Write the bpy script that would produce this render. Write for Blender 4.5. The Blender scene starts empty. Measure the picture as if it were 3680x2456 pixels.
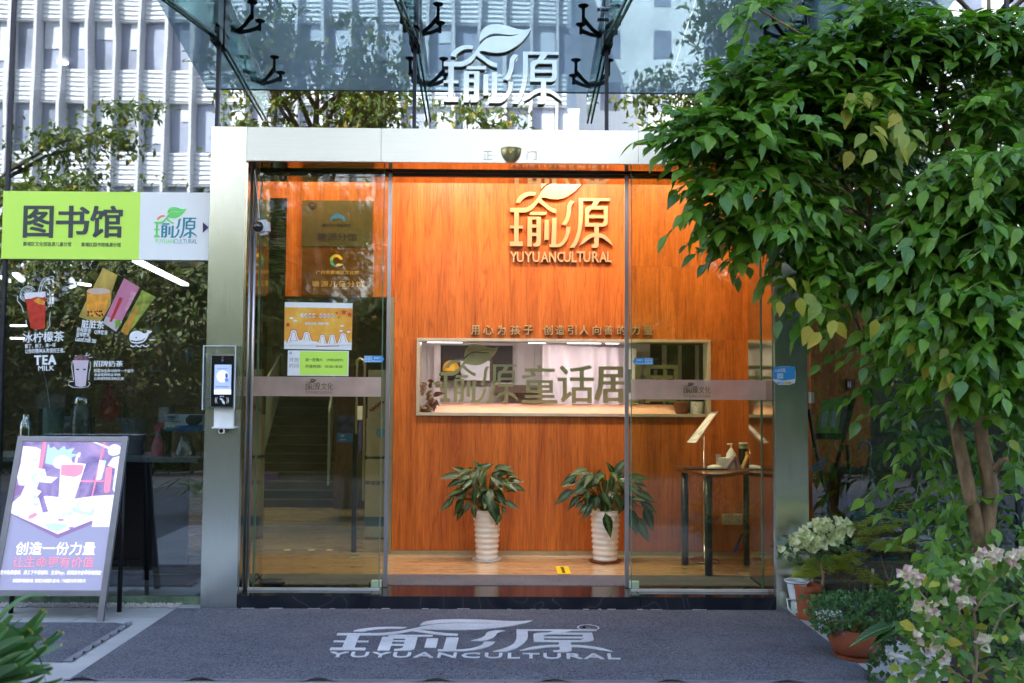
import bpy, math, random, bmesh
from mathutils import Vector, Matrix
R = math.radians
random.seed(7)
SC = bpy.context.scene
COL = SC.collection
# ---------------------------------------------------------------- camera
FPX, W, H = 3400.0, 3680.0, 2456.0
CF = Vector((0.01173935, 0.99847033, 0.05402956)); CR = Vector((0.99990872, -0.01208337, 0.00604509))
CU = Vector((-0.0066887, -0.05395366, 0.99852104)); CC = Vector((-0.049395, -5.68125, 1.28248))
cd = bpy.data.cameras.new('camera'); cam = bpy.data.objects.new('camera', cd); COL.objects.link(cam)
cd.sensor_width = 36; cd.lens = 36 * FPX / W; cd.clip_end = 600; cd.clip_start = .05
cam.matrix_world = Matrix(((CR.x, CU.x, -CF.x, CC.x), (CR.y, CU.y, -CF.y, CC.y), (CR.z, CU.z, -CF.z, CC.z), (0, 0, 0, 1)))
cd.dof.use_dof = True; cd.dof.focus_distance = 5.75; cd.dof.aperture_fstop = 3.5
SC.camera = cam
# ---------------------------------------------------------------- world, sun, exposure
SUN_EL, SUN_AZ = R(50), R(-24)          # the sun stands behind the building, high
wd = bpy.data.worlds.new('World'); SC.world = wd; wd.use_nodes = True
nt = wd.node_tree; sky = nt.nodes.new('ShaderNodeTexSky'); sky.sky_type = 'NISHITA'; sky.sun_disc = False
sky.sun_elevation = SUN_EL; sky.sun_rotation = SUN_AZ; sky.dust_density = 2.5; sky.air_density = 1.2
nt.nodes['Background'].inputs[1].default_value = .15
nt.links.new(sky.outputs[0], nt.nodes['Background'].inputs[0])
sl = bpy.data.lights.new('sun', 'SUN'); sl.energy = 5.0; sl.angle = R(.5); sl.color = (1, .95, .87)
so = bpy.data.objects.new('sun', sl); COL.objects.link(so)
so.rotation_euler = Vector((math.sin(SUN_AZ) * math.cos(SUN_EL), math.cos(SUN_AZ) * math.cos(SUN_EL), math.sin(SUN_EL))).to_track_quat('Z', 'Y').to_euler()
SC.view_settings.view_transform = 'Standard'; SC.view_settings.look = 'None'
SC.view_settings.gamma = 1; SC.view_settings.use_curve_mapping = False
SC.view_settings.exposure = 2.6
cy = SC.cycles
cy.max_bounces = 12; cy.transparent_max_bounces = 24; cy.transmission_bounces = 6; cy.glossy_bounces = 6; cy.diffuse_bounces = 4
cy.use_denoising = True; cy.sample_clamp_indirect = 6; cy.caustics_reflective = False; cy.caustics_refractive = False
cy.use_adaptive_sampling = True; cy.adaptive_threshold = .02

# ---------------------------------------------------------------- measuring on the photograph: a pixel seen on a world plane
def ray(u, v): return CF * FPX + CR * (u - W / 2) - CU * (v - H / 2)
def PY(u, v, y):
    d = ray(u, v); t = (y - CC.y) / d.y; return CC + d * t
def PZ(u, v, z):
    d = ray(u, v); t = (z - CC.z) / d.z; return CC + d * t
def box_px(u0, v0, u1, v1, y):          # centre-true rectangle (x0, z0, x1, z1) on the plane y
    l, r = PY(u0, (v0 + v1) / 2, y), PY(u1, (v0 + v1) / 2, y); t, b = PY((u0 + u1) / 2, v0, y), PY((u0 + u1) / 2, v1, y)
    return l.x, b.z, r.x, t.z

# ---------------------------------------------------------------- materials
MATS = {}
def nodes(name):
    m = bpy.data.materials.new(name); m.use_nodes = True; MATS[name] = m
    t = m.node_tree; b = t.nodes['Principled BSDF']; return m, t, b
def coords(t, scale=(1, 1, 1)):
    tc = t.nodes.new('ShaderNodeTexCoord'); mp = t.nodes.new('ShaderNodeMapping'); mp.inputs['Scale'].default_value = scale
    t.links.new(tc.outputs['Object'], mp.inputs[0]); return mp.outputs[0]
def noise(t, vec, scale, detail=4, rough=.55, dist=0):
    n = t.nodes.new('ShaderNodeTexNoise'); n.inputs['Scale'].default_value = scale; n.inputs['Detail'].default_value = detail
    n.inputs['Roughness'].default_value = rough; n.inputs['Distortion'].default_value = dist
    t.links.new(vec, n.inputs['Vector']); return n.outputs['Fac']
def ramp(t, fac, stops):
    r = t.nodes.new('ShaderNodeValToRGB'); e = r.color_ramp.elements
    while len(e) < len(stops): e.new(.5)
    for i, (p, c) in enumerate(stops): e[i].position = p; e[i].color = (*c, 1) if len(c) == 3 else c
    t.links.new(fac, r.inputs[0]); return r.outputs[0]
def mixc(t, fac, a, b, mode='MIX'):
    n = t.nodes.new('ShaderNodeMix'); n.data_type = 'RGBA'; n.blend_type = mode
    for s, x in ((n.inputs['Factor'], fac), (n.inputs[6], a), (n.inputs[7], b)):
        if isinstance(x, (int, float)): s.default_value = x
        elif isinstance(x, tuple): s.default_value = (*x, 1)
        else: t.links.new(x, s)
    return n.outputs[2]
def math_(t, op, a, b=0.0):
    n = t.nodes.new('ShaderNodeMath'); n.operation = op
    for s, x in ((n.inputs[0], a), (n.inputs[1], b)):
        if isinstance(x, (int, float)): s.default_value = x
        else: t.links.new(x, s)
    return n.outputs[0]
def bump(t, b, h, strength, dist=.01):
    n = t.nodes.new('ShaderNodeBump'); n.inputs['Strength'].default_value = strength; n.inputs['Distance'].default_value = dist
    t.links.new(h, n.inputs['Height']); t.links.new(n.outputs[0], b.inputs['Normal'])
def M(name, col, rough=.5, metal=0.0, var=.12, vs=6, st=(1, 1, 1), bp=0, bs=40, emis=0, spec=.5, coat=0, rv=.08):
    if name in MATS: return MATS[name]
    m, t, b = nodes(name); v = coords(t, st); f = noise(t, v, vs, 5)
    dk = tuple(c * (1 - var) for c in col); lt = tuple(min(1, c * (1 + var)) for c in col)
    c = ramp(t, f, [(.3, dk), (.7, lt)]); t.links.new(c, b.inputs['Base Color'])
    b.inputs['Metallic'].default_value = metal; b.inputs['Specular IOR Level'].default_value = spec
    b.inputs['Coat Weight'].default_value = coat
    t.links.new(math_(t, 'ADD', math_(t, 'MULTIPLY', f, rv), rough - rv / 2), b.inputs['Roughness'])
    if bp: bump(t, b, noise(t, v, bs, 4), bp, .004)
    if emis: t.links.new(c, b.inputs['Emission Color']); b.inputs['Emission Strength'].default_value = emis
    return m
def glass(name, tint, refl, grazing=.6, haze=0, hazecol=(.6, .65, .6), rough=0.0, wavy=0):
    m = bpy.data.materials.new(name); m.use_nodes = True; MATS[name] = m; t = m.node_tree; t.nodes.clear()
    N = t.nodes.new; o = N('ShaderNodeOutputMaterial'); tr = N('ShaderNodeBsdfTransparent'); tr.inputs[0].default_value = (*tint, 1)
    gl = N('ShaderNodeBsdfGlossy'); gl.inputs['Roughness'].default_value = rough; gl.inputs[0].default_value = (.86, .94, 1, 1)
    base = tr
    if haze:
        df = N('ShaderNodeBsdfDiffuse'); df.inputs[0].default_value = (*hazecol, 1); tl = N('ShaderNodeBsdfTranslucent'); tl.inputs[0].default_value = (*hazecol, 1)
        a = N('ShaderNodeMixShader'); a.inputs[0].default_value = .5; t.links.new(df.outputs[0], a.inputs[1]); t.links.new(tl.outputs[0], a.inputs[2])
        base = N('ShaderNodeMixShader'); v = coords(t, (1, .35, 1))
        t.links.new(ramp(t, noise(t, v, 3, 6), [(.3, (haze * .7,) * 3), (.75, (haze * 1.3,) * 3)]), base.inputs[0])
        t.links.new(tr.outputs[0], base.inputs[1]); t.links.new(a.outputs[0], base.inputs[2])
    lw = N('ShaderNodeLayerWeight'); lw.inputs[0].default_value = .5
    pw = math_(t, 'POWER', lw.outputs['Facing'], 4.0); f = math_(t, 'ADD', math_(t, 'MULTIPLY', pw, grazing), refl)
    mx = N('ShaderNodeMixShader'); t.links.new(f, mx.inputs[0]); t.links.new(base.outputs[0], mx.inputs[1]); t.links.new(gl.outputs[0], mx.inputs[2])
    if wavy:
        v = coords(t, (1, 1, .35)); n = N('ShaderNodeBump'); n.inputs['Strength'].default_value = wavy; n.inputs['Distance'].default_value = .01
        t.links.new(noise(t, v, 2.2, 2), n.inputs['Height']); t.links.new(n.outputs[0], gl.inputs['Normal'])
    t.links.new(mx.outputs[0], o.inputs[0]); return m
def wood(name, c0, c1, c2, st, sc=1.0, rough=.35, bp=.05, coat=0.2):
    m, t, b = nodes(name); v = coords(t, st)
    oi = t.nodes.new('ShaderNodeObjectInfo'); ad = t.nodes.new('ShaderNodeVectorMath'); ad.operation = 'ADD'
    mu = math_(t, 'MULTIPLY', oi.outputs['Random'], 37.0); t.links.new(v, ad.inputs[0]); t.links.new(mu, ad.inputs[1]); v = ad.outputs[0]
    big = noise(t, v, 1.6 * sc, 3, .5, .6)
    w = t.nodes.new('ShaderNodeMath'); w.operation = 'FRACT'; t.links.new(math_(t, 'MULTIPLY', big, 9.0), w.inputs[0])
    fine = noise(t, v, 14 * sc, 6, .7)
    c = ramp(t, big, [(.28, c0), (.5, c1), (.72, c2)])
    rings = ramp(t, w.outputs[0], [(0, (.42, .34, .3)), (.14, (1, 1, 1)), (.86, (1, 1, 1)), (1, (.42, .34, .3))])
    c = mixc(t, .5, c, mixc(t, 1.0, c, rings, 'MULTIPLY')); fr = ramp(t, fine, [(.34, (.50, .46, .44)), (.58, (1.08, 1.07, 1.05))])
    c = mixc(t, .7, c, mixc(t, 1.0, c, fr, 'MULTIPLY')); t.links.new(c, b.inputs['Base Color'])
    b.inputs['Roughness'].default_value = rough; b.inputs['Coat Weight'].default_value = coat; b.inputs['Coat Roughness'].default_value = .15
    if bp: bump(t, b, fine, bp, .002)
    return m
def leafmat(name, c0, c1, c2, yellow=None, mid=None, trans=.3, rough=.4, vein=(.5, .6, .3), tmul=(1.3, 1.5, .5)):
    m, t, b = nodes(name); geo = t.nodes.new('ShaderNodeNewGeometry'); oi = t.nodes.new('ShaderNodeObjectInfo')
    rnd = t.nodes.new('ShaderNodeMath'); rnd.operation = 'FRACT'
    t.links.new(math_(t, 'ADD', geo.outputs['Random Per Island'], math_(t, 'MULTIPLY', oi.outputs['Random'], 3.7)), rnd.inputs[0])
    c = ramp(t, rnd.outputs[0], [(0, c0), (.5, c1), (1, c2)] if not yellow else [(0, c0), (.45, c1), (.9, c2), (.97, yellow)])
    at = t.nodes.new('ShaderNodeUVMap'); sep = t.nodes.new('ShaderNodeSeparateXYZ'); t.links.new(at.outputs[0], sep.inputs[0])
    dy = math_(t, 'ABSOLUTE', math_(t, 'SUBTRACT', sep.outputs[1], .5))
    n2 = noise(t, coords(t), 30, 3)
    if mid:   # pale variegated centre
        e = math_(t, 'ADD', dy, math_(t, 'MULTIPLY', math_(t, 'SUBTRACT', n2, .5), .45))
        k = ramp(t, math_(t, 'ADD', e, math_(t, 'MULTIPLY', math_(t, 'ABSOLUTE', math_(t, 'SUBTRACT', sep.outputs[0], .5)), .25)), [(.12, (1, 1, 1)), (.22, (0, 0, 0))])
        c = mixc(t, k, c, mid)
    wv = math_(t, 'SINE', math_(t, 'MULTIPLY', math_(t, 'SUBTRACT', sep.outputs[0], math_(t, 'MULTIPLY', dy, .7)), 46.0))
    c = mixc(t, math_(t, 'MULTIPLY', ramp(t, wv, [(.85, (0, 0, 0)), (1, (1, 1, 1))]), .28), c, vein)
    c = mixc(t, math_(t, 'MULTIPLY', ramp(t, dy, [(0, (1, 1, 1)), (.035, (0, 0, 0))]), .6), c, vein)
    c = mixc(t, ramp(t, n2, [(.3, (0, 0, 0)), (.8, (.35, .35, .35))]), c, tuple(x * .6 for x in c0))
    c = mixc(t, ramp(t, noise(t, coords(t), 75, 2), [(.66, (0, 0, 0)), (.74, (.55, .55, .55))]), c, (.22, .15, .05))
    t.links.new(c, b.inputs['Base Color']); b.inputs['Specular IOR Level'].default_value = .5
    t.links.new(math_(t, 'ADD', math_(t, 'MULTIPLY', rnd.outputs[0], .25), rough - .08), b.inputs['Roughness'])
    bump(t, b, wv, .25, .002)
    tl = t.nodes.new('ShaderNodeBsdfTranslucent'); t.links.new(mixc(t, 1.0, c, tmul, 'MULTIPLY'), tl.inputs[0])
    mx = t.nodes.new('ShaderNodeMixShader'); mx.inputs[0].default_value = trans
    t.links.new(b.outputs[0], mx.inputs[1]); t.links.new(tl.outputs[0], mx.inputs[2]); t.links.new(mx.outputs[0], t.nodes['Material Output'].inputs[0])
    return m
def emit(name, col, s):
    if name in MATS: return MATS[name]
    m, t, b = nodes(name); b.inputs['Base Color'].default_value = (*[min(c, .8) for c in col], 1)
    b.inputs['Emission Color'].default_value = (*col, 1); b.inputs['Emission Strength'].default_value = s; return m

# ---------------------------------------------------------------- objects
def props(o, label=None, cat=None, group=None, kind=None):
    for k, v in (('label', label), ('category', cat), ('group', group), ('kind', kind)):
        if v: o[k] = v
    return o
def thing(name, label, cat, loc=(0, 0, 0), group=None):
    o = bpy.data.objects.new(name, None); COL.objects.link(o); o.location = loc; o.empty_display_size = .1
    return props(o, label, cat, group)
def wloc(p):
    v = Vector((0, 0, 0))
    while p: v += p.location; p = p.parent
    return v
class MB:
    def __init__(s): s.v = []; s.f = []; s.uv = []
    def add(s, vs, fs, uv=None):
        n = len(s.v); s.v += [Vector(v) for v in vs]; s.f += [tuple(i + n for i in f) for f in fs]
        if uv: s.uv += list(uv)
        elif s.uv: s.uv += [(0, 0)] * len(vs)
        return s
    def box(s, x0, x1, y0, y1, z0, z1, m=None):
        vs = [Vector((x, y, z)) for z in (z0, z1) for y in (y0, y1) for x in (x0, x1)]
        if m: vs = [m @ v for v in vs]
        return s.add(vs, [(0, 2, 3, 1), (4, 5, 7, 6), (0, 1, 5, 4), (2, 6, 7, 3), (0, 4, 6, 2), (1, 3, 7, 5)])
    def quad(s, a, b, c, d): return s.add([a, b, c, d], [(0, 1, 2, 3)])
    def prism(s, pts, off):               # closed polygon pushed along off
        n = len(pts); a = [Vector(p) for p in pts]; b = [p + Vector(off) for p in a]
        return s.add(a + b, [tuple(range(n)), tuple(range(2 * n - 1, n - 1, -1))] + [(i, (i + 1) % n, n + (i + 1) % n, n + i) for i in range(n)])
    def tube(s, pts, r, n=8, r2=None, cap=True):
        pts = [Vector(p) for p in pts]; k = len(pts); base = len(s.v); vs = []; fs = []
        prev = None
        for i, p in enumerate(pts):
            d = (pts[min(i + 1, k - 1)] - pts[max(i - 1, 0)]).normalized()
            a = prev if prev is not None else (Vector((0, 0, 1)) if abs(d.z) < .9 else Vector((1, 0, 0)))
            a = (a - d * a.dot(d)).normalized(); prev = a; b = d.cross(a)
            rr = r if r2 is None else r + (r2 - r) * i / (k - 1)
            if isinstance(r, (list, tuple)): rr = r[i]
            vs += [p + (a * math.cos(2 * math.pi * j / n) + b * math.sin(2 * math.pi * j / n)) * rr for j in range(n)]
        for i in range(k - 1):
            for j in range(n): fs.append((i * n + j, i * n + (j + 1) % n, (i + 1) * n + (j + 1) % n, (i + 1) * n + j))
        if cap: fs += [tuple(range(n - 1, -1, -1)), tuple((k - 1) * n + j for j in range(n))]
        return s.add(vs, fs)
    def lathe(s, prof, c, n=28, sx=1, sy=1):
        c = Vector(c); k = len(prof); vs = [c + Vector((r * sx * math.cos(2 * math.pi * j / n), r * sy * math.sin(2 * math.pi * j / n), z)) for r, z in prof for j in range(n)]
        fs = [(i * n + j, i * n + (j + 1) % n, (i + 1) * n + (j + 1) % n, (i + 1) * n + j) for i in range(k - 1) for j in range(n)]
        if prof[0][0] > 1e-4: fs.append(tuple(range(n - 1, -1, -1)))
        if prof[-1][0] > 1e-4: fs.append(tuple((k - 1) * n + j for j in range(n)))
        return s.add(vs, fs)
    def ell(s, c, rx, ry, rz, n=16, m=10, z0=-1, z1=1):
        prof = []
        for i in range(m + 1):
            a = math.asin(z0) + (math.asin(z1) - math.asin(z0)) * i / m; prof.append((max(math.cos(a), 1e-5), math.sin(a)))
        c = Vector(c); k = m + 1
        vs = [c + Vector((r * rx * math.cos(2 * math.pi * j / n), r * ry * math.sin(2 * math.pi * j / n), z * rz)) for r, z in prof for j in range(n)]
        return s.add(vs, [(i * n + j, i * n + (j + 1) % n, (i + 1) * n + (j + 1) % n, (i + 1) * n + j) for i in range(k - 1) for j in range(n)])
    def build(s, name, mat, parent=None, smooth=False, bevel=0, kind=None, label=None, loc=None):
        me = bpy.data.meshes.new(name); o = bpy.data.objects.new(name, me); COL.objects.link(o)
        off = wloc(parent) if parent else (Vector(loc) if loc else Vector((0, 0, 0)))
        me.from_pydata([v - off for v in s.v], [], s.f)
        if len(s.uv) == len(s.v) and s.uv:
            ul = me.uv_layers.new(name='UVMap')
            for i, l in enumerate(me.loops): ul.data[i].uv = s.uv[l.vertex_index]
        me.materials.append(mat); me.update()
        if smooth: me.shade_smooth()
        if smooth == 2: me.set_sharp_from_angle(angle=R(40))
        if bevel:
            bm = bmesh.new(); bm.from_mesh(me); bmesh.ops.bevel(bm, geom=[e for e in bm.edges if len(e.link_faces) == 2 and e.calc_face_angle() > .5], offset=bevel, segments=2, affect='EDGES')
            bm.to_mesh(me); bm.free()
        if parent: o.parent = parent
        elif loc: o.location = loc
        if kind: o['kind'] = kind
        if label: o['label'] = label
        return o
def B(name, mat, parent, x0, x1, y0, y1, z0, z1, bevel=0, **k):
    return MB().box(x0, x1, y0, y1, z0, z1).build(name, mat, parent, bevel=bevel, **k)
def copy_tree(o, loc=None, label=None, parent=None):
    c = o.copy(); COL.objects.link(c)
    if parent: c.parent = parent
    if loc is not None: c.location = loc
    if label: c['label'] = label
    for ch in [x for x in bpy.data.objects if x.parent == o]: copy_tree(ch, parent=c)
    return c

# ---------------------------------------------------------------- flat shapes with holes and lettering, as real raised pieces
def curve_mesh(pieces, extr):
    out = MB()
    for pc in pieces:
        c = bpy.data.curves.new('tmp', 'CURVE'); c.dimensions = '2D'; c.fill_mode = 'BOTH'; c.extrude = extr / 2
        for lp in pc:
            sp = c.splines.new('POLY'); sp.points.add(len(lp) - 1); sp.use_cyclic_u = True
            for p, (x, y) in zip(sp.points, lp): p.co = (x, y, 0, 1)
        _grab(c, out)
    return out
def _grab(c, out):
    o = bpy.data.objects.new('tmp', c); COL.objects.link(o)
    me = bpy.data.meshes.new_from_object(o.evaluated_get(bpy.context.evaluated_depsgraph_get()))
    out.add([v.co.copy() for v in me.vertices], [tuple(p.vertices) for p in me.polygons])
    bpy.data.objects.remove(o); bpy.data.curves.remove(c); bpy.data.meshes.remove(me)
def text_raw(body, bold=0.0, extr=.01, spacing=1.0, line=1.0, align='LEFT', shear=0.0, res=2):
    c = bpy.data.curves.new('tmp', 'FONT'); c.body = body; c.size = 1; c.extrude = extr / 2; c.offset = bold; c.resolution_u = res
    c.space_character = spacing; c.space_line = line; c.align_x = align; c.shear = shear
    out = MB()
    if bold <= .012: _grab(c, out); return out
    c.offset = 0; raw = MB(); _grab(c, raw)          # heavier strokes: staggered copies side by side
    for k, (dx, dy) in enumerate(((0, 0), (bold * 1.6, 0), (0, bold), (bold * 1.6, bold), (bold * .8, bold * .5))):
        out.add([Vector((v.x + dx, v.y + dy, v.z * (1 + k))) for v in raw.v], raw.f)
    return out
def bbox(mb):
    xs = [v.x for v in mb.v]; ys = [v.y for v in mb.v]; return min(xs), min(ys), max(xs), max(ys)
def fit(mb, fn, bb=None):                 # fn(s, t, depth) with s, t in 0..1 over the box
    x0, y0, x1, y1 = bb or bbox(mb)
    mb.v = [fn((v.x - x0) / (x1 - x0), (v.y - y0) / (y1 - y0), v.z) for v in mb.v]; return mb
def on_wall(x0, z0, x1, z1, y, th, ang=0.0):      # th: thickness; the back lies on y
    cx, cz = (x0 + x1) / 2, (z0 + z1) / 2; ca, sa = math.cos(ang), math.sin(ang)
    def fn(s, t, d):
        dx, dz = x0 + s * (x1 - x0) - cx, z0 + t * (z1 - z0) - cz
        return Vector((cx + dx * ca - dz * sa, y - (0 if d < 0 else th + d * .03), cz + dx * sa + dz * ca))
    return fn
def text_px(body, name, mat, parent, u0, v0, u1, v1, y, th=.002, bold=0.0, ang=0.0, keep=True, **k):
    mb = text_raw(body, bold, **k); x0, z0, x1, z1 = box_px(u0, v0, u1, v1, y)
    return fit(mb, on_wall(x0, z0, x1, z1, y, th, ang)).build(name, mat, parent)
def poly_px(pts, name, mat, parent, y, th=.002, holes=()):   # outline of a flat thing measured in photo pixels on the plane y
    q = [[(PY(u, v, y).x, PY(u, v, y).z) for u, v in lp] for lp in [pts, *holes]]
    mb = curve_mesh([q], .01); mb.v = [Vector((v.x, y - (0 if v.z < 0 else th), v.y)) for v in mb.v]
    return mb.build(name, mat, parent)
def sm(pts, n=2):                          # smooth a closed outline
    for _ in range(n):
        pts = [((a[0] * w + b[0] * (1 - w)), (a[1] * w + b[1] * (1 - w))) for a, b in zip(pts, pts[1:] + pts[:1]) for w in (.75, .25)]
    return pts
LOGO = {
 'arc': [[(195, 655), (215, 600), (260, 545), (320, 500), (390, 465), (460, 450), (530, 447), (617, 462), (605, 490), (585, 518), (520, 517), (460, 525), (400, 550), (350, 585), (310, 620), (285, 660)]],
 'leaf': [[(77, 755), (360, 752), (430, 740), (500, 705), (560, 660), (610, 610), (650, 560), (700, 490), (740, 430), (790, 375), (850, 325), (930, 292), (1020, 277), (1120, 277), (1200, 282), (1280, 282), (1350, 270), (1445, 237), (1370, 250), (1280, 258), (1190, 252), (1110, 240), (1040, 232), (970, 236), (900, 255), (840, 290), (780, 335), (722, 385), (727, 300), (745, 220), (780, 160), (835, 110), (900, 80), (980, 67), (1060, 65), (1150, 75), (1240, 95), (1330, 125), (1420, 150), (1500, 160), (1570, 155), (1610, 145), (1657, 127), (1625, 200), (1580, 270), (1520, 345), (1450, 410), (1370, 470), (1280, 525), (1180, 565), (1080, 583), (980, 582), (890, 572), (820, 555), (760, 550), (715, 575), (770, 620), (850, 685), (930, 735), (985, 760), (1042, 770), (1042, 850), (985, 843), (920, 815), (850, 770), (780, 715), (668, 640), (620, 700), (560, 765), (490, 810), (400, 838), (320, 840), (260, 840), (258, 1092), (348, 1092), (348, 1142), (258, 1142), (258, 1390), (346, 1390), (346, 1477), (76, 1477), (76, 1390), (163, 1390), (163, 1142), (76, 1142), (76, 1092), (163, 1092), (163, 835), (77, 835)]],
 'bar': [[(490, 870), (492, 845), (520, 826), (843, 825), (843, 860), (825, 885), (490, 887)]],
 'moon': [[(445, 920), (725, 920), (722, 1400), (715, 1440), (690, 1470), (660, 1482), (568, 1482), (568, 1430), (600, 1425), (620, 1405), (630, 1370), (630, 1282), (537, 1282), (533, 1482), (440, 1482)], [(537, 972), (631, 972), (631, 1068), (537, 1068)], [(537, 1123), (631, 1123), (631, 1227), (537, 1227)]],
 'stem': [[(800, 975), (890, 975), (887, 1355), (795, 1355)]],
 'hook': [[(955, 935), (1052, 935), (1040, 1437), (1100, 1430), (1160, 1385), (1205, 1320), (1240, 1240), (1257, 1108), (1342, 1108), (1330, 1200), (1290, 1310), (1240, 1390), (1180, 1450), (1120, 1485), (1060, 1492), (902, 1490), (903, 1437), (942, 1437)]],
 'drop': [[(1345, 605), (1422, 622), (1380, 670), (1355, 730), (1350, 800), (1338, 880), (1315, 960), (1280, 1030), (1240, 1078), (1150, 1062), (1195, 1010), (1230, 950), (1255, 870), (1265, 780), (1275, 700), (1300, 650)]],
 'spring': [[(1512, 557), (2165, 557), (2165, 608), (1957, 608), (1880, 705), (2122, 705), (2122, 1000), (2110, 1050), (2080, 1080), (2040, 1097), (1933, 1097), (1933, 1222), (1990, 1230), (2060, 1260), (2120, 1300), (2170, 1350), (2240, 1465), (2160, 1410), (2090, 1360), (2010, 1310), (1935, 1295), (1930, 1420), (1925, 1460), (1900, 1490), (1870, 1502), (1785, 1500), (1785, 1445), (1820, 1440), (1840, 1420), (1840, 1290), (1780, 1305), (1710, 1345), (1640, 1400), (1530, 1460), (1600, 1345), (1660, 1285), (1740, 1240), (1840, 1217), (1840, 1097), (1646, 1097), (1646, 790), (1655, 750), (1690, 718), (1740, 705), (1770, 705), (1825, 610), (1603, 610), (1603, 850), (1595, 1000), (1570, 1150), (1540, 1270), (1495, 1390), (1425, 1502), (1325, 1500), (1400, 1400), (1450, 1300), (1490, 1170), (1508, 1000), (1512, 800)],
            [(1727, 880), (1727, 840), (1750, 795), (1790, 772), (2042, 772), (2042, 880)], [(1727, 935), (2042, 935), (2042, 985), (2010, 1030), (1727, 1030)]]}
LBB = (76, -1502, 2240, -65)
def logo(fn, parent, mats, base='stroke', names=None):
    for k, pc in LOGO.items():
        mb = curve_mesh([[[(x, -y) for x, y in lp] for lp in pc]], .01)
        fit(mb, fn, LBB).build(base, mats[k] if isinstance(mats, dict) else mats, parent)
def logo_px(parent, mats, u0, v0, u1, v1, y, th, base='stroke'):
    x0, z0, x1, z1 = box_px(u0, v0, u1, v1, y); logo(on_wall(x0, z0, x1, z1, y, th), parent, mats, base)
def logo_joined(parent, mat, u0, v0, u1, v1, y, th, name='logo'):
    x0, z0, x1, z1 = box_px(u0, v0, u1, v1, y)
    mb = curve_mesh([[[(x, -y_) for x, y_ in lp] for lp in pc] for pc in LOGO.values()], .01)
    return fit(mb, on_wall(x0, z0, x1, z1, y, th), LBB).build(name, mat, parent)
# ================================================================ materials in use
steel = M('brushed_steel', (.82, .85, .79), .22, .95, var=.12, vs=5, st=(60, 60, .6), bp=.04, bs=8)
steel_head = M('satin_steel', (.76, .775, .76), .34, .8, var=.03, vs=4, st=(.6, 1, 40), bp=.02, bs=8)
steel_mirror = M('polished_steel', (.58, .55, .5), .07, 1.0, var=.04)
dark_metal = M('black_metal', (.02, .02, .022), .4, .6)
chrome = M('chrome', (.75, .75, .75), .12, 1.0)
gold = M('gold_metal', (.80, .55, .30), .3, .6, var=.04, vs=3)
olive_metal = M('olive_metal', (.46, .50, .27), .45, .15, var=.1, vs=2)
alu = M('aluminium_profile', (.55, .55, .62), .3, .9, var=.05)
bronze = M('bronze_frame', (.36, .35, .26), .38, .8)
white_paint = M('white_paint', (.8, .8, .8), .5)
black_plastic = M('black_plastic', (.012, .012, .014), .25)
black_print = M('black_print', (.025, .025, .035), .6)
white_print = M('white_print', (.82, .84, .86), .6, var=.02, emis=0)
glass_facade = glass('facade_glass', (.52, .58, .58), .25, .6, haze=.012, hazecol=(.5, .6, .75), wavy=.06)
glass_up = glass('upper_glass', (.40, .46, .47), .37, .5, wavy=.06)
glass_door = glass('door_glass', (.82, .86, .70), .06, .5, haze=.012, hazecol=(.5, .5, .35))
glass_edge = M('glass_edge', (.16, .30, .25), .2, 0, var=.2, vs=9)
canopy_glass = glass('canopy_glass', (.46, .60, .66), .08, .35, haze=.48, hazecol=(.68, .80, .86))
fin_glass = glass('fin_glass', (.62, .80, .74), .06, .4)
fin_edge = M('fin_edge', (.01, .05, .045), .2, 0)
marble = M('black_marble', (.012, .014, .022), .1, 0, var=.5, vs=5, coat=.4)
def vein_marble():
    m, t, b = nodes('veined_marble'); v = coords(t); n = noise(t, v, 1.1, 2, .5, 1.8)
    k = math_(t, 'ABSOLUTE', math_(t, 'SUBTRACT', n, .5)); c = ramp(t, k, [(0, (.06, .06, .07)), (.0018, (.02, .022, .03)), (.1, (.010, .012, .02))])
    t.links.new(c, b.inputs['Base Color']); b.inputs['Roughness'].default_value = .09; return m
marble = vein_marble()
def carpet(name, c0, c1):
    m, t, b = nodes(name); v = coords(t); n = noise(t, v, 105, 2, .8); g = noise(t, v, 2.5, 5)
    c = ramp(t, n, [(.36, c0), (.62, c1)]); c = mixc(t, ramp(t, g, [(.35, (0, 0, 0)), (.7, (.4, .4, .4))]), c, (.20, .19, .20)); c = mixc(t, .5, c, mixc(t, 1.0, c, ramp(t, noise(t, coords(t, (1, 2.2, 1)), 1.3, 4, .7), [(.3, (.62, .62, .64)), (.7, (1.25, 1.24, 1.2))]), 'MULTIPLY'))
    t.links.new(c, b.inputs['Base Color']); b.inputs['Roughness'].default_value = .95; b.inputs['Specular IOR Level'].default_value = .1
    bump(t, b, noise(t, v, 120, 3, .7), 1.0, .012); return m
mat_grey = carpet('loop_carpet', (.055, .057, .070), (.205, .212, .25))
mat_white = carpet('white_inlay', (.72, .74, .78), (.92, .93, .95))
def tile_mat():
    m, t, b = nodes('paving_stone'); v = coords(t); oi = t.nodes.new('ShaderNodeObjectInfo'); ad = t.nodes.new('ShaderNodeVectorMath'); ad.operation = 'ADD'
    t.links.new(v, ad.inputs[0]); t.links.new(math_(t, 'MULTIPLY', oi.outputs['Random'], 9), ad.inputs[1]); v = ad.outputs[0]
    c = ramp(t, noise(t, v, 3, 7, .6), [(.3, (.31, .31, .31)), (.7, (.42, .42, .41))]); c = mixc(t, ramp(t, noise(t, v, 240, 2), [(.55, (0, 0, 0)), (.7, (.5, .5, .5))]), c, (.24, .24, .25))
    t.links.new(c, b.inputs['Base Color']); b.inputs['Roughness'].default_value = .6; bump(t, b, noise(t, v, 120, 3), .15, .002); return m
paving = tile_mat()
soil = M('joint_grout', (.12, .12, .115), .95, var=.3, vs=9)
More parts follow.
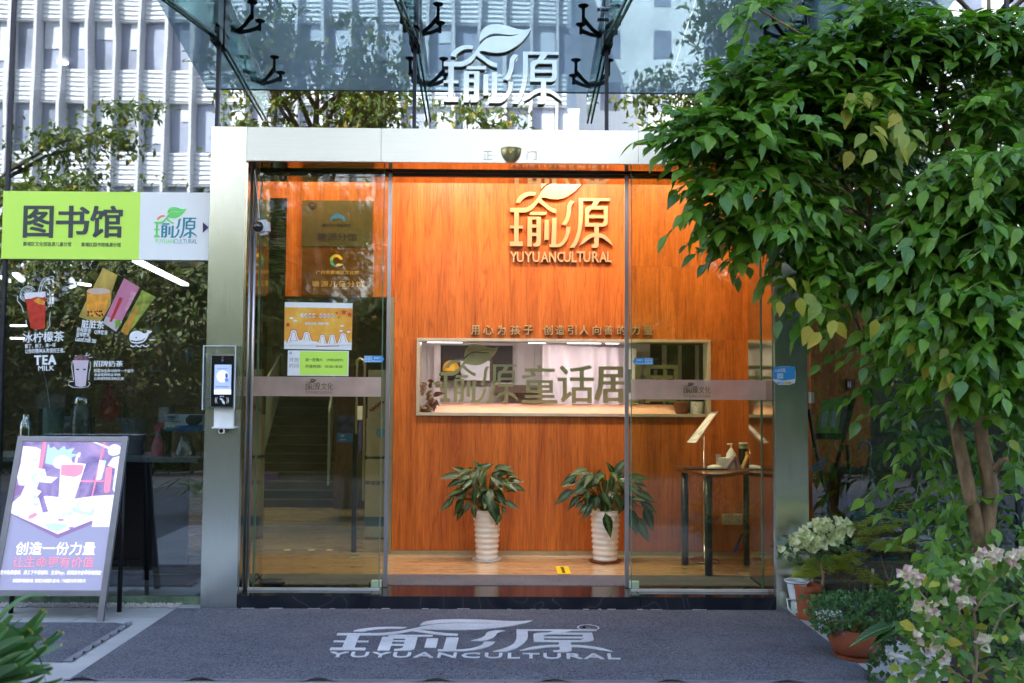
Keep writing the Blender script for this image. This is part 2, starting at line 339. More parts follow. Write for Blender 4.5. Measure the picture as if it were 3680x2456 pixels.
wood_wall = wood('orange_laminate', (.38, .090, .013), (.52, .142, .021), (.63, .185, .032), (6.3, 6.3, .36), 1.0, .4, .03)
wood_floor = wood('floor_laminate', (.50, .33, .16), (.62, .43, .22), (.70, .50, .28), (.9, 9, 9), 1.0, .18, .02, .5)
wood_dark = wood('dark_wood', (.06, .03, .018), (.10, .05, .03), (.14, .075, .04), (2, 2, .6), 1, .4)
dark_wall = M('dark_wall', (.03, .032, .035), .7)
ceil_grey = M('ceiling_grey', (.10, .11, .10), .8)
white_wall = M('white_wall', (.68, .64, .62), .8, var=.03)
lamp_white = emit('lamp_white', (1, .98, .95), 1.6)
lamp_warm = emit('lamp_warm', (1, .85, .65), 3)
lime = M('lime_panel', (.60, .92, .12), .45, var=.01, vs=1); sign_white = M('sign_white', (.86, .87, .87), .45, var=.01)
dark_slate = M('slate_lettering', (.045, .06, .07), .4)
teal = M('teal_print', (.03, .27, .36), .5); leafgreen = M('green_print', (.16, .72, .16), .5); orange_print = M('orange_print', (.9, .3, .12), .5)

# ================================================================ ground
MB().quad((-150, -150, -.02), (150, -150, -.02), (150, 60, -.02), (-150, 60, -.02)).build('ground', M('ground_dirt', (.17, .16, .14), .95, var=.3, vs=.7), kind='structure')
pave = MB().quad((-6.6, -6.4, -.006), (6.6, -6.4, -.006), (6.6, .3, -.006), (-6.6, .3, -.006)).build('pavement', soil, kind='structure')
y1 = PZ(600, 2219, 0).y; y2 = y1 - 1.2
tw = .60; x_off = PZ(840, 2450, 0).x % tw
tile0 = None; ys = [(.2, y1)] + [(y1 - i * tw, y1 - (i + 1) * tw) for i in range(5)]
for yi, (yb, ya) in enumerate(ys):
    for i in range(-6, 6):
        xa = x_off + i * tw
        if yi == 0 or tile0 is None or ya == yb:
            o = B('tile', paving, pave, xa + .002, xa + tw - .002, ya + .002, yb - .002, -.012, 0)
            if yi == 1: tile0 = o
        else:
            o = tile0.copy(); COL.objects.link(o); o.location = (xa - t0[0], ya - t0[1], random.uniform(-.0006, .0006))
            continue
        if yi == 1 and tile0 is o: t0 = (xa, ya)
# gravel strip along the glass
g = MB()
for i in range(1500):
    x = random.uniform(-3.6, -1.95); y = random.uniform(.0, .1); r = random.uniform(.006, .014); a = random.random() * 6
    m = Matrix.Translation((x, y, r * .5)) @ Matrix.Rotation(a, 4, 'Z')
    g.add([m @ Vector(v) for v in ((r, 0, 0), (0, r * .7, 0), (-r, 0, 0), (0, -r * .7, 0), (0, 0, r * .7), (0, 0, -r * .6))], [(0, 1, 4), (1, 2, 4), (2, 3, 4), (3, 0, 4), (1, 0, 5), (2, 1, 5), (3, 2, 5), (0, 3, 5)])
props(g.build('gravel', M('pale_gravel', (.42, .39, .37), .9, var=.35, vs=60)), 'pale and reddish gravel strip along the foot of the glass', 'gravel', kind='stuff')

# ================================================================ door mats
def carpet_mat(name, label, x0, x1, y0, y1, z, wav=True):
    t = thing(name, label, 'mat', ((x0 + x1) / 2, (y0 + y1) / 2, z)); mb = MB(); nx, ny = 60, 24
    for i in range(nx + 1):
        for j in range(ny + 1):
            ex = min(i, nx - i, 2) / 2; ey = min(j, ny - j, 1)
            mb.v.append(Vector((x0 + (x1 - x0) * i / nx, y0 + (y1 - y0) * j / ny, z + .013 * min(ex, ey) + .002 + random.uniform(0, .0006))))
    mb.f = [(i * (ny + 1) + j, (i + 1) * (ny + 1) + j, (i + 1) * (ny + 1) + j + 1, i * (ny + 1) + j + 1) for i in range(nx) for j in range(ny)]
    mb.build('carpet', mat_grey, t, smooth=True)
    return t
MX0, MX1, MY0 = -1.953, 1.663, -1.384
dm = carpet_mat('entrance_mat', 'wide grey loop entrance mat with big white inlaid leaf logo', MX0, MX1, MY0, -.004, 0)
mb = MB(); n = 120                         # rubber border, curling along the near edge
for i in range(n + 1):
    x = MX0 - .02 + (MX1 - MX0 + .04) * i / n; w = max(0, math.sin(i * .55) * math.sin(i * .19 + 1)) ** 2 * .02
    mb.v += [Vector((x, MY0 - .03 - w * .2, .003 + w)), Vector((x, MY0, .004))]
mb.f = [(2 * i, 2 * i + 2, 2 * i + 3, 2 * i + 1) for i in range(n)]; mb.build('rubber_edge', M('grey_rubber', (.16, .16, .18), .6), dm)
# logo on the mat: the corners are measured on the ground
a, b_, c_, d_ = PZ(1184, 2341, .015), PZ(2202, 2348, .015), PZ(1236, 2229, .015), PZ(2165, 2229, .015)
def on_mat(s, t, d):
    lo = a.lerp(b_, s); hi = c_.lerp(d_, s); p = lo.lerp(hi, t); return Vector((p.x, p.y, .0165 + (0 if d < 0 else .004)))
logo(on_mat, dm, mat_white)
tb = text_raw('YUYUANCULTURAL', .01, spacing=1.15)
a2, b2, c2, d2 = PZ(1178, 2364, .015), PZ(2230, 2372, .015), PZ(1188, 2346, .015), PZ(2226, 2353, .015)
fit(tb, lambda s, t, d: (lambda p: Vector((p.x, p.y, .0165 + (0 if d < 0 else .004))))(a2.lerp(b2, s).lerp(c2.lerp(d2, s), t))).build('lettering', mat_white, dm)
tb = text_raw('R', .02); rc = PZ(2114, 2259, .015)
fit(tb, lambda s, t, d: Vector((rc.x - .028 + .056 * s, rc.y - .03 + .06 * t, .0165 + (0 if d < 0 else .004)))).build('lettering', mat_white, dm)
rg = MB(); N = 40
for i in range(N):
    q = 2 * math.pi * i / N
    for r in (.052, .06): rg.v.append(Vector((rc.x + r * math.cos(q), rc.y + r * 1.1 * math.sin(q), .0195)))
rg.f = [(2 * i, 2 * i + 1, (2 * i + 3) % (2 * N), (2 * i + 2) % (2 * N)) for i in range(N)]; rg.build('ring', mat_white, dm)
ya, yb = PZ(233, 2382, 0).y, PZ(457, 2243, 0).y; xr = PZ(440, 2250, 0).x
sm_ = carpet_mat('side_mat', 'smaller plain grey loop mat beside the poster stand, its right edge curled', xr - 1.5, xr, ya, yb, 0)
mb = MB(); n = 60
for i in range(n + 1):
    y = ya + (yb - ya) * i / n; w = max(0, math.sin(i * .75)) ** 2 * .016
    mb.v += [Vector((xr, y, .008)), Vector((xr + .04, y, .004 + w))]
mb.f = [(2 * i, 2 * i + 2, 2 * i + 3, 2 * i + 1) for i in range(n)]; mb.build('rubber_edge', MATS['grey_rubber'], sm_)

# ================================================================ stainless portal and step
HT, HS = 2.885, 2.677; PD = .58; XL0, XL1, XR0, XR1 = -1.814, -1.6, 1.6, 1.80
po = thing('entrance_portal', 'brushed stainless steel door surround framing the library entrance', 'door frame', (0, 0, 0))
B('column', steel, po, XL0, XL1, 0, PD, 0, HT, .003); B('column', steel, po, XR0, XR1, 0, PD, 0, HT - .001, .003)
seams = [XL1 + .0015, -.785, .78, XR0 - .0015]
for i, (xa, xb) in enumerate(zip(seams[:-1], seams[1:])):
    B('panel', steel_head, po, xa + .001, xb - .001, .001 + i * .0006, .03, HS, HT - .002, .0015)
B('soffit', steel_mirror, po, XL1, XR0, .03, PD, HS + .002, HS + .02)
B('lintel_box', dark_wall, po, XL1, XR0, .035, PD, HS + .022, HT - .01)
for s, xa in ((1, XL1), (-1, XR0)): B('reveal', steel_mirror, po, min(xa, xa + s * .006), max(xa, xa + s * .006), .03, PD, .075, HS)
st_ = thing('entrance_step', 'low black veined marble step under the glass doors', 'step', (0, .16, 0))
sx = [XL1 + .002, -.82, .79, XR0 - .002]
for xa, xb in zip(sx[:-1], sx[1:]): B('slab', marble, st_, xa + .0008, xb - .0008, 0, .318, 0, .074, .003)
rnd_s = MB()
for i in range(26):
    x = random.uniform(XL1, XR0); w = random.uniform(.01, .08); rnd_s.box(x, x + w, -.004, 0, 0, random.uniform(.002, .006))
rnd_s.build('mortar_trace', M('mortar', (.55, .55, .55), .9), st_, kind='stuff')

# ================================================================ sliding doors
ds = thing('sliding_doors', 'automatic sliding glass doors standing open in the steel surround', 'sliding door', (0, .2, .074))
def pane(name, x0, x1, y, z0, z1, mat, par, edge='lr', th=.010):
    o = MB().quad((x0, y, z0), (x1, y, z0), (x1, y, z1), (x0, y, z1)).build(name, mat, par)
    return o
YF, YS = .17, .27; ZB, ZT = .078, HS - .012
xl = PY(905, 1400, YF).x; xr_ = PY(1370, 1600, YF).x; xr2 = PY(2268, 1600, YF).x; xr3 = PY(2768, 1600, YF).x
pane('fixed_pane', xl, xr_, YF, ZB, HS, glass_door, ds); pane('fixed_pane', xr2, xr3, YF, ZB, HS, glass_door, ds)
B('edge_strip', glass_edge, ds, xr_ - .005, xr_, YF + .003, YF + .015, ZB, HS); B('edge_strip', glass_edge, ds, xr2, xr2 + .005, YF + .003, YF + .015, ZB, HS)
for x in (xl, xr3): MB().tube([(x, YF, ZB), (x, YF, HS)], .009, 10).build('edge_profile', alu, ds, smooth=True)
for xa, xb in ((xl, xr_), (xr2, xr3)): B('bottom_rail', M('white_alu', (.75, .76, .8), .35, .5), ds, xa, xb, YF - .012, YF + .012, .0745, .088)
sa = PY(925, 1400, YS).x; sb = PY(1391, 1600, YS).x; sc_ = PY(2252, 1600, YS).x; sd = PY(2738, 1600, YS).x
for xa, xb, m0 in ((sa, sb, 'l'), (sc_, sd, 'r')):
    lf = pane('door_leaf', xa, xb, YS, ZB, ZT, glass_door, ds)
    xe, xf = (xa, xb) if m0 == 'l' else (xb, xa)
    B('edge_strip', glass_edge, lf, xe - .006, xe + .006, YS - .006, YS + .006, ZB, ZT)
    B('stile', alu, lf, xf - .012, xf + .012, YS - .014, YS + .014, ZB, ZT, .002)
B('door_rail', M('door_rail_metal', (.07, .075, .07), .35, .8), ds, XL1 + .01, XR0 - .01, YS + .016, YS + .045, HS - .022, HS, .002)
for x in (xr_ - .03, xr2 + .03): B('floor_guide', M('guide_plastic', (.7, .85, .75), .3), ds, x - .03, x + .03, YS - .02, YS + .02, .076, .115)
# header things
sen = thing('motion_sensor', 'half round gold motion sensor in the middle of the steel header', 'sensor', (PY(1837, 545, 0).x, 0, PY(1837, 545, 0).z))
c = sen.location; MB().ell((c.x, -.002, c.z + .01), .062, .05, .082, 24, 10, -1, 0).build('housing', M('sensor_gold', (.42, .37, .2), .3, .8), sen, smooth=True)
MB().lathe([(.0001, 0), (.063, 0), (.063, .006), (.0001, .006)], (c.x, -.002, c.z + .009), 24).build('cap', M('sensor_gold', (.5, .45, .25), .35, .8), sen)
text_px('E', 'logo', M('yellow_print', (.9, .7, .05), .4), sen, 1832, 543, 1842, 552, -.045, .004, .03)
for ch, (u0, u1) in (('正', (1737, 1768)), ('门', (1893, 1928))):
    t = thing('letter_mark', f'faint outline of the character {"left" if ch == "正" else "right"} of the gold sensor', 'letter', (PY(u0, 560, 0).x, 0, PY(u0, 560, 0).z))
    text_px(ch, 'letter', M('ghost_lettering', (.42, .42, .42), .5, .6), t, u0, 544, u1, 575, 0, .002, -.012)

# ================================================================ curtain wall
YG = .12; ZTOP = 4.25
fa = thing('glass_facade', 'glass curtain wall of the building around and above the entrance', 'glass wall', (0, YG, 0))
J = [PY(u, v, YG).x for u, v in ((45, 200), (783, 330), (1490, 330), (2180, 330), (2900, 330), (3625, 330))]
J = [J[0] - 1.22] + J
for i, (xa, xb) in enumerate(zip(J[:-1], J[1:])):
    if xb < XL0 + .1 : pane('pane', xa + .006, xb - .006 if i else xb - .006, YG, 0.01, ZTOP, glass_facade, fa)
    elif xa > XR1 - .1: pane('pane', xa + .006, xb + (.8 if i == len(J) - 2 else -.006), YG, 0.01, ZTOP, glass_facade, fa)
    else: pane('pane', xa + .006, xb - .006, YG, HT + .003, ZTOP, glass_up, fa)
# slim strip between left pane joint and portal column
for i, x in enumerate(J[1:]):
    z0 = 0 if (x < XL0 - .2 or x > XR1 + .2) else HT
    B('joint', M('dark_joint', (.035, .035, .05), .4, .5), fa, x - .011, x + .011, YG - .012, YG + .03, z0, ZTOP)
B('top_spandrel', dark_wall, fa, -6, 6, YG, YG + .2, ZTOP, ZTOP + .5)
B('bottom_track', M('algae_track', (.13, .19, .12), .8, var=.5, vs=12), fa, J[0], XL0 - .003, YG - .02, YG + .03, 0, .045)
B('bottom_track', MATS['algae_track'], fa, XR1 + .003, 4.2, YG - .02, YG + .03, 0, .045)
# building above and beside, that shades the entrance
ob = thing('office_building', 'dark upper storeys above the entrance glass wall', 'building', (0, 6, 0))
B('upper_storeys', M('cladding', (.25, .27, .3), .6), ob, -25, 25, .2, 14, 6.0, 13.8)
for sx_ in (-1, 1): B('side_wing', MATS['cladding'], ob, min(sx_ * 8, sx_ * 25), max(sx_ * 8, sx_ * 25), .3, 14, 0, 6.0)
B('spandrel', MATS['cladding'], ob, -8, 8, .35, .5, ZTOP + .5, 6.0); B('rear_wall', dark_wall, ob, -8, 8, 12, 12.2, 0, 6.0)

# ================================================================ canopy
canopy = thing('glass_canopy', 'tinted glass entrance canopy hung on dark glass fins with spider fittings', 'canopy', (0, YG, 3.6))
ZO = PY(1700, 330, 2 * YG + 1.25).z
zc = lambda y: ZO + (y + 1.25) * .23
ZF = PY(955, 435, 2 * YG + 1.03).z
cx = [-2.32, -1.21, .0, 1.21, 2.9]
for xa, xb in zip(cx[:-1], cx[1:]):
    y0, y1_ = -1.25, YG - .03
    MB().quad((xa + .0008, y0, zc(y0)), (xb - .0008, y0, zc(y0)), (xb - .0008, y1_, zc(y1_)), (xa + .0008, y1_, zc(y1_))).build('canopy_pane', canopy_glass, canopy)
    B('pane_edge', fin_edge, canopy, xa + .001, xb - .001, y0 - .006, y0 - .0005, zc(y0) - .006, zc(y0) + .006)
fx = J[2:6]
for x in fx:
    for dx in (-.014, .014):
        MB().quad((x + dx, YG - .02, 3.47), (x + dx, -1.03, ZF + .013), (x + dx, -1.15, zc(-1.15) - .09), (x + dx, YG - .02, zc(YG) - .09)).build('fin', fin_glass, canopy)
        MB().prism([(x + dx - .006, YG - .02, 3.457), (x + dx - .006, -1.03, ZF), (x + dx - .006, -1.03, ZF + .015), (x + dx - .006, YG - .02, 3.472)], (.012, 0, 0)).build('fin_edge', fin_edge, canopy)
    MB().prism([(x - .012, -1.16, zc(-1.16) - .105), (x - .012, YG - .02, zc(YG) - .105), (x - .012, YG - .02, zc(YG) - .088), (x - .012, -1.16, zc(-1.16) - .088)], (.024, 0, 0)).build('top_channel', dark_metal, canopy)
    B('bracket', black_plastic, canopy, x - .03, x + .03, YG - .10, YG - .012, 3.42, 3.52, .008)
    B('clamp_plate', M('clamp_metal', (.12, .13, .14), .25, .9), canopy, x + .006, x + .03, YG - .13, YG - .012, 3.52, 4.1, .003)
    for bz in (3.655, 3.72): MB().tube([(x - .05, YG - .09, bz), (x - .043, YG - .09, bz), (x - .042, YG - .09, bz), (x + .02, YG - .09, bz)], [.014, .016, .011, .011], 10).build('bolt', chrome, canopy, smooth=2)
    for sy in (-.28, -.9):
        sp = MB(); zz = zc(sy)
        for ax, ay in ((.12, .1), (-.12, .1), (.12, -.1), (-.12, -.1)):
            sp.tube([(x, sy, zz - .15), (x + ax * .5, sy + ay * .5, zz - .12), (x + ax, sy + ay, zz - .075)], [.016, .013, .016], 8)
            sp.tube([(x + ax, sy + ay, zz - .1), (x + ax, sy + ay, zz - .02 + ay * .2)], .011, 8)
            sp.lathe([(.0001, -.028), (.03, -.012), (.036, -.003), (.0001, 0)], (x + ax, sy + ay, zz - .004 + ay * .23), 12)
        sp.build('spider_fitting', dark_metal, canopy, smooth=2)

# ================================================================ lobby
zf = .074; YW = 1.46
fl = B('lobby_floor', M('screed', (.2, .18, .15), .9), None, -8, 8, .33, 12, -.01, .066, kind='structure')
pw_, pl_ = .125, 1.2; p0 = None; k = 0; yy = .672
while yy < 5.6:
    xs = -2.6 - (k * .37) % pl_
    while xs < 2.9:
        if p0 is None: p0 = B('plank', wood_floor, fl, 0, pl_ - .0015, 0, pw_ - .0015, .067, .074, 0); q = p0; 
        else: q = p0.copy(); COL.objects.link(q)
        q.location = (xs, yy, 0); xs += pl_
    yy += pw_; k += 1
im = B('lobby_mat', mat_grey, None, -1.58, 1.58, .325, .668, .067, .0775); props(im, 'thin grey carpet strip just inside the marble step', 'mat')
cl_l = B('lobby_ceiling', ceil_grey, None, -8, 6, .62, 12, 3.3, 3.4, kind='structure')
# the laminate wall with a wide opening
ww = thing('laminate_wall', 'orange wood grain laminate wall facing the doors', 'wall', (0, YW, zf))
WX0, WX1 = PY(1413, 1500, YW).x, 2.75
ox0, oz0, ox1, oz1 = box_px(1497, 1219, 2553, 1497, YW)
seam = PY(2500, 960, YW).z; seam2 = PY(1470, 1226, YW).z; zk = PY(1800, 1980, YW).z
def wp(xa, xb, za, zb): B('panel', wood_wall, ww, xa + .0006, xb - .0006, YW, YW + .03, za + .0006, zb - .0006)
wp(WX0, 2.28 * 0 + PY(2262, 900, YW).x, oz1, 3.3); wp(PY(2262, 900, YW).x, WX1, seam, 3.3); wp(PY(2262, 900, YW).x, WX1, oz1, seam)
wp(WX0, ox0, zk, oz1); wp(ox1, WX1, zk, oz1); wp(ox0, .55, zk, oz0); wp(.55, ox1, zk, oz0)
B('skirting', M('skirting_steel', (.45, .42, .32), .35, .7), ww, WX0 - .005, WX1, YW - .012, YW + .03, zf, zk - .001)
B('edge_trim', bronze, ww, WX0 - .028, WX0 - .001, YW - .004, YW + .08, zf, PY(1413, 1068, YW).z)
# fascia to the left of the wall, over the passage
zfa = PY(1100, 1066, YW).z; xfa = -1.884
f0 = PY(1058, 900, YW).x; s0, _, s1, _ = box_px(948, 715, 1030, 900, YW)
wp2 = thing('fascia_panel', 'laminate fascia over the passage left of the lobby wall', 'panel', (WX0 - .6, YW, zfa))
B('panel', wood_wall, wp2, s1, WX0 - .001, YW, YW + .05, zfa, 3.3); B('panel', wood_wall, wp2, xfa, s1 - .001, YW, YW + .05, PY(1000, 712, YW).z, 3.3); B('panel', wood_wall, wp2, xfa, s0, YW, YW + .05, zfa - .1, PY(1000, 712, YW).z - .001)
# header: soffit shows the wall; interior face above the door
B('bulkhead', wood_wall, wp2, -1.884, 1.88, .585, .62, HS + .025, 3.3)
# opening frame
fr = thing('window_frame', 'long low steel framed opening in the laminate wall', 'window frame', (0, YW, oz0))
w = .022
for xa, xb, za, zb in ((ox0, ox1, oz1 - w, oz1), (ox0, ox1, oz0, oz0 + w), (ox0, ox0 + w, oz0 + w, oz1 - w), (ox1 - w, ox1, oz0 + w, oz1 - w)):
    B('frame_bar', M('frame_steel', (.66, .61, .50), .3, .4), fr, xa, xb, YW - .02, YW + .16, za, zb, .002)
# ================================================================ what stands across the road and mirrors in the glass
YB = -35.0; YM = 2 * YG - YB            # the facing block and its mirrored plane
white_clad = M('white_cladding', (.74, .76, .78), .5, var=.08, vs=2, st=(.3, 1, 14))
win_glass = M('block_window_glass', (.24, .27, .36), .35, .0, var=.4, vs=.5); blind = M('roller_blind', (.5, .54, .62), .7)
bk = thing('facing_office_block', 'white office block with slim fins and window bands across the road', 'building', (-16, YB - 4, 0))
bx1 = PY(2040, 400, YM).x; bx0 = -34
B('core', M('block_core', (.3, .32, .36), .8), bk, bx0, bx1, YB - 9, YB - .4, 0, 30)
zrow = [PY(600, v, YM).z for v in (75, 250, 368, 545, 680)]
per = PY(600, 75, YM).z - PY(600, 370, YM).z; zt = PY(600, 250, YM).z; sh = PY(600, 250, YM).z - PY(600, 368, YM).z
fin_s = (PY(509, 300, YM).x - PY(223, 300, YM).x) / 3.05
rs = random.Random(3); lv = MATS['white_cladding']
for k in range(-4, 6):
    z1 = zt + k * per; z0 = z1 - sh
    if z1 > 30: break
    if z0 < 0: continue
    sp = B('spandrel', lv, bk, bx0, bx1, YB - .4, YB - .15, z0, z1)
    mb = MB()
    for j in range(7): zz = z0 + sh * (j + .5) / 7; mb.box(bx0, bx1, YB - .15, YB - .1, zz - .03, zz + .01)
    mb.build('louvre', M('louvre_shadow', (.46, .50, .57), .6), sp)
    x = PY(509, 300, YM).x - 26 * fin_s
    while x < bx1 - .3:
        if k % 1 == 0 and x > -24:
            wz0, wz1 = z1, z0 + per
            wn = MB().quad((x + .1, YB - .38, wz0), (x + fin_s - .1, YB - .38, wz0), (x + fin_s - .1, YB - .38, wz1), (x + .1, YB - .38, wz1)).build('window', win_glass, bk)
            if rs.random() < .55:
                hh = rs.choice((.35, .55, .8, 1)) * (wz1 - wz0); xa = x + .12 + rs.choice((0, .35)); MB().quad((xa, YB - .34, wz1 - hh), (x + fin_s - .12, YB - .34, wz1 - hh), (x + fin_s - .12, YB - .34, wz1), (xa, YB - .34, wz1)).build('blind', blind, wn)
        x += fin_s
x = PY(509, 300, YM).x - 30 * fin_s; fin_m = M('fin_grey', (.46, .47, .50), .6)
while x < bx1 + .1:
    B('fin', fin_m, bk, x - .07, x + .07, YB - .4, YB + .4, 0, 30); x += fin_s
b2_ = thing('facing_white_block', 'bright white apartment block beyond the office block across the road', 'building', (14, -50, 0))
YB2 = -46.0
B('wall', white_clad, b2_, bx1 + 1.2, 30, YB2 - 8, YB2, 0, 34)
for zz in range(2, 34, 3):
    for i in range(9): B('window', win_glass, b2_, bx1 + 2.6 + i * 2.9, bx1 + 3.7 + i * 2.9, YB2 - .01, YB2 + .03, zz, zz + 1.6)

def template(n=4, width=.5, fold=.12, droop=.25, tip=1.0, base=.15):
    """a leaf one unit long along +x, its width along y; returns verts, faces, uvs"""
    v, f, uv = [], [], []
    for i in range(n + 1):
        s = i / n; wdt = width * .5 * math.sin(math.pi * s ** .68) ** (.85 if s < .55 else 1.15) if 0 < s < 1 else .0
        if i == 0: wdt = .012
        z = -droop * s * s
        for q in (-1, 0, 1): v.append((s, q * wdt, z + (fold * wdt * 2 if q else 0))); uv.append((s, .5 + q * .5 * (wdt / (width * .5))))
    for i in range(n):
        for q in (0, 1): a_ = i * 3 + q; f.append((a_, a_ + 3, a_ + 4, a_ + 1))
    return v, f, uv
def frame(d, up):
    d = Vector(d).normalized(); up = Vector(up); s = up.cross(d)
    if s.length < 1e-4: s = Vector((1, 0, 0)).cross(d)
    s.normalize(); n = d.cross(s); return Matrix(((d.x, s.x, n.x), (d.y, s.y, n.y), (d.z, s.z, n.z)))
def put(mb, tpl, p, d, up, L, wf=1.0):
    m = frame(d, up); p = Vector(p); v, f, uv = tpl
    mb.add([p + m @ Vector((a * L, b * L * wf, c * L)) for a, b, c in v], f, uv)
TL = [template(5, .54, .12, .16), template(5, .58, .05, .32), template(5, .50, .18, .08), template(4, .44, .1, .55), template(4, .62, .22, -.1)]
TS = template(2, .5, .1, .1)
lf_tree = leafmat('tree_leaf', (.055, .155, .014), (.105, .25, .018), (.21, .37, .028), trans=.3, rough=.28, vein=(.13, .30, .07))
lf_far = leafmat('far_leaf', (.03, .065, .010), (.06, .10, .015), (.16, .17, .02), yellow=(.4, .25, .03), trans=.35, rough=.5)
bark = M('bark', (.20, .125, .065), .85, var=.6, vs=26, st=(1, 1, .35), bp=1.0, bs=50)
bark_far = M('dark_bark', (.05, .04, .03), .9, var=.3, vs=8)
rt = random.Random(11)
def rdir(r, zb=0.0):
    z = r.uniform(-1, 1) + zb; a = r.uniform(0, 2 * math.pi); q = math.sqrt(max(0, 1 - min(1, abs(z)) ** 2)); return Vector((q * math.cos(a), q * math.sin(a), z)).normalized()
def far_tree(x, y, h, rad, n, label, flower=False):
    t = thing('street_tree', label, 'tree', (x, y, 0), 'trees along the road in front of the entrance')
    tk = MB().tube([(x, y, 0), (x + .1, y, h * .3), (x - .05, y + .1, h * .6), (x, y, h * .9)], .13, 8, r2=.03)
    ends = []
    for i in range(16):
        a = rt.uniform(0, 6.28); z0 = h * rt.uniform(.3, .75); r_ = rad * rt.uniform(.6, 1)
        e = Vector((x + math.cos(a) * r_, y + math.sin(a) * r_ * .8, min(h, z0 + h * rt.uniform(.05, .3)))); mid = Vector((x, y, z0)).lerp(e, .5) + Vector((0, 0, .25))
        tk.tube([(x, y, z0), mid, e], .05, 6, r2=.008); ends += [e, mid, Vector((x, y, z0)).lerp(e, .75)]
    tk.build('trunk', bark_far, t, smooth=True)
    mb = MB(); mb.uv = []
    for i in range(n // 24):
        c = rt.choice(ends) + rdir(rt) * rt.uniform(.1, .75); sz = rt.uniform(.3, .6)
        for j in range(24):
            o_ = rdir(rt); o_.z *= .28; put(mb, TS, c + o_ * sz * rt.random() ** .5, rdir(rt, -.3), Vector((rt.uniform(-.4, .4), rt.uniform(-.4, .4), 1)), rt.uniform(.1, .2))
    mb.build('foliage', lf_far, t, kind='stuff')
    return t
far_tree(-9.6, -11, 6.3, 3.0, 9000, 'broad feathery tree mirrored in the far left of the glass')
far_tree(-5.4, -12.5, 6.2, 3.0, 9000, 'feathery tree mirrored left of the steel column')
far_tree(-3.3, -10.6, 8.3, 2.0, 8000, 'tree mirrored left of the raised logo')
far_tree(.5, -11.6, 6.6, 1.5, 6000, 'slim tree mirrored under the raised logo')
far_tree(4.3, -10.8, 9.2, 2.3, 12000, 'high dense tree mirrored at the right of the canopy')
far_tree(8.6, -10.5, 10.5, 3.6, 20000, 'wide tree mirrored at the far right')
# hedge under the trees
lf_hedge = leafmat('hedge_leaf', (.014, .038, .008), (.03, .06, .010), (.09, .09, .012), yellow=(.2, .09, .05), trans=.25, rough=.5)
hb = MB(); hb.uv = []
def htop(x): return 3.9 + .5 * math.sin(x * 1.1 + 1) + .35 * math.sin(x * 2.7)
nx, nz = 90, 14
for i in range(nx + 1):
    for j in range(nz + 1):
        x = -13.5 + 27 * i / nx; hb.v.append(Vector((x, -9.3 + rt.uniform(-.25, .25) - .5 * (j / nz) ** 3, (htop(x) - .5) * j / nz))); hb.uv.append((.5, .3))
hb.f = [(i * (nz + 1) + j, (i + 1) * (nz + 1) + j, (i + 1) * (nz + 1) + j + 1, i * (nz + 1) + j + 1) for i in range(nx) for j in range(nz)]
T2 = template(1, .55, .0, .1); T2 = ([(0, 0, 0), (.5, -.28, 0), (1, 0, -.1), (.5, .28, 0)], [(0, 1, 2, 3)], [(0, .5), (.5, 0), (1, .5), (.5, 1)])
for i in range(42000):
    x = rt.uniform(-13.5, 13.5); z = rt.uniform(0, 1) ** .9 * (htop(x) + rt.uniform(-.2, .35))
    put(hb, T2, (x, -8.9 + rt.uniform(-.35, .35), z), rdir(rt, -.3), (rt.uniform(-.6, .6), rt.uniform(-.3, .8), 1), rt.uniform(.06, .17))
props(hb.build('hedge', lf_hedge), 'tall dense shrubbery along the road, mirrored in the lower glass', 'hedge', kind='stuff')
# ================================================================ lights of the place
def area(name, loc, size, size_y, power, col, label, aim=None, mat=None):
    t = thing(name, label[0], label[1], loc, label[2] if len(label) > 2 else None)
    l = bpy.data.lights.new(name, 'AREA'); l.shape = 'RECTANGLE'; l.size = size; l.size_y = size_y; l.energy = power; l.color = col
    o = bpy.data.objects.new('lamp', l); COL.objects.link(o); o.parent = t; o.location = (0, 0, -.02)
    if aim: o.rotation_euler = (Vector(loc) - Vector(aim)).to_track_quat('Z', 'Y').to_euler()
    x, y, z = loc
    B('diffuser', mat or lamp_warm, t, x - size / 2, x + size / 2, y - size_y / 2, y + size_y / 2, z, z + .02)
    return t
for i, x in enumerate((-.45, .5, 1.42)):
    area('ceiling_light', (x, .74, 3.24), .6, .2, 4.3, (1, .84, .70), (('warm ceiling light over the left part of the lobby', 'warm ceiling light over the middle of the lobby', 'warm ceiling light over the right part of the lobby')[i], 'ceiling light', 'lobby ceiling lights'), aim=(x, 1.12, 0))
area('ceiling_light', (-1.5, .9, 3.24), .5, .2, 2.2, (1, .84, .66), ('warm ceiling light in front of the fascia with the two plaques', 'ceiling light', 'lobby ceiling lights'), aim=(-1.5, 1.2, 0))
area('ceiling_light', (-1.6, 4.2, 3.26), .6, .3, 10, (1, .9, .75), ('warm ceiling light over the passage', 'ceiling light', 'lobby ceiling lights'))

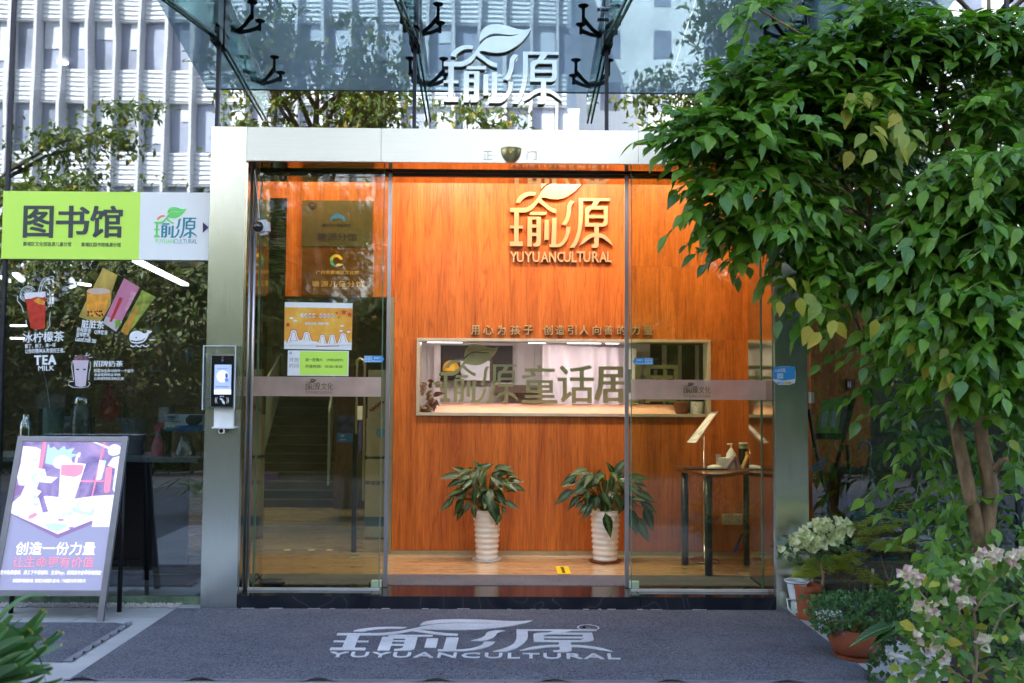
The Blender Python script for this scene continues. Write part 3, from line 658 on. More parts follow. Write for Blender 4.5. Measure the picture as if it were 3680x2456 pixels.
# ================================================================ lettering and logos on walls
def letters_px(t, mat, chars, xs, v0, v1, y, th, bold=.02):
    for ch, (a0, a1) in zip(chars, xs): text_px(ch, 'letter', mat, t, a0, v0, a1, v1, y, th, bold)
lg = thing('steel_logo_sign', 'raised brushed steel leaf logo with two characters above the entrance', 'sign', PY(1720, 380, YG - .03))
logo_px(lg, M('logo_steel', (.93, .94, .93), .22, .8, var=.02), 1580 + 76 / 5.058, 80 + 65 / 5.058, 1580 + 2240 / 5.058, 80 + 1502 / 5.058, YG - .012, .022)
gl = thing('gold_logo_sign', 'raised gold leaf logo with two characters on the orange laminate wall', 'sign', PY(2018, 900, YW))
logo_px(gl, gold, 1833, 622, 2203, 893, YW - .006, .03)
gt = thing('gold_lettering', 'gold Latin capitals under the gold logo on the laminate wall', 'lettering', PY(2018, 944, YW))
word = 'YUYUANCULTURAL'; xw = [1043, 1100, 1165, 1230, 1300, 1368, 1435, 1487, 1553, 1597, 1650, 1722, 1783, 1846]; ww_ = [62, 58, 62, 58, 62, 55, 50, 58, 42, 52, 58, 58, 62, 40]
letters_px(gt, gold, word, [(1380 + a * .43375, 1380 + (a + b_) * .43375) for a, b_ in zip(xw, ww_)], 906, 944, YW - .006, .022, .012)
gs = thing('gold_motto', 'row of small gold Chinese characters above the wall opening', 'lettering', PY(2018, 1205, YW))
mu = [(585, 640), (665, 735), (760, 815), (847, 915), (935, 1000), (1068, 1130), (1150, 1210), (1233, 1290), (1310, 1370), (1397, 1455), (1473, 1535), (1563, 1620), (1660, 1712), (1736, 1800)]
letters_px(gs, gold, '用心为孩子创造引人向善的力量', [(1380 + a * .536, 1380 + b_ * .536) for a, b_ in mu], 1170, 1204, YW - .004, .014, .016)
# the standing letters in the opening
YL = YW + .24
sl_ = thing('standing_letters', 'olive metal leaf logo and big Chinese characters standing on the ledge in the opening', 'lettering', PY(1990, 1450, YL))
logo_px(sl_, olive_metal, 1584, 1238, 1866, 1449, YL, .02)
letters_px(sl_, olive_metal, '童话剧团', [(1876, 2002), (2003, 2134), (2136, 2300), (2318, 2436)], 1313, 1450, YL, .02, .018)
# ledge in front of them
lx0, lx1 = PY(1570, 1467, YW + .1).x, PY(2436, 1467, YW + .1).x; lz0 = PY(2000, 1484, YW + .1).z; lz1 = PY(2000, 1450, YL).z
lb = thing('sloping_ledge', 'pale salmon sloping ledge board in the wall opening under the standing letters', 'ledge', (0, YW + .1, lz0))
MB().prism([(lx0 - .03, YW + .1, lz0 - .01), (lx1 + .03, YW + .1, lz0 - .01), (lx1, YL - .01, lz1 - .004), (lx0, YL - .01, lz1 - .004)], (0, .01, -.015)).build('board', M('salmon_board', (.80, .46, .32), .5, var=.02), lb)
B('sill', M('sill_board', (.5, .4, .3), .6), lb, ox0 + w, ox1 - w, YW + .031, YL + .3, oz0 + w - .02, oz0 + w)
# room behind the opening
rm = thing('back_room', 'room behind the wall opening with pale panelled walls', 'room', (0, 3.2, zf))
zr0, zr1 = .5, 2.05
YR = 2.9
B('back_wall', white_wall, rm, WX0 + .05, 1.25, YR, YR + .05, zf, 2.3)
for i in range(26): B('groove_panel', white_wall, rm, WX0 + .06 + i * .081, WX0 + .06 + i * .081 + .077, YR - .012, YR, 1.2, 2.2)
B('back_wall', M('dark_olive_wall', (.10, .075, .035), .6), rm, 1.25, 2.7, YR + .3, YR + .35, zf, 2.3)
B('side_wall', white_wall, rm, WX0, WX0 + .05, YW + .16, YR, zf, 2.3); B('side_wall', white_wall, rm, 2.66, 2.7, YW + .1, YR + .3, zf, 2.3)
zc0 = PY(2000, 1232, 2.2).z
B('ceiling', M('room_ceiling', (.35, .12, .09), .6), rm, WX0, 2.7, YW + .16, YR + .3, zc0 + .03, zc0 + .06)
bm_ = thing('band_shelf', 'dark shelf recess along the back wall of the room', 'shelf', (0, YR - .2, 1.2))
r = box_px(1583, 1243, 1850, 1368, YR - .02)
B('recess', M('recess_dark', (.05, .045, .04), .7), bm_, r[0], r[2] - .02, YR - .06, YR - .013, r[1], r[3])
r2 = box_px(1770, 1385, 1940, 1412, YR - .02); B('shelf_board', M('shelf_brown', (.12, .08, .05), .6), bm_, r2[0], r2[2], YR - .2, YR - .013, r2[1], r2[3])
r2 = box_px(1560, 1243, 1583, 1450, YR - .1); B('post', white_wall, bm_, r2[0], r2[2], YR - .12, YR - .013, r2[1], r2[3])
ce = thing('framed_certificate', 'white certificate in a dark wooden frame behind the standing letters', 'certificate', PY(1700, 1370, YR - .1))
r = box_px(1655, 1298, 1760, 1368, YR - .08)
B('frame', wood_dark, ce, r[0] - .02, r[2] + .02, YR - .1, YR - .07, r[1] - .02, r[3] + .02); B('paper', M('paper', (.7, .72, .78), .7), ce, r[0], r[2], YR - .104, YR - .101, r[1], r[3])
text_px('荣誉证书', 'heading', black_print, ce, 1685, 1304, 1725, 1312, YR - .106, .001)
r = box_px(1590, 1300, 1650, 1368, YR - .2)
ct = thing('yellow_toy', 'yellow and black round toy left of the certificate', 'toy', ((r[0] + r[2]) / 2, YR - .2, r[1]))
MB().ell(((r[0] + r[2]) / 2, YR - .2, (r[1] + r[3]) / 2 + .02), (r[2] - r[0]) / 2, .08, (r[3] - r[1]) / 2.2, 20, 12).build('body', M('toy_yellow', (.75, .42, .03), .6), ct, smooth=True)
MB().ell(((r[0] + r[2]) / 2, YR - .24, r[1] + .05), .1, .06, .035, 20, 8).build('base', M('toy_black', (.03, .025, .02), .6), ct, smooth=True)
# white curtain
r = box_px(1950, 1240, 2262, 1462, 2.55)
cu = thing('white_curtain', 'white cloth curtain hanging in the room behind the opening', 'curtain', ((r[0] + r[2]) / 2, 2.55, r[1]))
mb = MB(); nx, nz = 90, 14
for i in range(nx + 1):
    for j in range(nz + 1):
        s, q = i / nx, j / nz; dep = (.012 + .03 * (1 - q)) * math.sin(s * 34 + math.sin(s * 9) * 2 + q * 1.5) + .02 * math.sin(s * 11 + q * 3)
        mb.v.append(Vector((r[0] + (r[2] - r[0] + .06) * s + .02 * (1 - q) * math.sin(s * 7), 2.55 + dep, r[1] - .05 + (r[3] - r[1] + .05 - .03 * s) * q)))
mb.f = [(i * (nz + 1) + j, (i + 1) * (nz + 1) + j, (i + 1) * (nz + 1) + j + 1, i * (nz + 1) + j + 1) for i in range(nx) for j in range(nz)]
mb.build('cloth', M('curtain_cloth', (.82, .76, .80), .8, var=.03), cu, smooth=True)
# lights of the room
for i, (u0, u1, v) in enumerate(((1535, 1660, 1237), (1900, 1960, 1239), (2040, 2160, 1240), (2180, 2225, 1243))):
    p, q = PY(u0, v, 2.2), PY(u1, v, 2.2)
    t = thing('strip_light', ('long strip light at the left end of the opening', 'short strip light left of the curtain', 'strip light above the curtain', 'short strip light right above the curtain')[i], 'strip light', (p.x, 2.2, zc0))
    B('tube', lamp_white, t, p.x, q.x, 2.2, 2.26, zc0 - .004, zc0 + .016)
for i, u in enumerate((1698, 1903, 2117, 2328)):
    p = PY(u, 1232, 1.75); t = thing('downlight', f'small round downlight, {("first", "second", "third", "fourth")[i]} from the left under the top of the opening', 'downlight', (p.x, 1.75, p.z), 'downlights over the opening')
    MB().lathe([(.0001, 0), (.03, 0), (.04, .012), (.04, .03), (.0001, .03)], (p.x, 1.75, zc0 - .001), 16).build('lens', lamp_warm, t, smooth=True)
area('room_light', (.1, 2.0, zc0 + .0), 2.0, .1, .55, (1, .88, .92), ('long white light above the standing letters', 'ceiling light'), aim=(.3, 2.9, 1.1), mat=lamp_white)
# dark cabinets right of the curtain
cb = thing('glass_cabinet', 'dark cabinet with pale uprights in the right part of the opening', 'cabinet', (1.6, 3.0, zf))
for u0, v0, u1, v1 in ((2380, 1240, 2396, 1320), (2350, 1330, 2362, 1370), (2384, 1320, 2392, 1460), (2438, 1240, 2450, 1460), (2500, 1240, 2512, 1460), (2280, 1320, 2286, 1460)):
    r = box_px(u0, v0, u1, v1, 3.0); B('upright', M('pale_upright', (.5, .5, .42), .5), cb, r[0], r[2], 3.0, 3.03, r[1], r[3])
for u0, v0, u1, v1 in ((2286, 1315, 2400, 1322), (2305, 1357, 2384, 1370)):
    r = box_px(u0, v0, u1, v1, 3.02); B('shelf', M('green_shelf', (.12, .17, .10), .5), cb, r[0], r[2], 3.01, 3.1, r[1], r[3])

# ================================================================ passage on the left, seen through the doors
def plaque(label, u0, v0, u1, v1, mat):
    t = thing('wall_plaque', label, 'plaque', PY((u0 + u1) / 2, v1, YW - .02)); r = box_px(u0, v0, u1, v1, YW - .02)
    B('plate', mat, t, r[0], r[2], YW - .02, YW - .002, r[1], r[3], .003); return t
p1 = plaque('olive grey metal plaque with a small blue house emblem, upper of the two', 1084, 721, 1337, 888, M('plaque_olive', (.12, .125, .07), .35, .6))
yp = YW - .022
poly_px(sm([(1185, 795), (1190, 778), (1203, 770), (1203, 765), (1222, 770), (1240, 780), (1240, 797), (1232, 797), (1230, 786), (1195, 786), (1193, 797)], 1), 'emblem', M('blue_emblem', (.02, .16, .42), .5), p1, yp)
text_px('黄埔区公共图书馆', 'lettering', black_print, p1, 1158, 805, 1260, 816, yp, .001, .02); text_px('瑜源分馆', 'lettering', black_print, p1, 1140, 838, 1282, 866, yp, .001, .02)
poly_px([(1108, 734), (1122, 726), (1137, 734), (1137, 748), (1122, 756), (1108, 748)], 'badge', black_print, p1, yp, .001, holes=([(1111, 736), (1122, 730), (1134, 736), (1134, 746), (1122, 752), (1111, 746)],))
for q in (0, 5, 10): poly_px([(1112, 738 + q * .8), (1122, 743 + q * .8), (1133, 738 + q * .8), (1133, 740 + q * .8), (1122, 745 + q * .8), (1112, 740 + q * .8)], 'badge_line', black_print, p1, yp, .001)
p2_ = plaque('brown metal plaque with gold writing and a round multicolour emblem, lower of the two', 1084, 891, 1340, 1064, M('plaque_brown', (.16, .065, .015), .3, .5))
go_ = M('gold_print', (.75, .5, .15), .4, .4)
def arcband(cx, cy, r0, r1, a0, a1, n=14): return [(cx + r1 * math.cos(a0 + (a1 - a0) * i / n), cy - r1 * math.sin(a0 + (a1 - a0) * i / n)) for i in range(n + 1)] + [(cx + r0 * math.cos(a1 - (a1 - a0) * i / n), cy - r0 * math.sin(a1 - (a1 - a0) * i / n)) for i in range(n + 1)]
poly_px(arcband(1209, 938, 13, 23, .2, 1.9), 'emblem', M('emblem_yellow', (.75, .5, .05), .5), p2_, yp); poly_px(arcband(1209, 938, 13, 23, 1.95, 3.1), 'emblem', M('emblem_lime', (.4, .55, .1), .5), p2_, yp)
poly_px(arcband(1209, 938, 13, 23, 3.15, 4.3), 'emblem', M('emblem_teal', (.05, .4, .4), .5), p2_, yp); poly_px([(1203, 958), (1213, 948), (1235, 950), (1222, 958)], 'emblem', M('emblem_cream', (.7, .65, .4), .5), p2_, yp)
text_px('广州市黄埔区文化馆', 'lettering', go_, p2_, 1135, 973, 1290, 987, yp, .001, .015); text_px('瑜源儿童分馆', 'lettering', go_, p2_, 1120, 1010, 1306, 1032, yp, .001, .015, spacing=1.25)

YE = 7.5
lou = thing('slatted_ceiling', 'dark slatted ceiling over the passage', 'ceiling', (-2, 4, 3.1))
for i in range(34): B('slat', M('slat_dark', (.035, .035, .03), .6), lou, -5.5, WX0 - .05, YW + .1 + i * .18, YW + .16 + i * .18, 2.86, 2.95)
for i, (u0, u1, v, l) in enumerate(((1305, 1415, 1137, 'upper'), (1348, 1415, 1190, 'middle'), (1395, 1415, 1236, 'lower'), (990, 1080, 1190, 'upper left'), (990, 1080, 1237, 'lower left'))):
    z = 2.84; q = PZ(u0, v, z); yq = q.y; q2 = PY(u1, v, yq)
    t = thing('tube_light', f'{l} white tube light on the slatted ceiling of the passage', 'tube light', (q.x, yq, z)); B('tube', lamp_white, t, q.x, q2.x, yq, yq + .05, z - .02, z)
for i, (u0, u1, v) in enumerate(((950, 1030, 732), (973, 1030, 788))):
    r = box_px(u0, v - 2, u1, v + 2, 4.0); t = thing('tube_light', f'{("upper", "lower")[i]} white tube light seen in the slot left of the plaques', 'tube light', (r[0], 4.0, r[1])); B('tube', lamp_white, t, r[0], r[2], 4.0, 4.04, r[1], r[3])
B('passage_back', M('passage_wall', (.16, .13, .08), .8), None, -8, WX0 + 1, YE, YE + .1, .066, 3.1, kind='structure')
# staircase climbing to the left and back
stc = thing('staircase', 'dark staircase with pale side rails at the back of the passage', 'staircase', PY(1100, 1880, 4.2))
Y0 = 4.3
for i in range(12):
    r0 = box_px(975, 1795 - i * 33, 1175, 1828 - i * 33, Y0 + i * .24)
    B('tread', M('tread_dark', (.045, .035, .02), .5), stc, r0[0] - .3, r0[2] + .1, Y0 + i * .24, Y0 + (i + 1) * .24 + .02, r0[1], r0[3] - .012)
    B('tread_nose', M('tread_nose', (.14, .11, .05), .4), stc, r0[0] - .3, r0[2] + .1, Y0 + i * .24 - .01, Y0 + i * .24 + .03, r0[3] - .010, r0[3])
for (u0, v0, ya_), (u1, v1, yb_) in ((((1175, 1745, 4.1)), ((1200, 1440, 6.2))), (((940, 1640, 4.1)), ((1000, 1420, 6.2)))):
    a_, b_ = PY(u0, v0, ya_), PY(u1, v1, yb_); MB().prism([a_, b_, b_ + Vector((0, 0, .5)), a_ + Vector((0, 0, .75))], (.02, 0, 0)).build('glass_side', M('pale_balustrade', (.42, .46, .40), .3), stc)
# brown display board with posters between stairs and gate
r = box_px(1200, 1425, 1278, 1830, 3.6); bd = thing('brown_board', 'dark brown board with a photo poster and a blue wifi notice behind the left door', 'board', (r[0], 3.6, r[1]))
B('board', wood_dark, bd, r[0], r[2] + .1, 3.6, 3.64, r[1], r[3] + .3)
r = box_px(1210, 1495, 1272, 1552, 3.59); B('photo_poster', M('photo_poster', (.06, .09, .20), .4, var=.8, vs=9), bd, r[0], r[2], 3.585, 3.597, r[1], r[3])
r = box_px(1212, 1557, 1268, 1590, 3.59); B('wifi_notice', M('notice_blue', (.03, .18, .5), .4), bd, r[0], r[2], 3.585, 3.597, r[1], r[3])
for k in (1, 2, 3): poly_px(arcband(1231, 1574, k * 3.2, k * 3.2 + 1.6, .7, 2.44, 6), 'wifi_arc', white_print, bd, 3.583, .001)
text_px('WIFI', 'notice_text', white_print, bd, 1222, 1578, 1242, 1584, 3.583, .001)
# security gate
YGt = 2.3
gt_ = thing('security_gate', 'narrow book security gate with dark glass panel inside the left door', 'gate', PZ(1270, 2000, zf))
yg = gt_.location.y
for u0, v0, u1, v1, m in ((1266, 1560, 1283, 1985, black_plastic), (1255, 1995, 1290, 2003, glass_edge)):
    r = box_px(u0, v0, u1, v1, yg); B('post', m, gt_, r[0], r[2], yg - .02, yg + .02, r[1], r[3], .004)
for u0, v0, u1, v1, m in ((1279, 1300, 1285, 1560, bronze), (1305, 1300, 1311, 1800, bronze), (1285, 1460, 1304, 1510, white_paint), (1290, 1505, 1300, 1620, M('gate_violet', (.12, .10, .3), .3))):
    r = box_px(u0, v0, u1, v1, yg + .05); B('gate_bar', m, gt_, r[0], r[2], yg + .03, yg + .07, r[1], r[3], .002)
MB().tube([PY(1282, 1310, yg + .05), PY(1284, 1296, yg + .05), PY(1295, 1290, yg + .05), PY(1306, 1296, yg + .05), PY(1308, 1310, yg + .05)], .012, 8).build('gate_top', bronze, gt_, smooth=True)
# pale cabinet (mobile service machine)
ym = 2.2
r = box_px(1311, 1520, 1412, 1972, ym); mc = thing('service_machine', 'pale grey service machine with dark lettering beside the passage wall', 'machine', (r[0], ym, r[1]))
cream = M('machine_cream', (.42, .42, .33), .4); zm = PY(1360, 1650, ym).z
B('lower_body', cream, mc, r[0], r[2] + .12, ym, ym + .5, .08, zm, .012); B('upper_body', cream, mc, r[0], r[2] + .12, ym + .01, ym + .5, zm + .015, PY(1360, 1500, ym).z, .012)
B('blue_panel', M('machine_blue', (.06, .13, .25), .4), mc, r[0] + .0, r[2] + .01, ym - .004, ym - .0005, PY(1360, 1892, ym).z, PY(1360, 1858, ym).z)
text_px('移动送书', 'lettering', M('machine_ink', (.03, .05, .16), .5), mc, 1312, 1728, 1385, 1744, ym - .002, .001, .02)
poly_px(arcband(1368, 1556, 0.1, 17, 0, 6.2, 24), 'round_sticker', M('sticker_blue', (.12, .4, .6), .5), mc, ym - .002)
nb = thing('notice_board', 'pale notice board with small diagrams above the service machine', 'notice board', PY(1370, 1500, ym + .02)); r = box_px(1322, 1330, 1414, 1500, ym + .02)
B('board', cream, nb, r[0], r[2] + .1, ym + .02, ym + .05, r[1], r[3])
for k in range(5): poly_px([(1328 + k * 9, 1478 - k * 7), (1345 + k * 9, 1478 - k * 7), (1345 + k * 9, 1470 - k * 7), (1328 + k * 9, 1470 - k * 7)], 'diagram_block', M('diagram_red', (.25, .05, .03), .5), nb, ym + .018, .002)
# dashed line on the floor, violet bin, little things at the door foot
tp = thing('floor_tape', 'dashed grey and yellow tape line across the passage floor', 'tape', PZ(1090, 1978, zf + .004))
for u0, u1, m in ((925, 1018, 0), (1018, 1042, 1), (1055, 1104, 0), (1106, 1130, 1), (1130, 1172, 0), (1172, 1194, 1), (1194, 1262, 0)):
    a_, b_ = PZ(u0, 1978, zf + .003), PZ(u1, 1978, zf + .003); B('tape_piece', M('tape_cream', (.8, .7, .4), .5) if m else M('tape_grey', (.1, .13, .16), .5), tp, a_.x, b_.x - .002, a_.y, a_.y + .05, zf + .001, zf + .003)
vb = thing('violet_bin', 'violet bin at the left of the passage floor', 'bin', PZ(955, 1800, zf)); c = vb.location
MB().lathe([(.0001, 0), (.10, 0), (.13, .3), (.12, .3), (.0001, .29)], (c.x, c.y, zf), 20).build('tub', M('violet_plastic', (.13, .05, .22), .4), vb, smooth=2)
cdv = thing('black_cushion', 'flat dark blue pad lying behind the foot of the left glass door', 'pad', PZ(965, 2115, zf)); c = cdv.location
MB().ell((c.x, .31, zf + .02), .085, .045, .022, 20, 8).build('pad', M('pad_navy', (.015, .02, .035), .6), cdv, smooth=True)
MB().tube([(c.x - .06, .31, zf + .03), (c.x - .1, .31, zf + .075), (c.x - .12, .3, zf + .02)], .005, 6).build('strap', black_plastic, cdv, smooth=True)
bt = thing('door_holder', 'black bar lying behind the foot of the left glass door', 'bar', PZ(1300, 2105, zf)); a_, b_ = PY(1257, 2103, .3), PY(1340, 2112, .3)
MB().tube([a_, b_], .009, 8).build('bar', black_plastic, bt); MB().tube([PY(1327, 2110, .3), PY(1327, 2093, .3)], .004, 6).build('pin', black_plastic, bt)
# pot saucers etc. on the lobby floor: yellow sticker
ys_ = thing('floor_sticker', 'yellow sticker with black writing on the lobby floor', 'sticker', PZ(2024, 2050, zf + .003))
q = [PZ(u, v, zf + .0025) for u, v in ((1996, 2036), (2043, 2036), (2053, 2063), (2005, 2063))]
MB().prism(q, (0, 0, .0012)).build('film', M('sticker_yellow', (.8, .55, .02), .5), ys_)
tb = text_raw('请保持安静', .03); fit(tb, lambda s, t, d: q[0].lerp(q[1], .35 + .25 * t).lerp(q[3].lerp(q[2], .35 + .25 * t), .1 + .8 * s) + Vector((0, 0, .0015 + (.0008 if d > 0 else 0)))).build('lettering', black_print, ys_)
# wall socket
so_ = thing('wall_socket', 'double white wall socket low on the laminate wall behind the table', 'socket', PY(2632, 1886, YW - .01)); r = box_px(2595, 1847, 2669, 1886, YW - .01)
hw = (r[0] + r[2]) / 2
for xa, xb in ((r[0], hw - .001), (hw + .001, r[2])):
    pl = B('plate', M('socket_cream', (.72, .68, .5), .4), so_, xa, xb, YW - .012, YW - .001, r[1], r[3], .003); cxm = (xa + xb) / 2
    for dx, dz, ang in ((-.012, .02, 0), (.012, .02, 0), (0, -.004, 1), (-.014, -.022, 2), (.014, -.022, 2)): B('slot', black_plastic, pl, cxm + dx - .003, cxm + dx + .003, YW - .0135, YW - .0125, (r[1] + r[3]) / 2 + dz - .004, (r[1] + r[3]) / 2 + dz + .004)
# ================================================================ library sign on the left
YSg = YG - .035
ls = thing('library_sign', 'long lime green and white library sign board on the left glass wall', 'sign', PY(380, 930, YSg))
r = box_px(8, 690, 753, 933, YSg); xs_ = PY(502, 810, YSg).x
B('lime_panel', lime, ls, r[0], xs_, YSg, YSg + .03, r[1], r[3]); B('white_panel', sign_white, ls, xs_ + .0004, r[2] + .004, YSg, YSg + .03, r[1], r[3])
q = .3319
for ch, a0, a1 in (('图', 254, 578), ('书', 608, 968), ('馆', 978, 1328)): text_px(ch, 'character', dark_slate, ls, a0 * q, 660 + 242 * q, a1 * q, 660 + 588 * q, YSg, .003, .026)
text_px('黄埔区文化馆瑜源儿童分馆', 'small_print', dark_slate, ls, 250 * q, 660 + 632 * q, 773 * q, 660 + 680 * q, YSg, .001, .008)
text_px('黄埔区图书馆瑜源分馆', 'small_print', dark_slate, ls, 880 * q, 660 + 640 * q, 1308 * q, 660 + 686 * q, YSg, .001, .008)
lm = {k: teal for k in LOGO}; lm['arc'] = orange_print; lm['leaf'] = leafgreen
logo_px(ls, lm, 1672 * q, 660 + 256 * q, 2140 * q, 660 + 590 * q, YSg, .003, 'logo_stroke')
text_px('YUYUAN', 'small_print', leafgreen, ls, 1676 * q, 660 + 602 * q, 1882 * q, 660 + 650 * q, YSg, .001, -.01); text_px('CULTURAL', 'small_print', teal, ls, 1886 * q, 660 + 603 * q, 2135 * q, 660 + 652 * q, YSg, .001, -.01)
poly_px([(2197 * q, 660 + 420 * q), (2260 * q, 660 + 476 * q), (2197 * q, 660 + 535 * q)], 'arrow', M('violet_ink', (.03, .02, .10), .4), ls, YSg, .002)

# ================================================================ window decals (print on the glass)
YD = YG - .006
k7 = 1853 / 780.0
def S(pts): return [(x / k7, 900 + y / k7) for x, y in pts]
def T(t, body, u0, v0, u1, v1, bold=.02, ang=0.0, mat=None, **k): return text_px(body, 'lettering', mat or white_print, t, u0 / k7, 900 + v0 / k7, u1 / k7, 900 + v1 / k7, YD - .001, .001, bold, ang, **k)
def stroke(t, pts, wd=3.5, mat=None, closed=False):
    P_ = S(pts); P_ = P_ + P_[:1] if closed else P_
    mb = MB().tube([PY(u, v, YD) for u, v in P_], wd / k7 / 577 / 2 * 1.2, 5); return mb.build('line', mat or white_print, t)
red_tea = M('tea_red', (.50, .03, .015), .4, var=.35, vs=30); foam = M('foam_white', (.72, .70, .74), .6, var=.1, vs=60); amber = M('tea_amber', (.72, .30, .03), .4, var=.3, vs=25); pearl = M('pearl_brown', (.06, .01, .01), .4)
d = thing('iced_tea_decal', 'window decal of a red iced lemon tea glass with a bent straw', 'window decal', PY(130, 1180, YD))
poly_px(S([(216, 395), (388, 380), (388, 640), (380, 668), (320, 678), (262, 665), (235, 500)]), 'glass', red_tea, d, YD)
poly_px(S([(208, 372), (240, 362), (300, 360), (388, 352), (392, 395), (360, 404), (310, 398), (270, 412), (215, 418)]), 'foam', foam, d, YD - .001)
poly_px(S([(285, 430), (330, 405), (385, 440), (380, 470), (330, 460)]), 'lemon_wedge', amber, d, YD - .001)
def circ(cx, cy, r, n=22, a0=0, a1=6.2832): return [(cx + r * math.cos(a0 + (a1 - a0) * i / n), cy - r * math.sin(a0 + (a1 - a0) * i / n)) for i in range(n + (0 if a1 - a0 > 6.2 else 1))]
stroke(d, circ(240, 375, 68, 24, .5, 4.3)); stroke(d, circ(240, 375, 56, 24, .6, 4.2))
for i in range(6): a = .7 + i * .6; stroke(d, [(240 + 15 * math.cos(a), 375 - 15 * math.sin(a)), (240 + 46 * math.cos(a + .12), 375 - 46 * math.sin(a + .12)), (240 + 46 * math.cos(a - .12), 375 - 46 * math.sin(a - .12)), (240 + 15 * math.cos(a), 375 - 15 * math.sin(a))], 3)
stroke(d, [(328, 362), (345, 290), (365, 250), (395, 235), (455, 222)], 4); stroke(d, [(348, 362), (362, 305), (380, 268), (405, 255), (460, 242)], 4); stroke(d, [(455, 222), (460, 242)], 3)
for i in range(5): stroke(d, [(343 + i * 6, 300 - i * 12), (360 + i * 6, 300 - i * 12)], 3)
for pts in ([(150, 390), (148, 430), (185, 480), (200, 530)], [(390, 320), (425, 345), (428, 400), (440, 480)], [(222, 595), (225, 630), (235, 648)], [(430, 530), (422, 590), (428, 640), (400, 680), (384, 680)]): stroke(d, pts, 4)
for cx_, cy_ in ((395, 420), (385, 495)): stroke(d, circ(cx_, cy_, 14, 12), 3, closed=True)
T(d, '冰柠檬茶', 195, 697, 545, 785, .02, .05); T(d, '累了，困了，来一杯', 213, 797, 475, 833, .01, .05); T(d, '让你的精神从青铜到王者。', 214, 838, 552, 878, .01, .03)
T(d, 'TEA', 292, 895, 480, 978, .06, .03, spacing=1.2); T(d, 'TEA', 298, 903, 472, 972, .0, .03, mat=black_print, spacing=1.2); T(d, 'MILK', 327, 985, 462, 1028, .015, .03)
d = thing('bubble_tea_decal', 'window decal of an amber bubble tea cup on a tilted gold strip', 'window decal', PY(330, 1150, YD))
poly_px(S([(880, 150), (1003, 212), (955, 360), (945, 470), (848, 628), (672, 568), (745, 420)]), 'gold_strip', M('strip_gold', (.42, .30, .06), .4, var=.45, vs=9), d, YD)
poly_px(S([(745, 345), (760, 330), (845, 322), (930, 335), (946, 355), (890, 560), (830, 572), (765, 562), (740, 510)]), 'cup', amber, d, YD - .001)
poly_px(S(circ(845, 350, 1, 22)) and S([(845 + 98 * math.cos(a * .2856), 350 - 27 * math.sin(a * .2856)) for a in range(22)]), 'cup_top', M('cup_cream', (.55, .42, .33), .5), d, YD - .002)
stroke(d, [(845 + 102 * math.cos(a * .2856), 352 - 30 * math.sin(a * .2856)) for a in range(22)], 4, closed=True); stroke(d, [(905, 345), (945, 360), (940, 430), (905, 530), (880, 568)], 4); stroke(d, [(715, 515), (740, 565), (800, 590)], 4)
rp = random.Random(5)
for i in range(16): x, y = rp.uniform(752, 880), rp.uniform(515, 562); poly_px(S(circ(x, y, 8, 8)), 'pearl', pearl, d, YD - .0025, .001)
T(d, '脏脏茶', 697, 598, 890, 668, .02, -.06); T(d, '奶味醇香', 657, 662, 778, 700, .01, -.08); T(d, 'Q弹爽滑', 806, 680, 918, 722, .01, -.08); T(d, '浓郁糖浆', 650, 700, 768, 738, .01, -.06); T(d, 'Good milk tea', 645, 738, 822, 785, .01, -.09, shear=.3)
d = thing('pink_strip_decal', 'pink poster strip on the window with a red drink tube', 'window decal', PY(440, 1100, YD))
poly_px(S([(1060, 238), (1193, 318), (993, 695), (880, 622)]), 'strip', M('strip_pink', (.50, .17, .28), .5, var=.12, vs=8), d, YD); poly_px(S([(905, 565), (1045, 610), (993, 695), (880, 622)]), 'strip_base', M('strip_lilac', (.45, .40, .42), .5), d, YD - .001)
poly_px(S([(1022, 400), (1048, 410), (955, 612), (935, 608)]), 'tube', M('tube_red', (.45, .02, .02), .4), d, YD - .002); poly_px(S([(985, 600), (1025, 592), (1035, 640), (985, 672)]), 'leaf_spot', M('spot_green', (.15, .3, .03), .5), d, YD - .002)
for i in range(4): T(d, '诗', 1070 + i * 20 - i * i * 2, 470 - i * 40, 1100 + i * 20, 515 - i * 40, 0, -.5, mat=M('pale_pink', (.7, .45, .5), .5))
d = thing('green_strip_decal', 'green and amber poster strip on the window behind the white whale', 'window decal', PY(500, 1130, YD))
poly_px(S([(1215, 340), (1330, 400), (1085, 728), (1030, 690)]), 'strip', M('strip_green', (.22, .27, .03), .5, var=.7, vs=22), d, YD); poly_px(S([(1165, 480), (1190, 490), (1085, 728), (1032, 692)]), 'bottle', M('strip_amber', (.5, .22, .03), .4, var=.3, vs=15), d, YD - .001)
d = thing('whale_decal', 'white whale with small waves stuck on the window', 'window decal', PY(505, 1240, YD))
poly_px(sm(S([(1105, 760), (1108, 720), (1130, 695), (1170, 685), (1205, 695), (1225, 712), (1250, 708), (1262, 695), (1245, 678), (1275, 688), (1303, 685), (1290, 705), (1272, 712), (1262, 740), (1240, 775), (1205, 795), (1150, 798), (1115, 785)]), 2), 'body', white_print, d, YD)
poly_px(S([(1112, 766), (1160, 775), (1215, 768), (1245, 745), (1222, 775), (1170, 785), (1120, 780)]), 'belly_line', black_print, d, YD - .0015, .001); poly_px(S(circ(1163, 746, 6, 10)), 'eye', black_print, d, YD - .0015, .001)
for x in (1115, 1165, 1222): stroke(d, [(x, 808), (x + 8, 820), (x + 28, 824), (x + 50, 808)], 9)
for x in (1275, 1300): stroke(d, [(x, 760), (x + 10, 771), (x + 25, 760)], 7)
d = thing('milk_tea_decal', 'window decal of a pale milk tea cup with sleepy eyes', 'window decal', PY(290, 1340, YD))
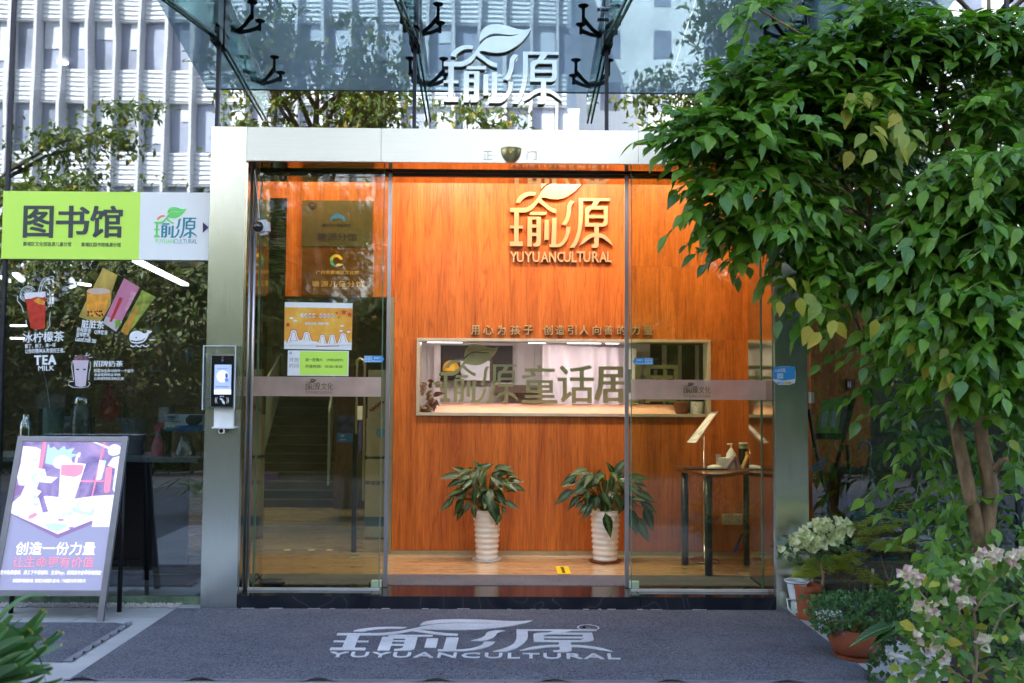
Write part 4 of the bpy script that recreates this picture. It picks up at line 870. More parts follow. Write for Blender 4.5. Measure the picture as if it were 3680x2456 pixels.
poly_px(S([(620, 940), (760, 940), (752, 975), (732, 1158), (690, 1168), (645, 1158), (630, 975)]), 'cup', M('cup_lilac', (.60, .50, .58), .5, var=.03), d, YD)
poly_px(S([(628, 940), (640, 905), (690, 892), (745, 905), (756, 940)]), 'topping', M('topping_berry', (.16, .08, .09), .5, var=.9, vs=50), d, YD)
for cx_ in (663, 722): poly_px(S(circ(cx_, 1012, 14, 14, 3.14, 6.28)), 'eye', black_print, d, YD - .0015, .001)
for pts in ([(617, 950), (612, 1000), (622, 1060), (628, 1110)], [(770, 950), (772, 1000), (760, 1050), (757, 1110)], [(630, 1120), (590, 1125), (583, 1150), (620, 1170), (690, 1175), (750, 1165), (768, 1140), (755, 1125)], [(735, 900), (745, 875)], [(750, 905), (768, 885)], [(755, 918), (788, 912)], [(640, 900), (700, 905), (750, 900)]): stroke(d, pts, 4)
T(d, '招牌奶茶', 798, 943, 1050, 995, .02); T(d, '热爱你生命中的每一个细节', 802, 1016, 1142, 1044, .008); T(d, '永远花时间去寻找', 804, 1050, 1028, 1076, .008); T(d, '让你感到快活的东西', 802, 1082, 1055, 1108, .008)

# ================================================================ cafe behind the left window
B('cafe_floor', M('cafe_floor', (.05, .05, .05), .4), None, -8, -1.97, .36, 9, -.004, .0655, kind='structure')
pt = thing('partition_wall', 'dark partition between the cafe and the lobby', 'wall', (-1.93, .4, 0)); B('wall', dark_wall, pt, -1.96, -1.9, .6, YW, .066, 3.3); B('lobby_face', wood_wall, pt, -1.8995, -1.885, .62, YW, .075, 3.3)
pt = thing('right_partition_wall', 'laminate partition closing the lobby at its right end', 'wall', (1.9, .4, 0)); B('wall', wood_wall, pt, 1.84, 1.88, .62, YW - .013, .075, 3.3)
pu = [(95, 0, 0)]
for i, (u, v) in enumerate(((70, 305), (225, 228), (345, 342), (440, 430), (525, 503), (595, 570))):
    q_ = PZ(u, v, 5.45); t = thing('downlight', f'round white downlight on the high cafe ceiling, number word {("lowest left", "topmost", "second from the top", "third from the top", "fourth from the top", "lowest by the steel column")[i]}'.replace('number word ', ''), 'downlight', q_, 'downlights of the high cafe ceiling')
    MB().lathe([(.0001, 0), (.07, 0), (.07, .02), (.0001, .02)], q_, 18).build('lens', lamp_white, t)
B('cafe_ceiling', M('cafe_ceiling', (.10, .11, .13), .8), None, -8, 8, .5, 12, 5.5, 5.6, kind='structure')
for i, (a_, b_, wd_) in enumerate((((475, 942), (655, 1028), .09), ((0, 1000), (18, 1016), .08), ((44, 990), (68, 1010), .08), ((168, 1064), (285, 1100), .05), ((279, 1024), (315, 1030), .05), ((36, 1174), (94, 1174), .02), ((36, 1219), (85, 1220), .02))):
    z = 2.62; p_, q_ = PZ(*a_, z), PZ(*b_, z)
    if q_.y < .3 or abs(q_.y) > 12 or i in (5, 6): p_, q_ = PY(*a_, 4.5), PY(*b_, 4.5)
    t = thing('linear_light', f'{("long white linear light sloping below the sign", "short white linear light at the left edge of the window", "short white linear light right of the dark joint", "white linear light behind the red tea decal", "short white linear light above the gold strip decal", "thin white light line left of the red tea decal", "thin white light line left of the iced tea writing")[i]}', 'linear light', p_)
    mb = MB(); dv = Vector((wd_ * .9, 0, wd_ * .0)) if i < 5 else Vector((0, 0, wd_)); mb.prism([p_, q_, q_ + dv, p_ + dv], (0, 0, .03) if i < 5 else (0, .02, 0)); mb.build('tube', lamp_white, t)
YC = .62
def onc(u, y=YC): return PY(u, 1640, y)
zcn = PY(400, 1641, .5).z
cn = thing('cafe_counter', 'narrow dark counter along the inside of the left window', 'counter', (-3, YC, 0))
B('counter_top', M('counter_grey', (.20, .22, .24), .3), cn, -5.2, -1.98, .42, 1.0, zcn - .03, zcn); B('front', M('counter_front', (.05, .03, .03), .5), cn, -5.2, -2.2, .9, .95, .066, zcn - .031)
for u in (560, 110): c = onc(u); B('leg', dark_metal, cn, c.x - .02, c.x + .02, .5, .54, .066, zcn - .031)
def lathe_thing(name, label, cat, u0, v0, u1, prof, mat, y=YC, part='body', sq=False, v1=1641, extra=None):
    x0 = PY(u0, v1, y).x; x1 = PY(u1, v1, y).x; zt_ = PY(u0, v0, y).z; zb_ = zcn
    c = Vector(((x0 + x1) / 2, y, zb_)); t = thing(name, label, cat, c); hr = (x1 - x0) / 2; hh = zt_ - zb_
    MB().lathe([(a_ * hr, b_ * hh) for a_, b_ in prof], c, 22).build(part, mat, t, smooth=2); return t, c, hr, hh
t, c, hr, hh = lathe_thing('thermos_flask', 'silver thermos flask with a black band at the left of the window counter', 'flask', 68, 1490, 115, [(.0001, 0), (1, .0), (1, .62), (.95, .8), (.6, .88), (.55, 1), (.0001, 1)], chrome)
MB().lathe([(1.02 * hr, hh * .35), (1.02 * hr, hh * .42)], c, 22).build('band', black_plastic, t, smooth=True)
lathe_thing('green_canister', 'tall plain grey green cylinder on the window counter', 'canister', 152, 1465, 224, [(.0001, 0), (.95, 0), (1, 1), (.9, 1), (.88, .9), (.0001, .9)], M('sage_green', (.10, .19, .17), .5))
t, c, hr, hh = lathe_thing('glass_jar', 'wide clear glass jar with ribbed lid on the counter', 'jar', 255, 1428, 325, [(.0001, 0), (.95, 0), (1, .5), (.9, .8), (.75, .86)], M('jar_glass', (.10, .12, .12), .1, coat=.5)); MB().lathe([(.78 * hr, .86 * hh), (.8 * hr, .9 * hh), (.76 * hr, .94 * hh), (.8 * hr, 1.0 * hh), (.0001, 1.02 * hh)], c, 22).build('lid', chrome, t, smooth=True)
for nm, lb_, u0, v0, u1, v1, m, y in (('grey_box', 'plain grey box behind the poster stand on the counter', 224, 1498, 315, 1590, M('box_grey', (.16, .17, .20), .6), .75), ('carton_box', 'pale carton box behind the green cylinder', 130, 1418, 235, 1470, M('box_buff', (.13, .11, .09), .7), .95), ('white_carton', 'small white carton left of the blue pump box', 568, 1465, 606, 1520, M('box_white', (.42, .42, .45), .5), .7)):
    r = box_px(u0, v0, u1, v1, y); t = thing(nm, lb_, 'box', ((r[0] + r[2]) / 2, y, r[1])); B('carton', m, t, r[0], r[2], y, y + .12, r[1] if v1 < 1560 else zcn, r[3], .003)
    B('support', dark_metal, t, r[0] + .01, r[2] - .01, y + .02, y + .1, zcn, r[1] - .001)
# aquarium pump box
yb_ = .45; r = box_px(592, 1491, 729, 1550, yb_); t = thing('pump_box', 'blue and white aquarium air pump carton on a rack right in the window', 'box', ((r[0] + r[2]) / 2, yb_, r[1]))
B('carton', M('carton_white', (.50, .58, .66), .4), t, r[0], r[2], yb_, yb_ + .1, r[1], r[3], .002)
poly_px([(592, 1535), (640, 1530), (729, 1526), (729, 1550), (592, 1550)], 'blue_band', M('carton_blue', (.02, .14, .42), .4), t, yb_); poly_px([(592, 1535), (625, 1531), (650, 1534), (620, 1541), (592, 1541)], 'green_wave', M('carton_green', (.15, .4, .08), .4), t, yb_ - .001)
poly_px([(668, 1505), (680, 1492), (728, 1493), (726, 1515), (705, 1532), (680, 1530), (668, 1518)], 'pump_picture', M('pump_dark', (.015, .03, .045), .4), t, yb_ - .002)
nv = M('navy_print', (.02, .04, .12), .5)
text_px('SOBO', 'brand_text', nv, t, 602, 1495, 632, 1504, yb_ - .002, .001, .04); text_px('aquarium', 'box_text', nv, t, 602, 1507, 630, 1512, yb_ - .002, .001, .01); text_px('air pump', 'box_text', nv, t, 618, 1514, 648, 1520, yb_ - .002, .001, .01); text_px('SB-988', 'box_text', white_print, t, 602, 1529, 628, 1536, yb_ - .003, .001, .02)
for u in (596, 724): c = PY(u, 1560, yb_ + .05); MB().tube([(c.x, c.y, r[1]), (c.x, c.y, zcn)], .004, 6).build('rack_leg', dark_metal, t)
t, c, hr, hh = lathe_thing('spray_bottle', 'pink spray bottle with teal collar on the counter right of the poster stand', 'spray bottle', 543, 1560, 591, [(.0001, 0), (1, 0), (1, .12), (.9, .5), (.5, .85), (.3, 1), (.0001, 1)], M('pink_plastic', (.42, .08, .16), .35))
MB().lathe([(hr * .34, hh), (hr * .34, hh * 1.1)], c, 16).build('collar', M('teal_plastic', (.03, .25, .3), .4), t)
MB().prism([c + Vector((a_ * hr, -.012, b_ * hh)) for a_, b_ in ((-.25, 1.1), (.3, 1.1), (.35, 1.3), (1.4, 1.42), (1.4, 1.55), (-.2, 1.5), (-.6, 1.32))], (0, .024, 0)).build('trigger_head', MATS['pink_plastic'], t)
lathe_thing('glass_jug', 'clear glass coffee jug upside down at the right of the counter', 'jug', 630, 1568, 700, [(.0001, 0), (1, .0), (1, .18), (.55, .9), (.5, 1), (.0001, 1)], M('jug_glass', (.16, .18, .20), .08, coat=.6))
# vase with flowers and wrapping
t, c, hr, hh = lathe_thing('flower_vase', 'clear glass vase of dusty pink dried flowers in dark red wrapping on the counter', 'vase', 412, 1500, 545, [(.0001, 0), (.55, 0), (.5, .3), (.7, .75), (1, 1), (.95, 1)], M('vase_glass', (.20, .22, .25), .1, coat=.5), y=.7)
rf = random.Random(8); mb = MB(); T2f = ([(0, 0, 0), (.5, -.4, .1), (1, 0, 0), (.5, .4, .1)], [(0, 1, 2, 3)], [(0, .5), (.5, 0), (1, .5), (.5, 1)])
pet = leafmat('dried_petal', (.30, .12, .10), (.42, .22, .16), (.50, .36, .18), trans=.2, rough=.7, vein=(.4, .3, .2))
ctr = PY(478, 1400, .7)
for i in range(900): o_ = rdir(rf) * rf.random() ** .4; put(mb, T2f, ctr + Vector((o_.x * .16, o_.y * .1, o_.z * .13)), rdir(rf), rdir(rf), rf.uniform(.015, .03))
mb.build('flower_heads', pet, t, kind='stuff')
mb = MB()
for i in range(10): mb.tube([c + Vector((0, 0, hh * .2)), ctr + Vector((rf.uniform(-.1, .1), 0, -.05))], .003, 5)
mb.build('stems', M('stem_green', (.08, .13, .04), .6), t, kind='stuff')
wr = [PY(u, v, .66) for u, v in ((385, 1376), (405, 1400), (430, 1440), (425, 1500), (395, 1510), (352, 1505), (365, 1440))]; MB().prism(wr, (0, .03, 0)).build('red_wrapping', M('wrap_red', (.25, .012, .012), .6), t)
# bunting and a hanging ribbon
for i, (u, v, m) in enumerate(((252, 1110, 'grey'), (405, 1200, 'pale'), (425, 1210, 'grey'), (546, 1150, 'pink'), (565, 1190, 'blue'), (625, 1270, 'buff'), (645, 1280, 'ochre'), (672, 1290, 'white'), (688, 1285, 'blue'))):
    cc = {'grey': (.12, .10, .10), 'pale': (.25, .25, .18), 'pink': (.5, .2, .22), 'blue': (.08, .14, .16), 'buff': (.2, .18, .1), 'ochre': (.25, .15, .05), 'white': (.3, .3, .3)}[m]
    t = thing('bunting_flag', f'small {m} bunting flag hanging {("left of the gold strip", "below the pink strip", "beside the first below the pink strip", "above the whale tail", "right of the whale tail", "leftmost right of the whale", "second right of the whale", "third right of the whale", "rightmost near the column")[i]}', 'bunting flag', PY(u, v, 1.4), 'bunting in the cafe'); MB().prism([PY(u - 7, v - 28, 1.4), PY(u + 7, v - 26, 1.4), PY(u - 1, v + 28, 1.4)], (0, .004, 0)).build('flag', M('flag_' + m, cc, .7), t)
t = thing('white_cable', 'thin pale cable hanging behind the iced tea decal', 'cable', PY(172, 1465, .6)); MB().tube([PY(u, v, .6) for u, v in ((132, 1185), (148, 1300), (165, 1370), (176, 1440), (178, 1465))], .003, 6).build('cable', M('cable_white', (.5, .5, .5), .5), t)
t = thing('orange_post', 'thin orange lamp pole behind the milk tea decal', 'pole', PY(479, 1370, 1.2)); MB().tube([PY(480, 1255, 1.2), PY(478, 1370, 1.2)], .012, 8).build('pole', M('pole_orange', (.45, .16, .06), .5), t)
# two bar stools in the dark
for i, (u, y) in enumerate(((370, 1.5), (500, 1.9))):
    c = PY(u, 1700, y); t = thing('bar_stool', ('dark brown bar stool right behind the poster stand', 'second dark bar stool further inside the cafe')[i], 'stool', (c.x, y, .066), 'bar stools in the cafe')
    B('seat', wood_dark, t, c.x - .17, c.x + .17, y - .15, y + .15, .70, .74, .01)
    for sx_, sy_ in ((-1, -1), (1, -1), (1, 1), (-1, 1)): MB().tube([(c.x + sx_ * .13, y + sy_ * .12, .70), (c.x + sx_ * .19, y + sy_ * .17, .066)], .016, 8).build('leg', wood_dark, t)
    for sy_ in (-1, 1): MB().tube([(c.x - .17, y + sy_ * .15, .28), (c.x + .17, y + sy_ * .15, .28)], .011, 8).build('rung', wood_dark, t)

# ================================================================ poster stand
ps = thing('poster_stand', 'grey A frame poster stand with a bright drinks poster left of the door', 'poster stand', PZ(300, 2240, 0))
yb0, yt0 = -.33, -.03
A = {'bl': PY(-14, 2146, yb0 + .05), 'br': PY(390, 2139, yb0 + .05), 'tl': PY(53, 1568, yt0), 'tr': PY(455, 1572, yt0)}
xl_, xr0 = (A['bl'].x + A['tl'].x) / 2, (A['br'].x + A['tr'].x) / 2; zb_, zt_ = (A['bl'].z + A['br'].z) / 2, (A['tl'].z + A['tr'].z) / 2
UPv = Vector((0, yt0 - yb0 - .05, zt_ - zb_)); HV = UPv.length; UPv.normalize(); NV = -Vector((1, 0, 0)).cross(UPv)      # NV points away from the camera
O0 = Vector((xl_, yb0 + .05, zb_)); WV = xr0 - xl_
def PB(s, t, d=0.0): return O0 + Vector((1, 0, 0)) * s + UPv * t + NV * d
def bb(name, mat, s0, s1, t0, t1, d0, d1, par=ps, bevel=0.0):
    return MB().prism([PB(s0, t0, d0), PB(s1, t0, d0), PB(s1, t1, d0), PB(s0, t1, d0)], NV * (d1 - d0)).build(name, mat, par, bevel=bevel)
fm = M('stand_grey', (.22, .22, .25), .35, .5)
legd = PZ(378, 2241, 0)
for s0 in (0, WV - .03): MB().prism([PB(s0, HV, -.012), PB(s0 + .03, HV, -.012), PB(s0 + .03, -zb_ / UPv.z, -.012), PB(s0, -zb_ / UPv.z, -.012)], NV * .022).build('side_rail', fm, ps, bevel=.002)
bb('top_rail', fm, .031, WV - .031, HV - .03, HV, -.0125, .0105); bb('bottom_rail', fm, .031, WV - .031, 0, .03, -.0125, .0105)
bb('back_board', M('stand_back', (.13, .10, .10), .6), .03, WV - .03, .03, HV - .03, .002, .009)
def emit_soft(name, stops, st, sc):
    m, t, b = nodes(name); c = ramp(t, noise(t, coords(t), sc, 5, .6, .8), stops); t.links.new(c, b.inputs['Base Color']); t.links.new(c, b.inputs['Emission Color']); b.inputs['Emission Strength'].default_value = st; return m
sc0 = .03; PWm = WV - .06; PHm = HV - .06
poster_bg = emit('poster_lilac', (.36, .35, .50), .08); pw1 = emit_soft('poster_white', [(.25, (.50, .42, .66)), (.38, (.62, .80, .86)), (.46, (.88, .85, .92)), (.75, (.9, .88, .92)), (.85, (.85, .62, .74))], .09, 16); pw2 = emit('poster_pure_white', (.88, .85, .9), .15); pp = emit('poster_pink', (.80, .34, .46), .10); pv = emit_soft('poster_violet', [(.3, (.20, .15, .36)), (.5, (.36, .29, .52)), (.7, (.55, .38, .58)), (.85, (.5, .6, .75))], .09, 9); pbl = emit('poster_blue', (.42, .60, .72), .15); pfr = emit('poster_mauve', (.30, .20, .40), .12)  # plain printed paper given a faint added glow; there is no lamp behind it
pst = bb('poster_sheet', poster_bg, .03, WV - .03, .03, HV - .03, -.002, .0015)
U4 = [(175, 75), (1150, 80), (1000, 1535), (0, 1530)]       # the sheet's corners in the enlarged photo (left-top, right-top, right-bottom, left-bottom)
def UV(u, v):
    b = (v - 77) / (1532 - 77); l = 175 + (0 - 175) * b; r_ = 1148 + (1025 - 1148) * b; return .03 + PWm * (u - l) / (r_ - l), .03 + PHm * (1 - b)
def pposter(pts, mat, d=1, name='print'):
    mb = curve_mesh([[[UV(u, v) for u, v in pts]]], .01); mb.v = [PB(v.x, v.y, -.002 - d * .0006) for v in mb.v]; return mb.build(name, mat, ps)
def tposter(body, u0, v0, u1, v1, mat, bold=.01, shear=0.0):
    mb = text_raw(body, bold, shear=shear); a_, b_ = UV(u0, v1), UV(u1, v0); return fit(mb, lambda s, t, dd: PB(a_[0] + (b_[0] - a_[0]) * s, a_[1] + (b_[1] - a_[1]) * t, -.0045)).build('lettering', mat, ps)
pposter([(80, 800), (560, 1005), (895, 865), (1080, 620), (1145, 80), (178, 80)], pv, 1, 'photo'); pposter([(75, 805), (560, 1040), (895, 900), (895, 862), (560, 1003), (82, 790)], pfr, 2, 'photo_border')
pposter([(90, 700), (430, 625), (700, 655), (885, 625), (1092, 612), (1062, 928), (890, 928), (893, 865), (562, 1000), (90, 800)], pw1, 2, 'table_area')
pposter([(175, 125), (300, 135), (350, 160), (340, 350), (400, 360), (420, 430), (530, 440), (470, 500), (350, 490), (330, 560), (380, 580), (300, 690), (200, 740), (100, 790), (90, 700), (180, 620), (130, 440), (160, 300)], pw1, 2, 'white_clutter')
pposter([(370, 82), (405, 82), (375, 350), (335, 350)], pp, 3, 'window_bar'); pposter([(960, 82), (985, 82), (885, 625), (868, 625)], pp, 2, 'window_bar'); pposter([(750, 470), (990, 470), (985, 485), (745, 485)], pp, 2, 'window_bar'); pposter([(850, 82), (900, 82), (1020, 130), (1010, 150)], pw1, 2, 'window_bar')
pposter([(420, 95), (440, 150), (480, 130), (520, 170), (580, 120), (600, 160), (680, 145), (650, 200), (720, 210), (660, 240), (650, 300), (560, 290), (480, 320), (400, 300), (410, 200)], pbl, 3, 'mint_leaves')
pposter(sm([(475, 290), (500, 235), (580, 215), (640, 245), (680, 300), (560, 360), (490, 340)], 2), pw2, 4, 'ice_ball'); pposter([(555, 300), (680, 295), (800, 305), (705, 655), (690, 700), (550, 700)], pw2, 4, 'drink_glass'); pposter([(558, 315), (680, 310), (785, 320), (765, 410), (700, 440), (560, 420)], pp, 5, 'pink_drink')
pposter([(690, 290), (700, 230), (720, 190), (745, 190), (740, 235), (722, 240), (712, 295)], pw1, 5, 'straw'); pposter(sm([(1005, 170), (1030, 110), (1090, 100), (1140, 130), (1140, 200), (1070, 225), (1020, 210)], 2), pw1, 4, 'white_ball')
pposter([(1000, 340), (1065, 330), (1050, 580), (1010, 600), (988, 570)], pp, 4, 'pink_sleeve'); pposter([(1060, 240), (1130, 220), (1115, 610), (1075, 560), (1090, 350), (1010, 320)], pw1, 3, 'figure'); pposter([(930, 265), (1000, 270), (960, 460), (910, 470)], pw1, 3, 'pale_block')
pposter([(355, 640), (385, 580), (455, 780), (405, 790)], pv, 5, 'dark_strut'); pposter([(680, 750), (720, 745), (800, 780), (905, 795), (900, 812), (790, 805), (700, 780)], pbl, 5, 'blue_spoon'); pposter([(270, 820), (330, 790), (355, 815), (300, 850), (260, 852)], pp, 5, 'berry'); pposter([(430, 905), (520, 890), (650, 905), (640, 930), (560, 975), (470, 955)], pbl, 4, 'blue_cloth'); pposter([(665, 935), (710, 925), (720, 940), (680, 955)], pv, 5, 'berry'); pposter([(110, 520), (215, 525), (180, 610), (100, 640)], pfr, 4, 'lilac_patch'); pposter([(555, 850), (610, 850), (615, 870), (565, 875)], pv, 5, 'berry')
tposter('创造一份力量', 150, 1075, 945, 1200, pw2, .008); tposter('让生命更有价值', 130, 1215, 935, 1318, pp, .006)
tposter('图书免费借阅、员工下午茶福利、生日Paty，新闻发布会等场地预定', 10, 1345, 1012, 1392, pw2, .012, .2); tposter('黄埔区图书馆瑜源分馆、黄埔区文化馆瑜源儿童分馆、广州瑜源文化传播有限公司', 145, 1425, 860, 1460, pw2, .01)
for s0, u, v in ((0, 75, 2205), (1, 447, 2200)):
    f_ = PZ(u, v, 0); h_ = PB(.02 if s0 == 0 else WV - .02, HV * .9, .02); MB().tube([h_, Vector((h_.x + .02, min(f_.y + .0, .06), .0))], .014, 8).build('back_leg', dark_metal, ps, smooth=True)
a_ = PB(0, HV * .2, .03); yk = .02; MB().tube([(xl_ + .02, yk, .25), (xr0 + .0, yk, .25)], .01, 8).build('back_brace', dark_metal, ps)

# ================================================================ things on the left column
tm = thing('face_terminal', 'black face recognition card terminal in a clear acrylic hood on the left steel column', 'terminal', PY(800, 1470, 0))
k3 = 2167 / 760.0
def Q(u, v): return 700 + u / k3, 1050 + v / k3
def bx3(name, mat, u0, v0, u1, v1, ya_, yb_, par=tm, bevel=0.0): r = box_px(*Q(u0, v0), *Q(u1, v1), ya_); return B(name, mat, par, r[0], r[2], ya_, yb_, r[1], r[3], bevel)
bx3('casing', M('casing_silver', (.6, .6, .62), .3, .6), 160, 645, 402, 1184, -.055, -.02, bevel=.006); bx3('face_plate', black_plastic, 167, 652, 396, 1176, -.058, -.0545, bevel=.001)
bx3('screen', emit('screen_blue', (.30, .38, .75), .16), 200, 745, 372, 1050, -.060, -.0582)
def p3(pts, name, mat, y, th=.001): return poly_px([Q(*p) for p in pts], name, mat, tm, y, th)
p3(circ(285, 865, 62, 26), 'screen_circle', emit('screen_pale', (.62, .70, .9), .18), -.0605); p3([(313, 835), (330, 832), (340, 850), (338, 880), (325, 885), (313, 870)], 'screen_head', emit('screen_navy', (.04, .06, .25), .1), -.0618); p3([(308, 885), (342, 885), (342, 918), (308, 918)], 'screen_body', emit('screen_mid', (.12, .18, .5), .12), -.0618); p3([(200, 1000), (372, 1000), (372, 1050), (200, 1050)], 'screen_band', emit('screen_pale', (.62, .70, .9), .18), -.0612)
text_px('请将面部对准识别区域', 'screen_text', MATS['screen_mid'], tm, *Q(230, 780), *Q(340, 792), -.0605, .001); text_px('欢迎光临本馆请刷脸或刷卡', 'screen_text', MATS['screen_navy'], tm, *Q(212, 964), *Q(350, 975), -.0605, .001)
text_px('刷卡区', 'card_text', white_print, tm, *Q(258, 1063), *Q(300, 1077), -.0585, .001, .03)
for s_ in (1, -1):
    for rr in (52, 66): p3([(278 + s_ * x, y) for x, y in [(rr + (4) * 0 + 0, 0)]] or [], 'x', white_print, -.06) if False else poly_px([Q(278 + s_ * (xx + dx), 1110 + yy) for xx, yy, dx in [(rr - 8, -30, 0), (rr, -12, 0), (rr, 12, 0), (rr - 8, 30, 0), (rr - 8, 30, 4), (rr, 12, 5), (rr, -12, 5), (rr - 8, -30, 4)]], 'wave_mark', white_print, tm, -.0585, .001)
p3([(262, 1082), (292, 1100), (284, 1118), (255, 1100)], 'card_mark', white_print, -.0585); p3([(275, 1118), (290, 1105), (306, 1125), (306, 1152), (282, 1138)], 'hand_mark', white_print, -.0585)
for cx_, cy_, rr in ((287, 670, 12), (286, 700, 13)):
    c = PY(*Q(cx_, cy_), -.058); MB().tube([(c.x, -.0583, c.z), (c.x, -.062, c.z)], rr / k3 / 590, 14).build('lens', M('lens_grey', (.12, .12, .14), .1), tm)
ac = glass('acrylic', (.93, .95, .95), .05, .8); hood = MB(); r = box_px(*Q(125, 555), *Q(455, 1208), -.05)
for xa, xb, ya_, yb_, za, zb__ in ((r[0], r[0] + .004, -.13, -.001, r[1], r[3]), (r[2] - .004, r[2], -.13, -.001, r[1], r[3]), (r[0], r[2], -.13, -.001, r[3] - .004, r[3])): B('hood_sheet', ac, tm, xa, xb, ya_, yb_, za, zb__, .001)
B('hood_edge', M('acrylic_edge', (.6, .66, .68), .2), tm, r[0] - .001, r[0] + .005, -.133, -.130, r[1], r[3]); B('hood_edge', MATS['acrylic_edge'], tm, r[2] - .005, r[2] + .001, -.133, -.130, r[1], r[3]); B('hood_edge', MATS['acrylic_edge'], tm, r[0] + .005, r[2] - .005, -.133, -.130, r[3] - .005, r[3])
B('hood_flange', ac, tm, r[2], r[2] + .035, -.005, -.001, r[1], r[3], .001)
for v in (632, 895, 1155): c = PY(*Q(463, v), 0); MB().tube([(c.x, -.001, c.z), (c.x, -.012, c.z)], .006, 10).build('screw', chrome, tm)
bx3('bracket', white_paint, 195, 1190, 398, 1384, -.012, -.001, bevel=.002); bx3('tray', white_paint, 172, 1382, 398, 1400, -.05, -.001, bevel=.002); bx3('ring_plate', white_paint, 242, 1400, 304, 1452, -.045, -.038, bevel=.004)
c = PY(*Q(272, 1423), -.046); MB().tube([(c.x, -.0455, c.z), (c.x, -.050, c.z)], .012, 18).build('ring_hole', black_plastic, tm)
sc_t = thing('security_camera', 'white security camera with black dome in the upper left corner of the door recess', 'camera', PY(930, 816, .05))
k2 = 1806 / 760.0
c = PY(938, 816, .05); MB().box(c.x - .042, c.x + .042, .05, .11, c.z - .046, c.z + .046, Matrix.Translation(c) @ Matrix.Rotation(R(-6), 4, 'Y') @ Matrix.Rotation(R(-14), 4, 'Z') @ Matrix.Translation(-c)).build('housing', M('cam_white', (.7, .72, .78), .4), sc_t, bevel=.018)
MB().ell((c.x - .017, .052, c.z), .034, .034, .034, 22, 14).build('dome', M('dome_black', (.004, .004, .005), .05, coat=1), sc_t, smooth=True)
MB().tube([PY(932, 786, .08), PY(927, 720, .08), PY(919, 655, .08), PY(915, 612, .08)], .0028, 6).build('wire', white_paint, sc_t)
# ================================================================ stickers on the doors and the right column
yd = YF - .004
t = thing('autumn_poster', 'orange and white autumn poster with roof ridges taped on the left glass door', 'poster', PY(1145, 1256, yd))
def D(u, v): return Q(u, v)
def pd(pts, name, mat, d=0, **k): return poly_px([D(*p) for p in pts], name, mat, t, yd - d * .0008, .0008, **k)
w_p = M('paper_white', (.85, .85, .85), .6, var=.01); pd([(923, 103), (1618, 116), (1607, 595), (915, 583)], 'sheet', w_p)
def grad_orange():
    m, tt, b = nodes('poster_orange'); tc = tt.nodes.new('ShaderNodeTexCoord'); n = noise(tt, tc.outputs['Object'], 7, 3)
    tt.links.new(ramp(tt, n, [(.3, (.80, .26, .02)), (.55, (.88, .45, .05)), (.75, (.92, .68, .25))]), b.inputs['Base Color']); return m
pd([(923, 156), (1618, 168), (1609, 520), (916, 500)], 'print', grad_orange(), 1)
for (cx_, cy_, rw, rh) in ((1013, 430, 42, 52), (1147, 445, 42, 45), (1308, 470, 34, 40), (1408, 468, 36, 40), (1520, 455, 40, 42)):
    for sc_q, m_ in ((1.0, M('ridge_red', (.55, .18, .10), .5)), (.82, w_p), (.55, M('ridge_orange', (.75, .30, .12), .5)), (.4, w_p)):
        pd([(cx_ - rw * 1.9 * sc_q, cy_ + 90 * (.6 + .4 * sc_q)), (cx_ - rw * sc_q, cy_ + 15), (cx_ - rw * .8 * sc_q, cy_ - rh * .7 * sc_q), (cx_, cy_ - rh * sc_q), (cx_ + rw * .8 * sc_q, cy_ - rh * .7 * sc_q), (cx_ + rw * sc_q, cy_ + 15), (cx_ + rw * 1.9 * sc_q, cy_ + 90 * (.6 + .4 * sc_q))], 'ridge', m_, 2 + (1 - sc_q) * 3)
pd([(915, 520), (1000, 515), (1100, 490), (1200, 500), (1300, 530), (1420, 535), (1540, 515), (1609, 520), (1608, 545), (915, 545)], 'roof_line', w_p, 5)
rl = M('maple_red', (.62, .06, .03), .5)
for cx_, cy_, s_ in ((1528, 208, 34), (1588, 232, 32), (1455, 215, 18), (955, 335, 30), (1475, 262, 14)):
    pd([(cx_ + s_ * (1 if i % 2 == 0 else .42) * math.cos(i * math.pi / 5 + .3), cy_ - s_ * (1 if i % 2 == 0 else .42) * math.sin(i * math.pi / 5 + .3)) for i in range(10)], 'maple_leaf', rl, 3)
for i, x in enumerate((1102, 1140, 1180, 1220, 1290, 1330, 1370, 1410)): pd(circ(x, 240 + i * .5, 21, 14), 'title_disc', w_p, 3)
text_px('文明健康 有你有我', 'lettering', MATS['poster_orange'], t, *D(1092, 228), *D(1424, 252), yd - .004, .0008, .02); text_px('情系中秋 月圆中秋', 'lettering', w_p, t, *D(1130, 310), *D(1375, 340), yd - .002, .0008, .02)
for x, y in ((990, 268), (1030, 295), (1505, 348), (1498, 400), (1575, 408)): pd(sm([(x - 26, y), (x, y - 12), (x + 26, y - 2), (x + 10, y + 12)], 1), 'cloud', M('cloud_blue', (.65, .78, .82), .5), 2)
t = thing('opening_hours_sign', 'white and lime opening hours sign taped under the autumn poster', 'sign', PY(1144, 1352, yd))
pd([(955, 598), (1579, 605), (1574, 863), (949, 857)], 'sheet', w_p); pd([(1078, 607), (1569, 612), (1565, 854), (1075, 850)], 'lime_print', lime, 1)
text_px('开放', 'lettering', M('grey_ink', (.2, .2, .2), .6), t, *D(970, 672), *D(1066, 718), yd - .0008, .0008, -.008); text_px('时间', 'lettering', MATS['grey_ink'], t, *D(970, 732), *D(1064, 780), yd - .0008, .0008, -.008)
ik = M('olive_ink', (.08, .11, .02), .6)
text_px('周一至周六', 'lettering', ik, t, *D(1133, 679), *D(1308, 712), yd - .002, .0008, .005); text_px('[节假日除外]', 'lettering', ik, t, *D(1355, 684), *D(1518, 714), yd - .002, .0008, -.005); text_px('开放时间：10:30-18:30', 'lettering', ik, t, *D(1133, 746), *D(1512, 780), yd - .002, .0008, .005)
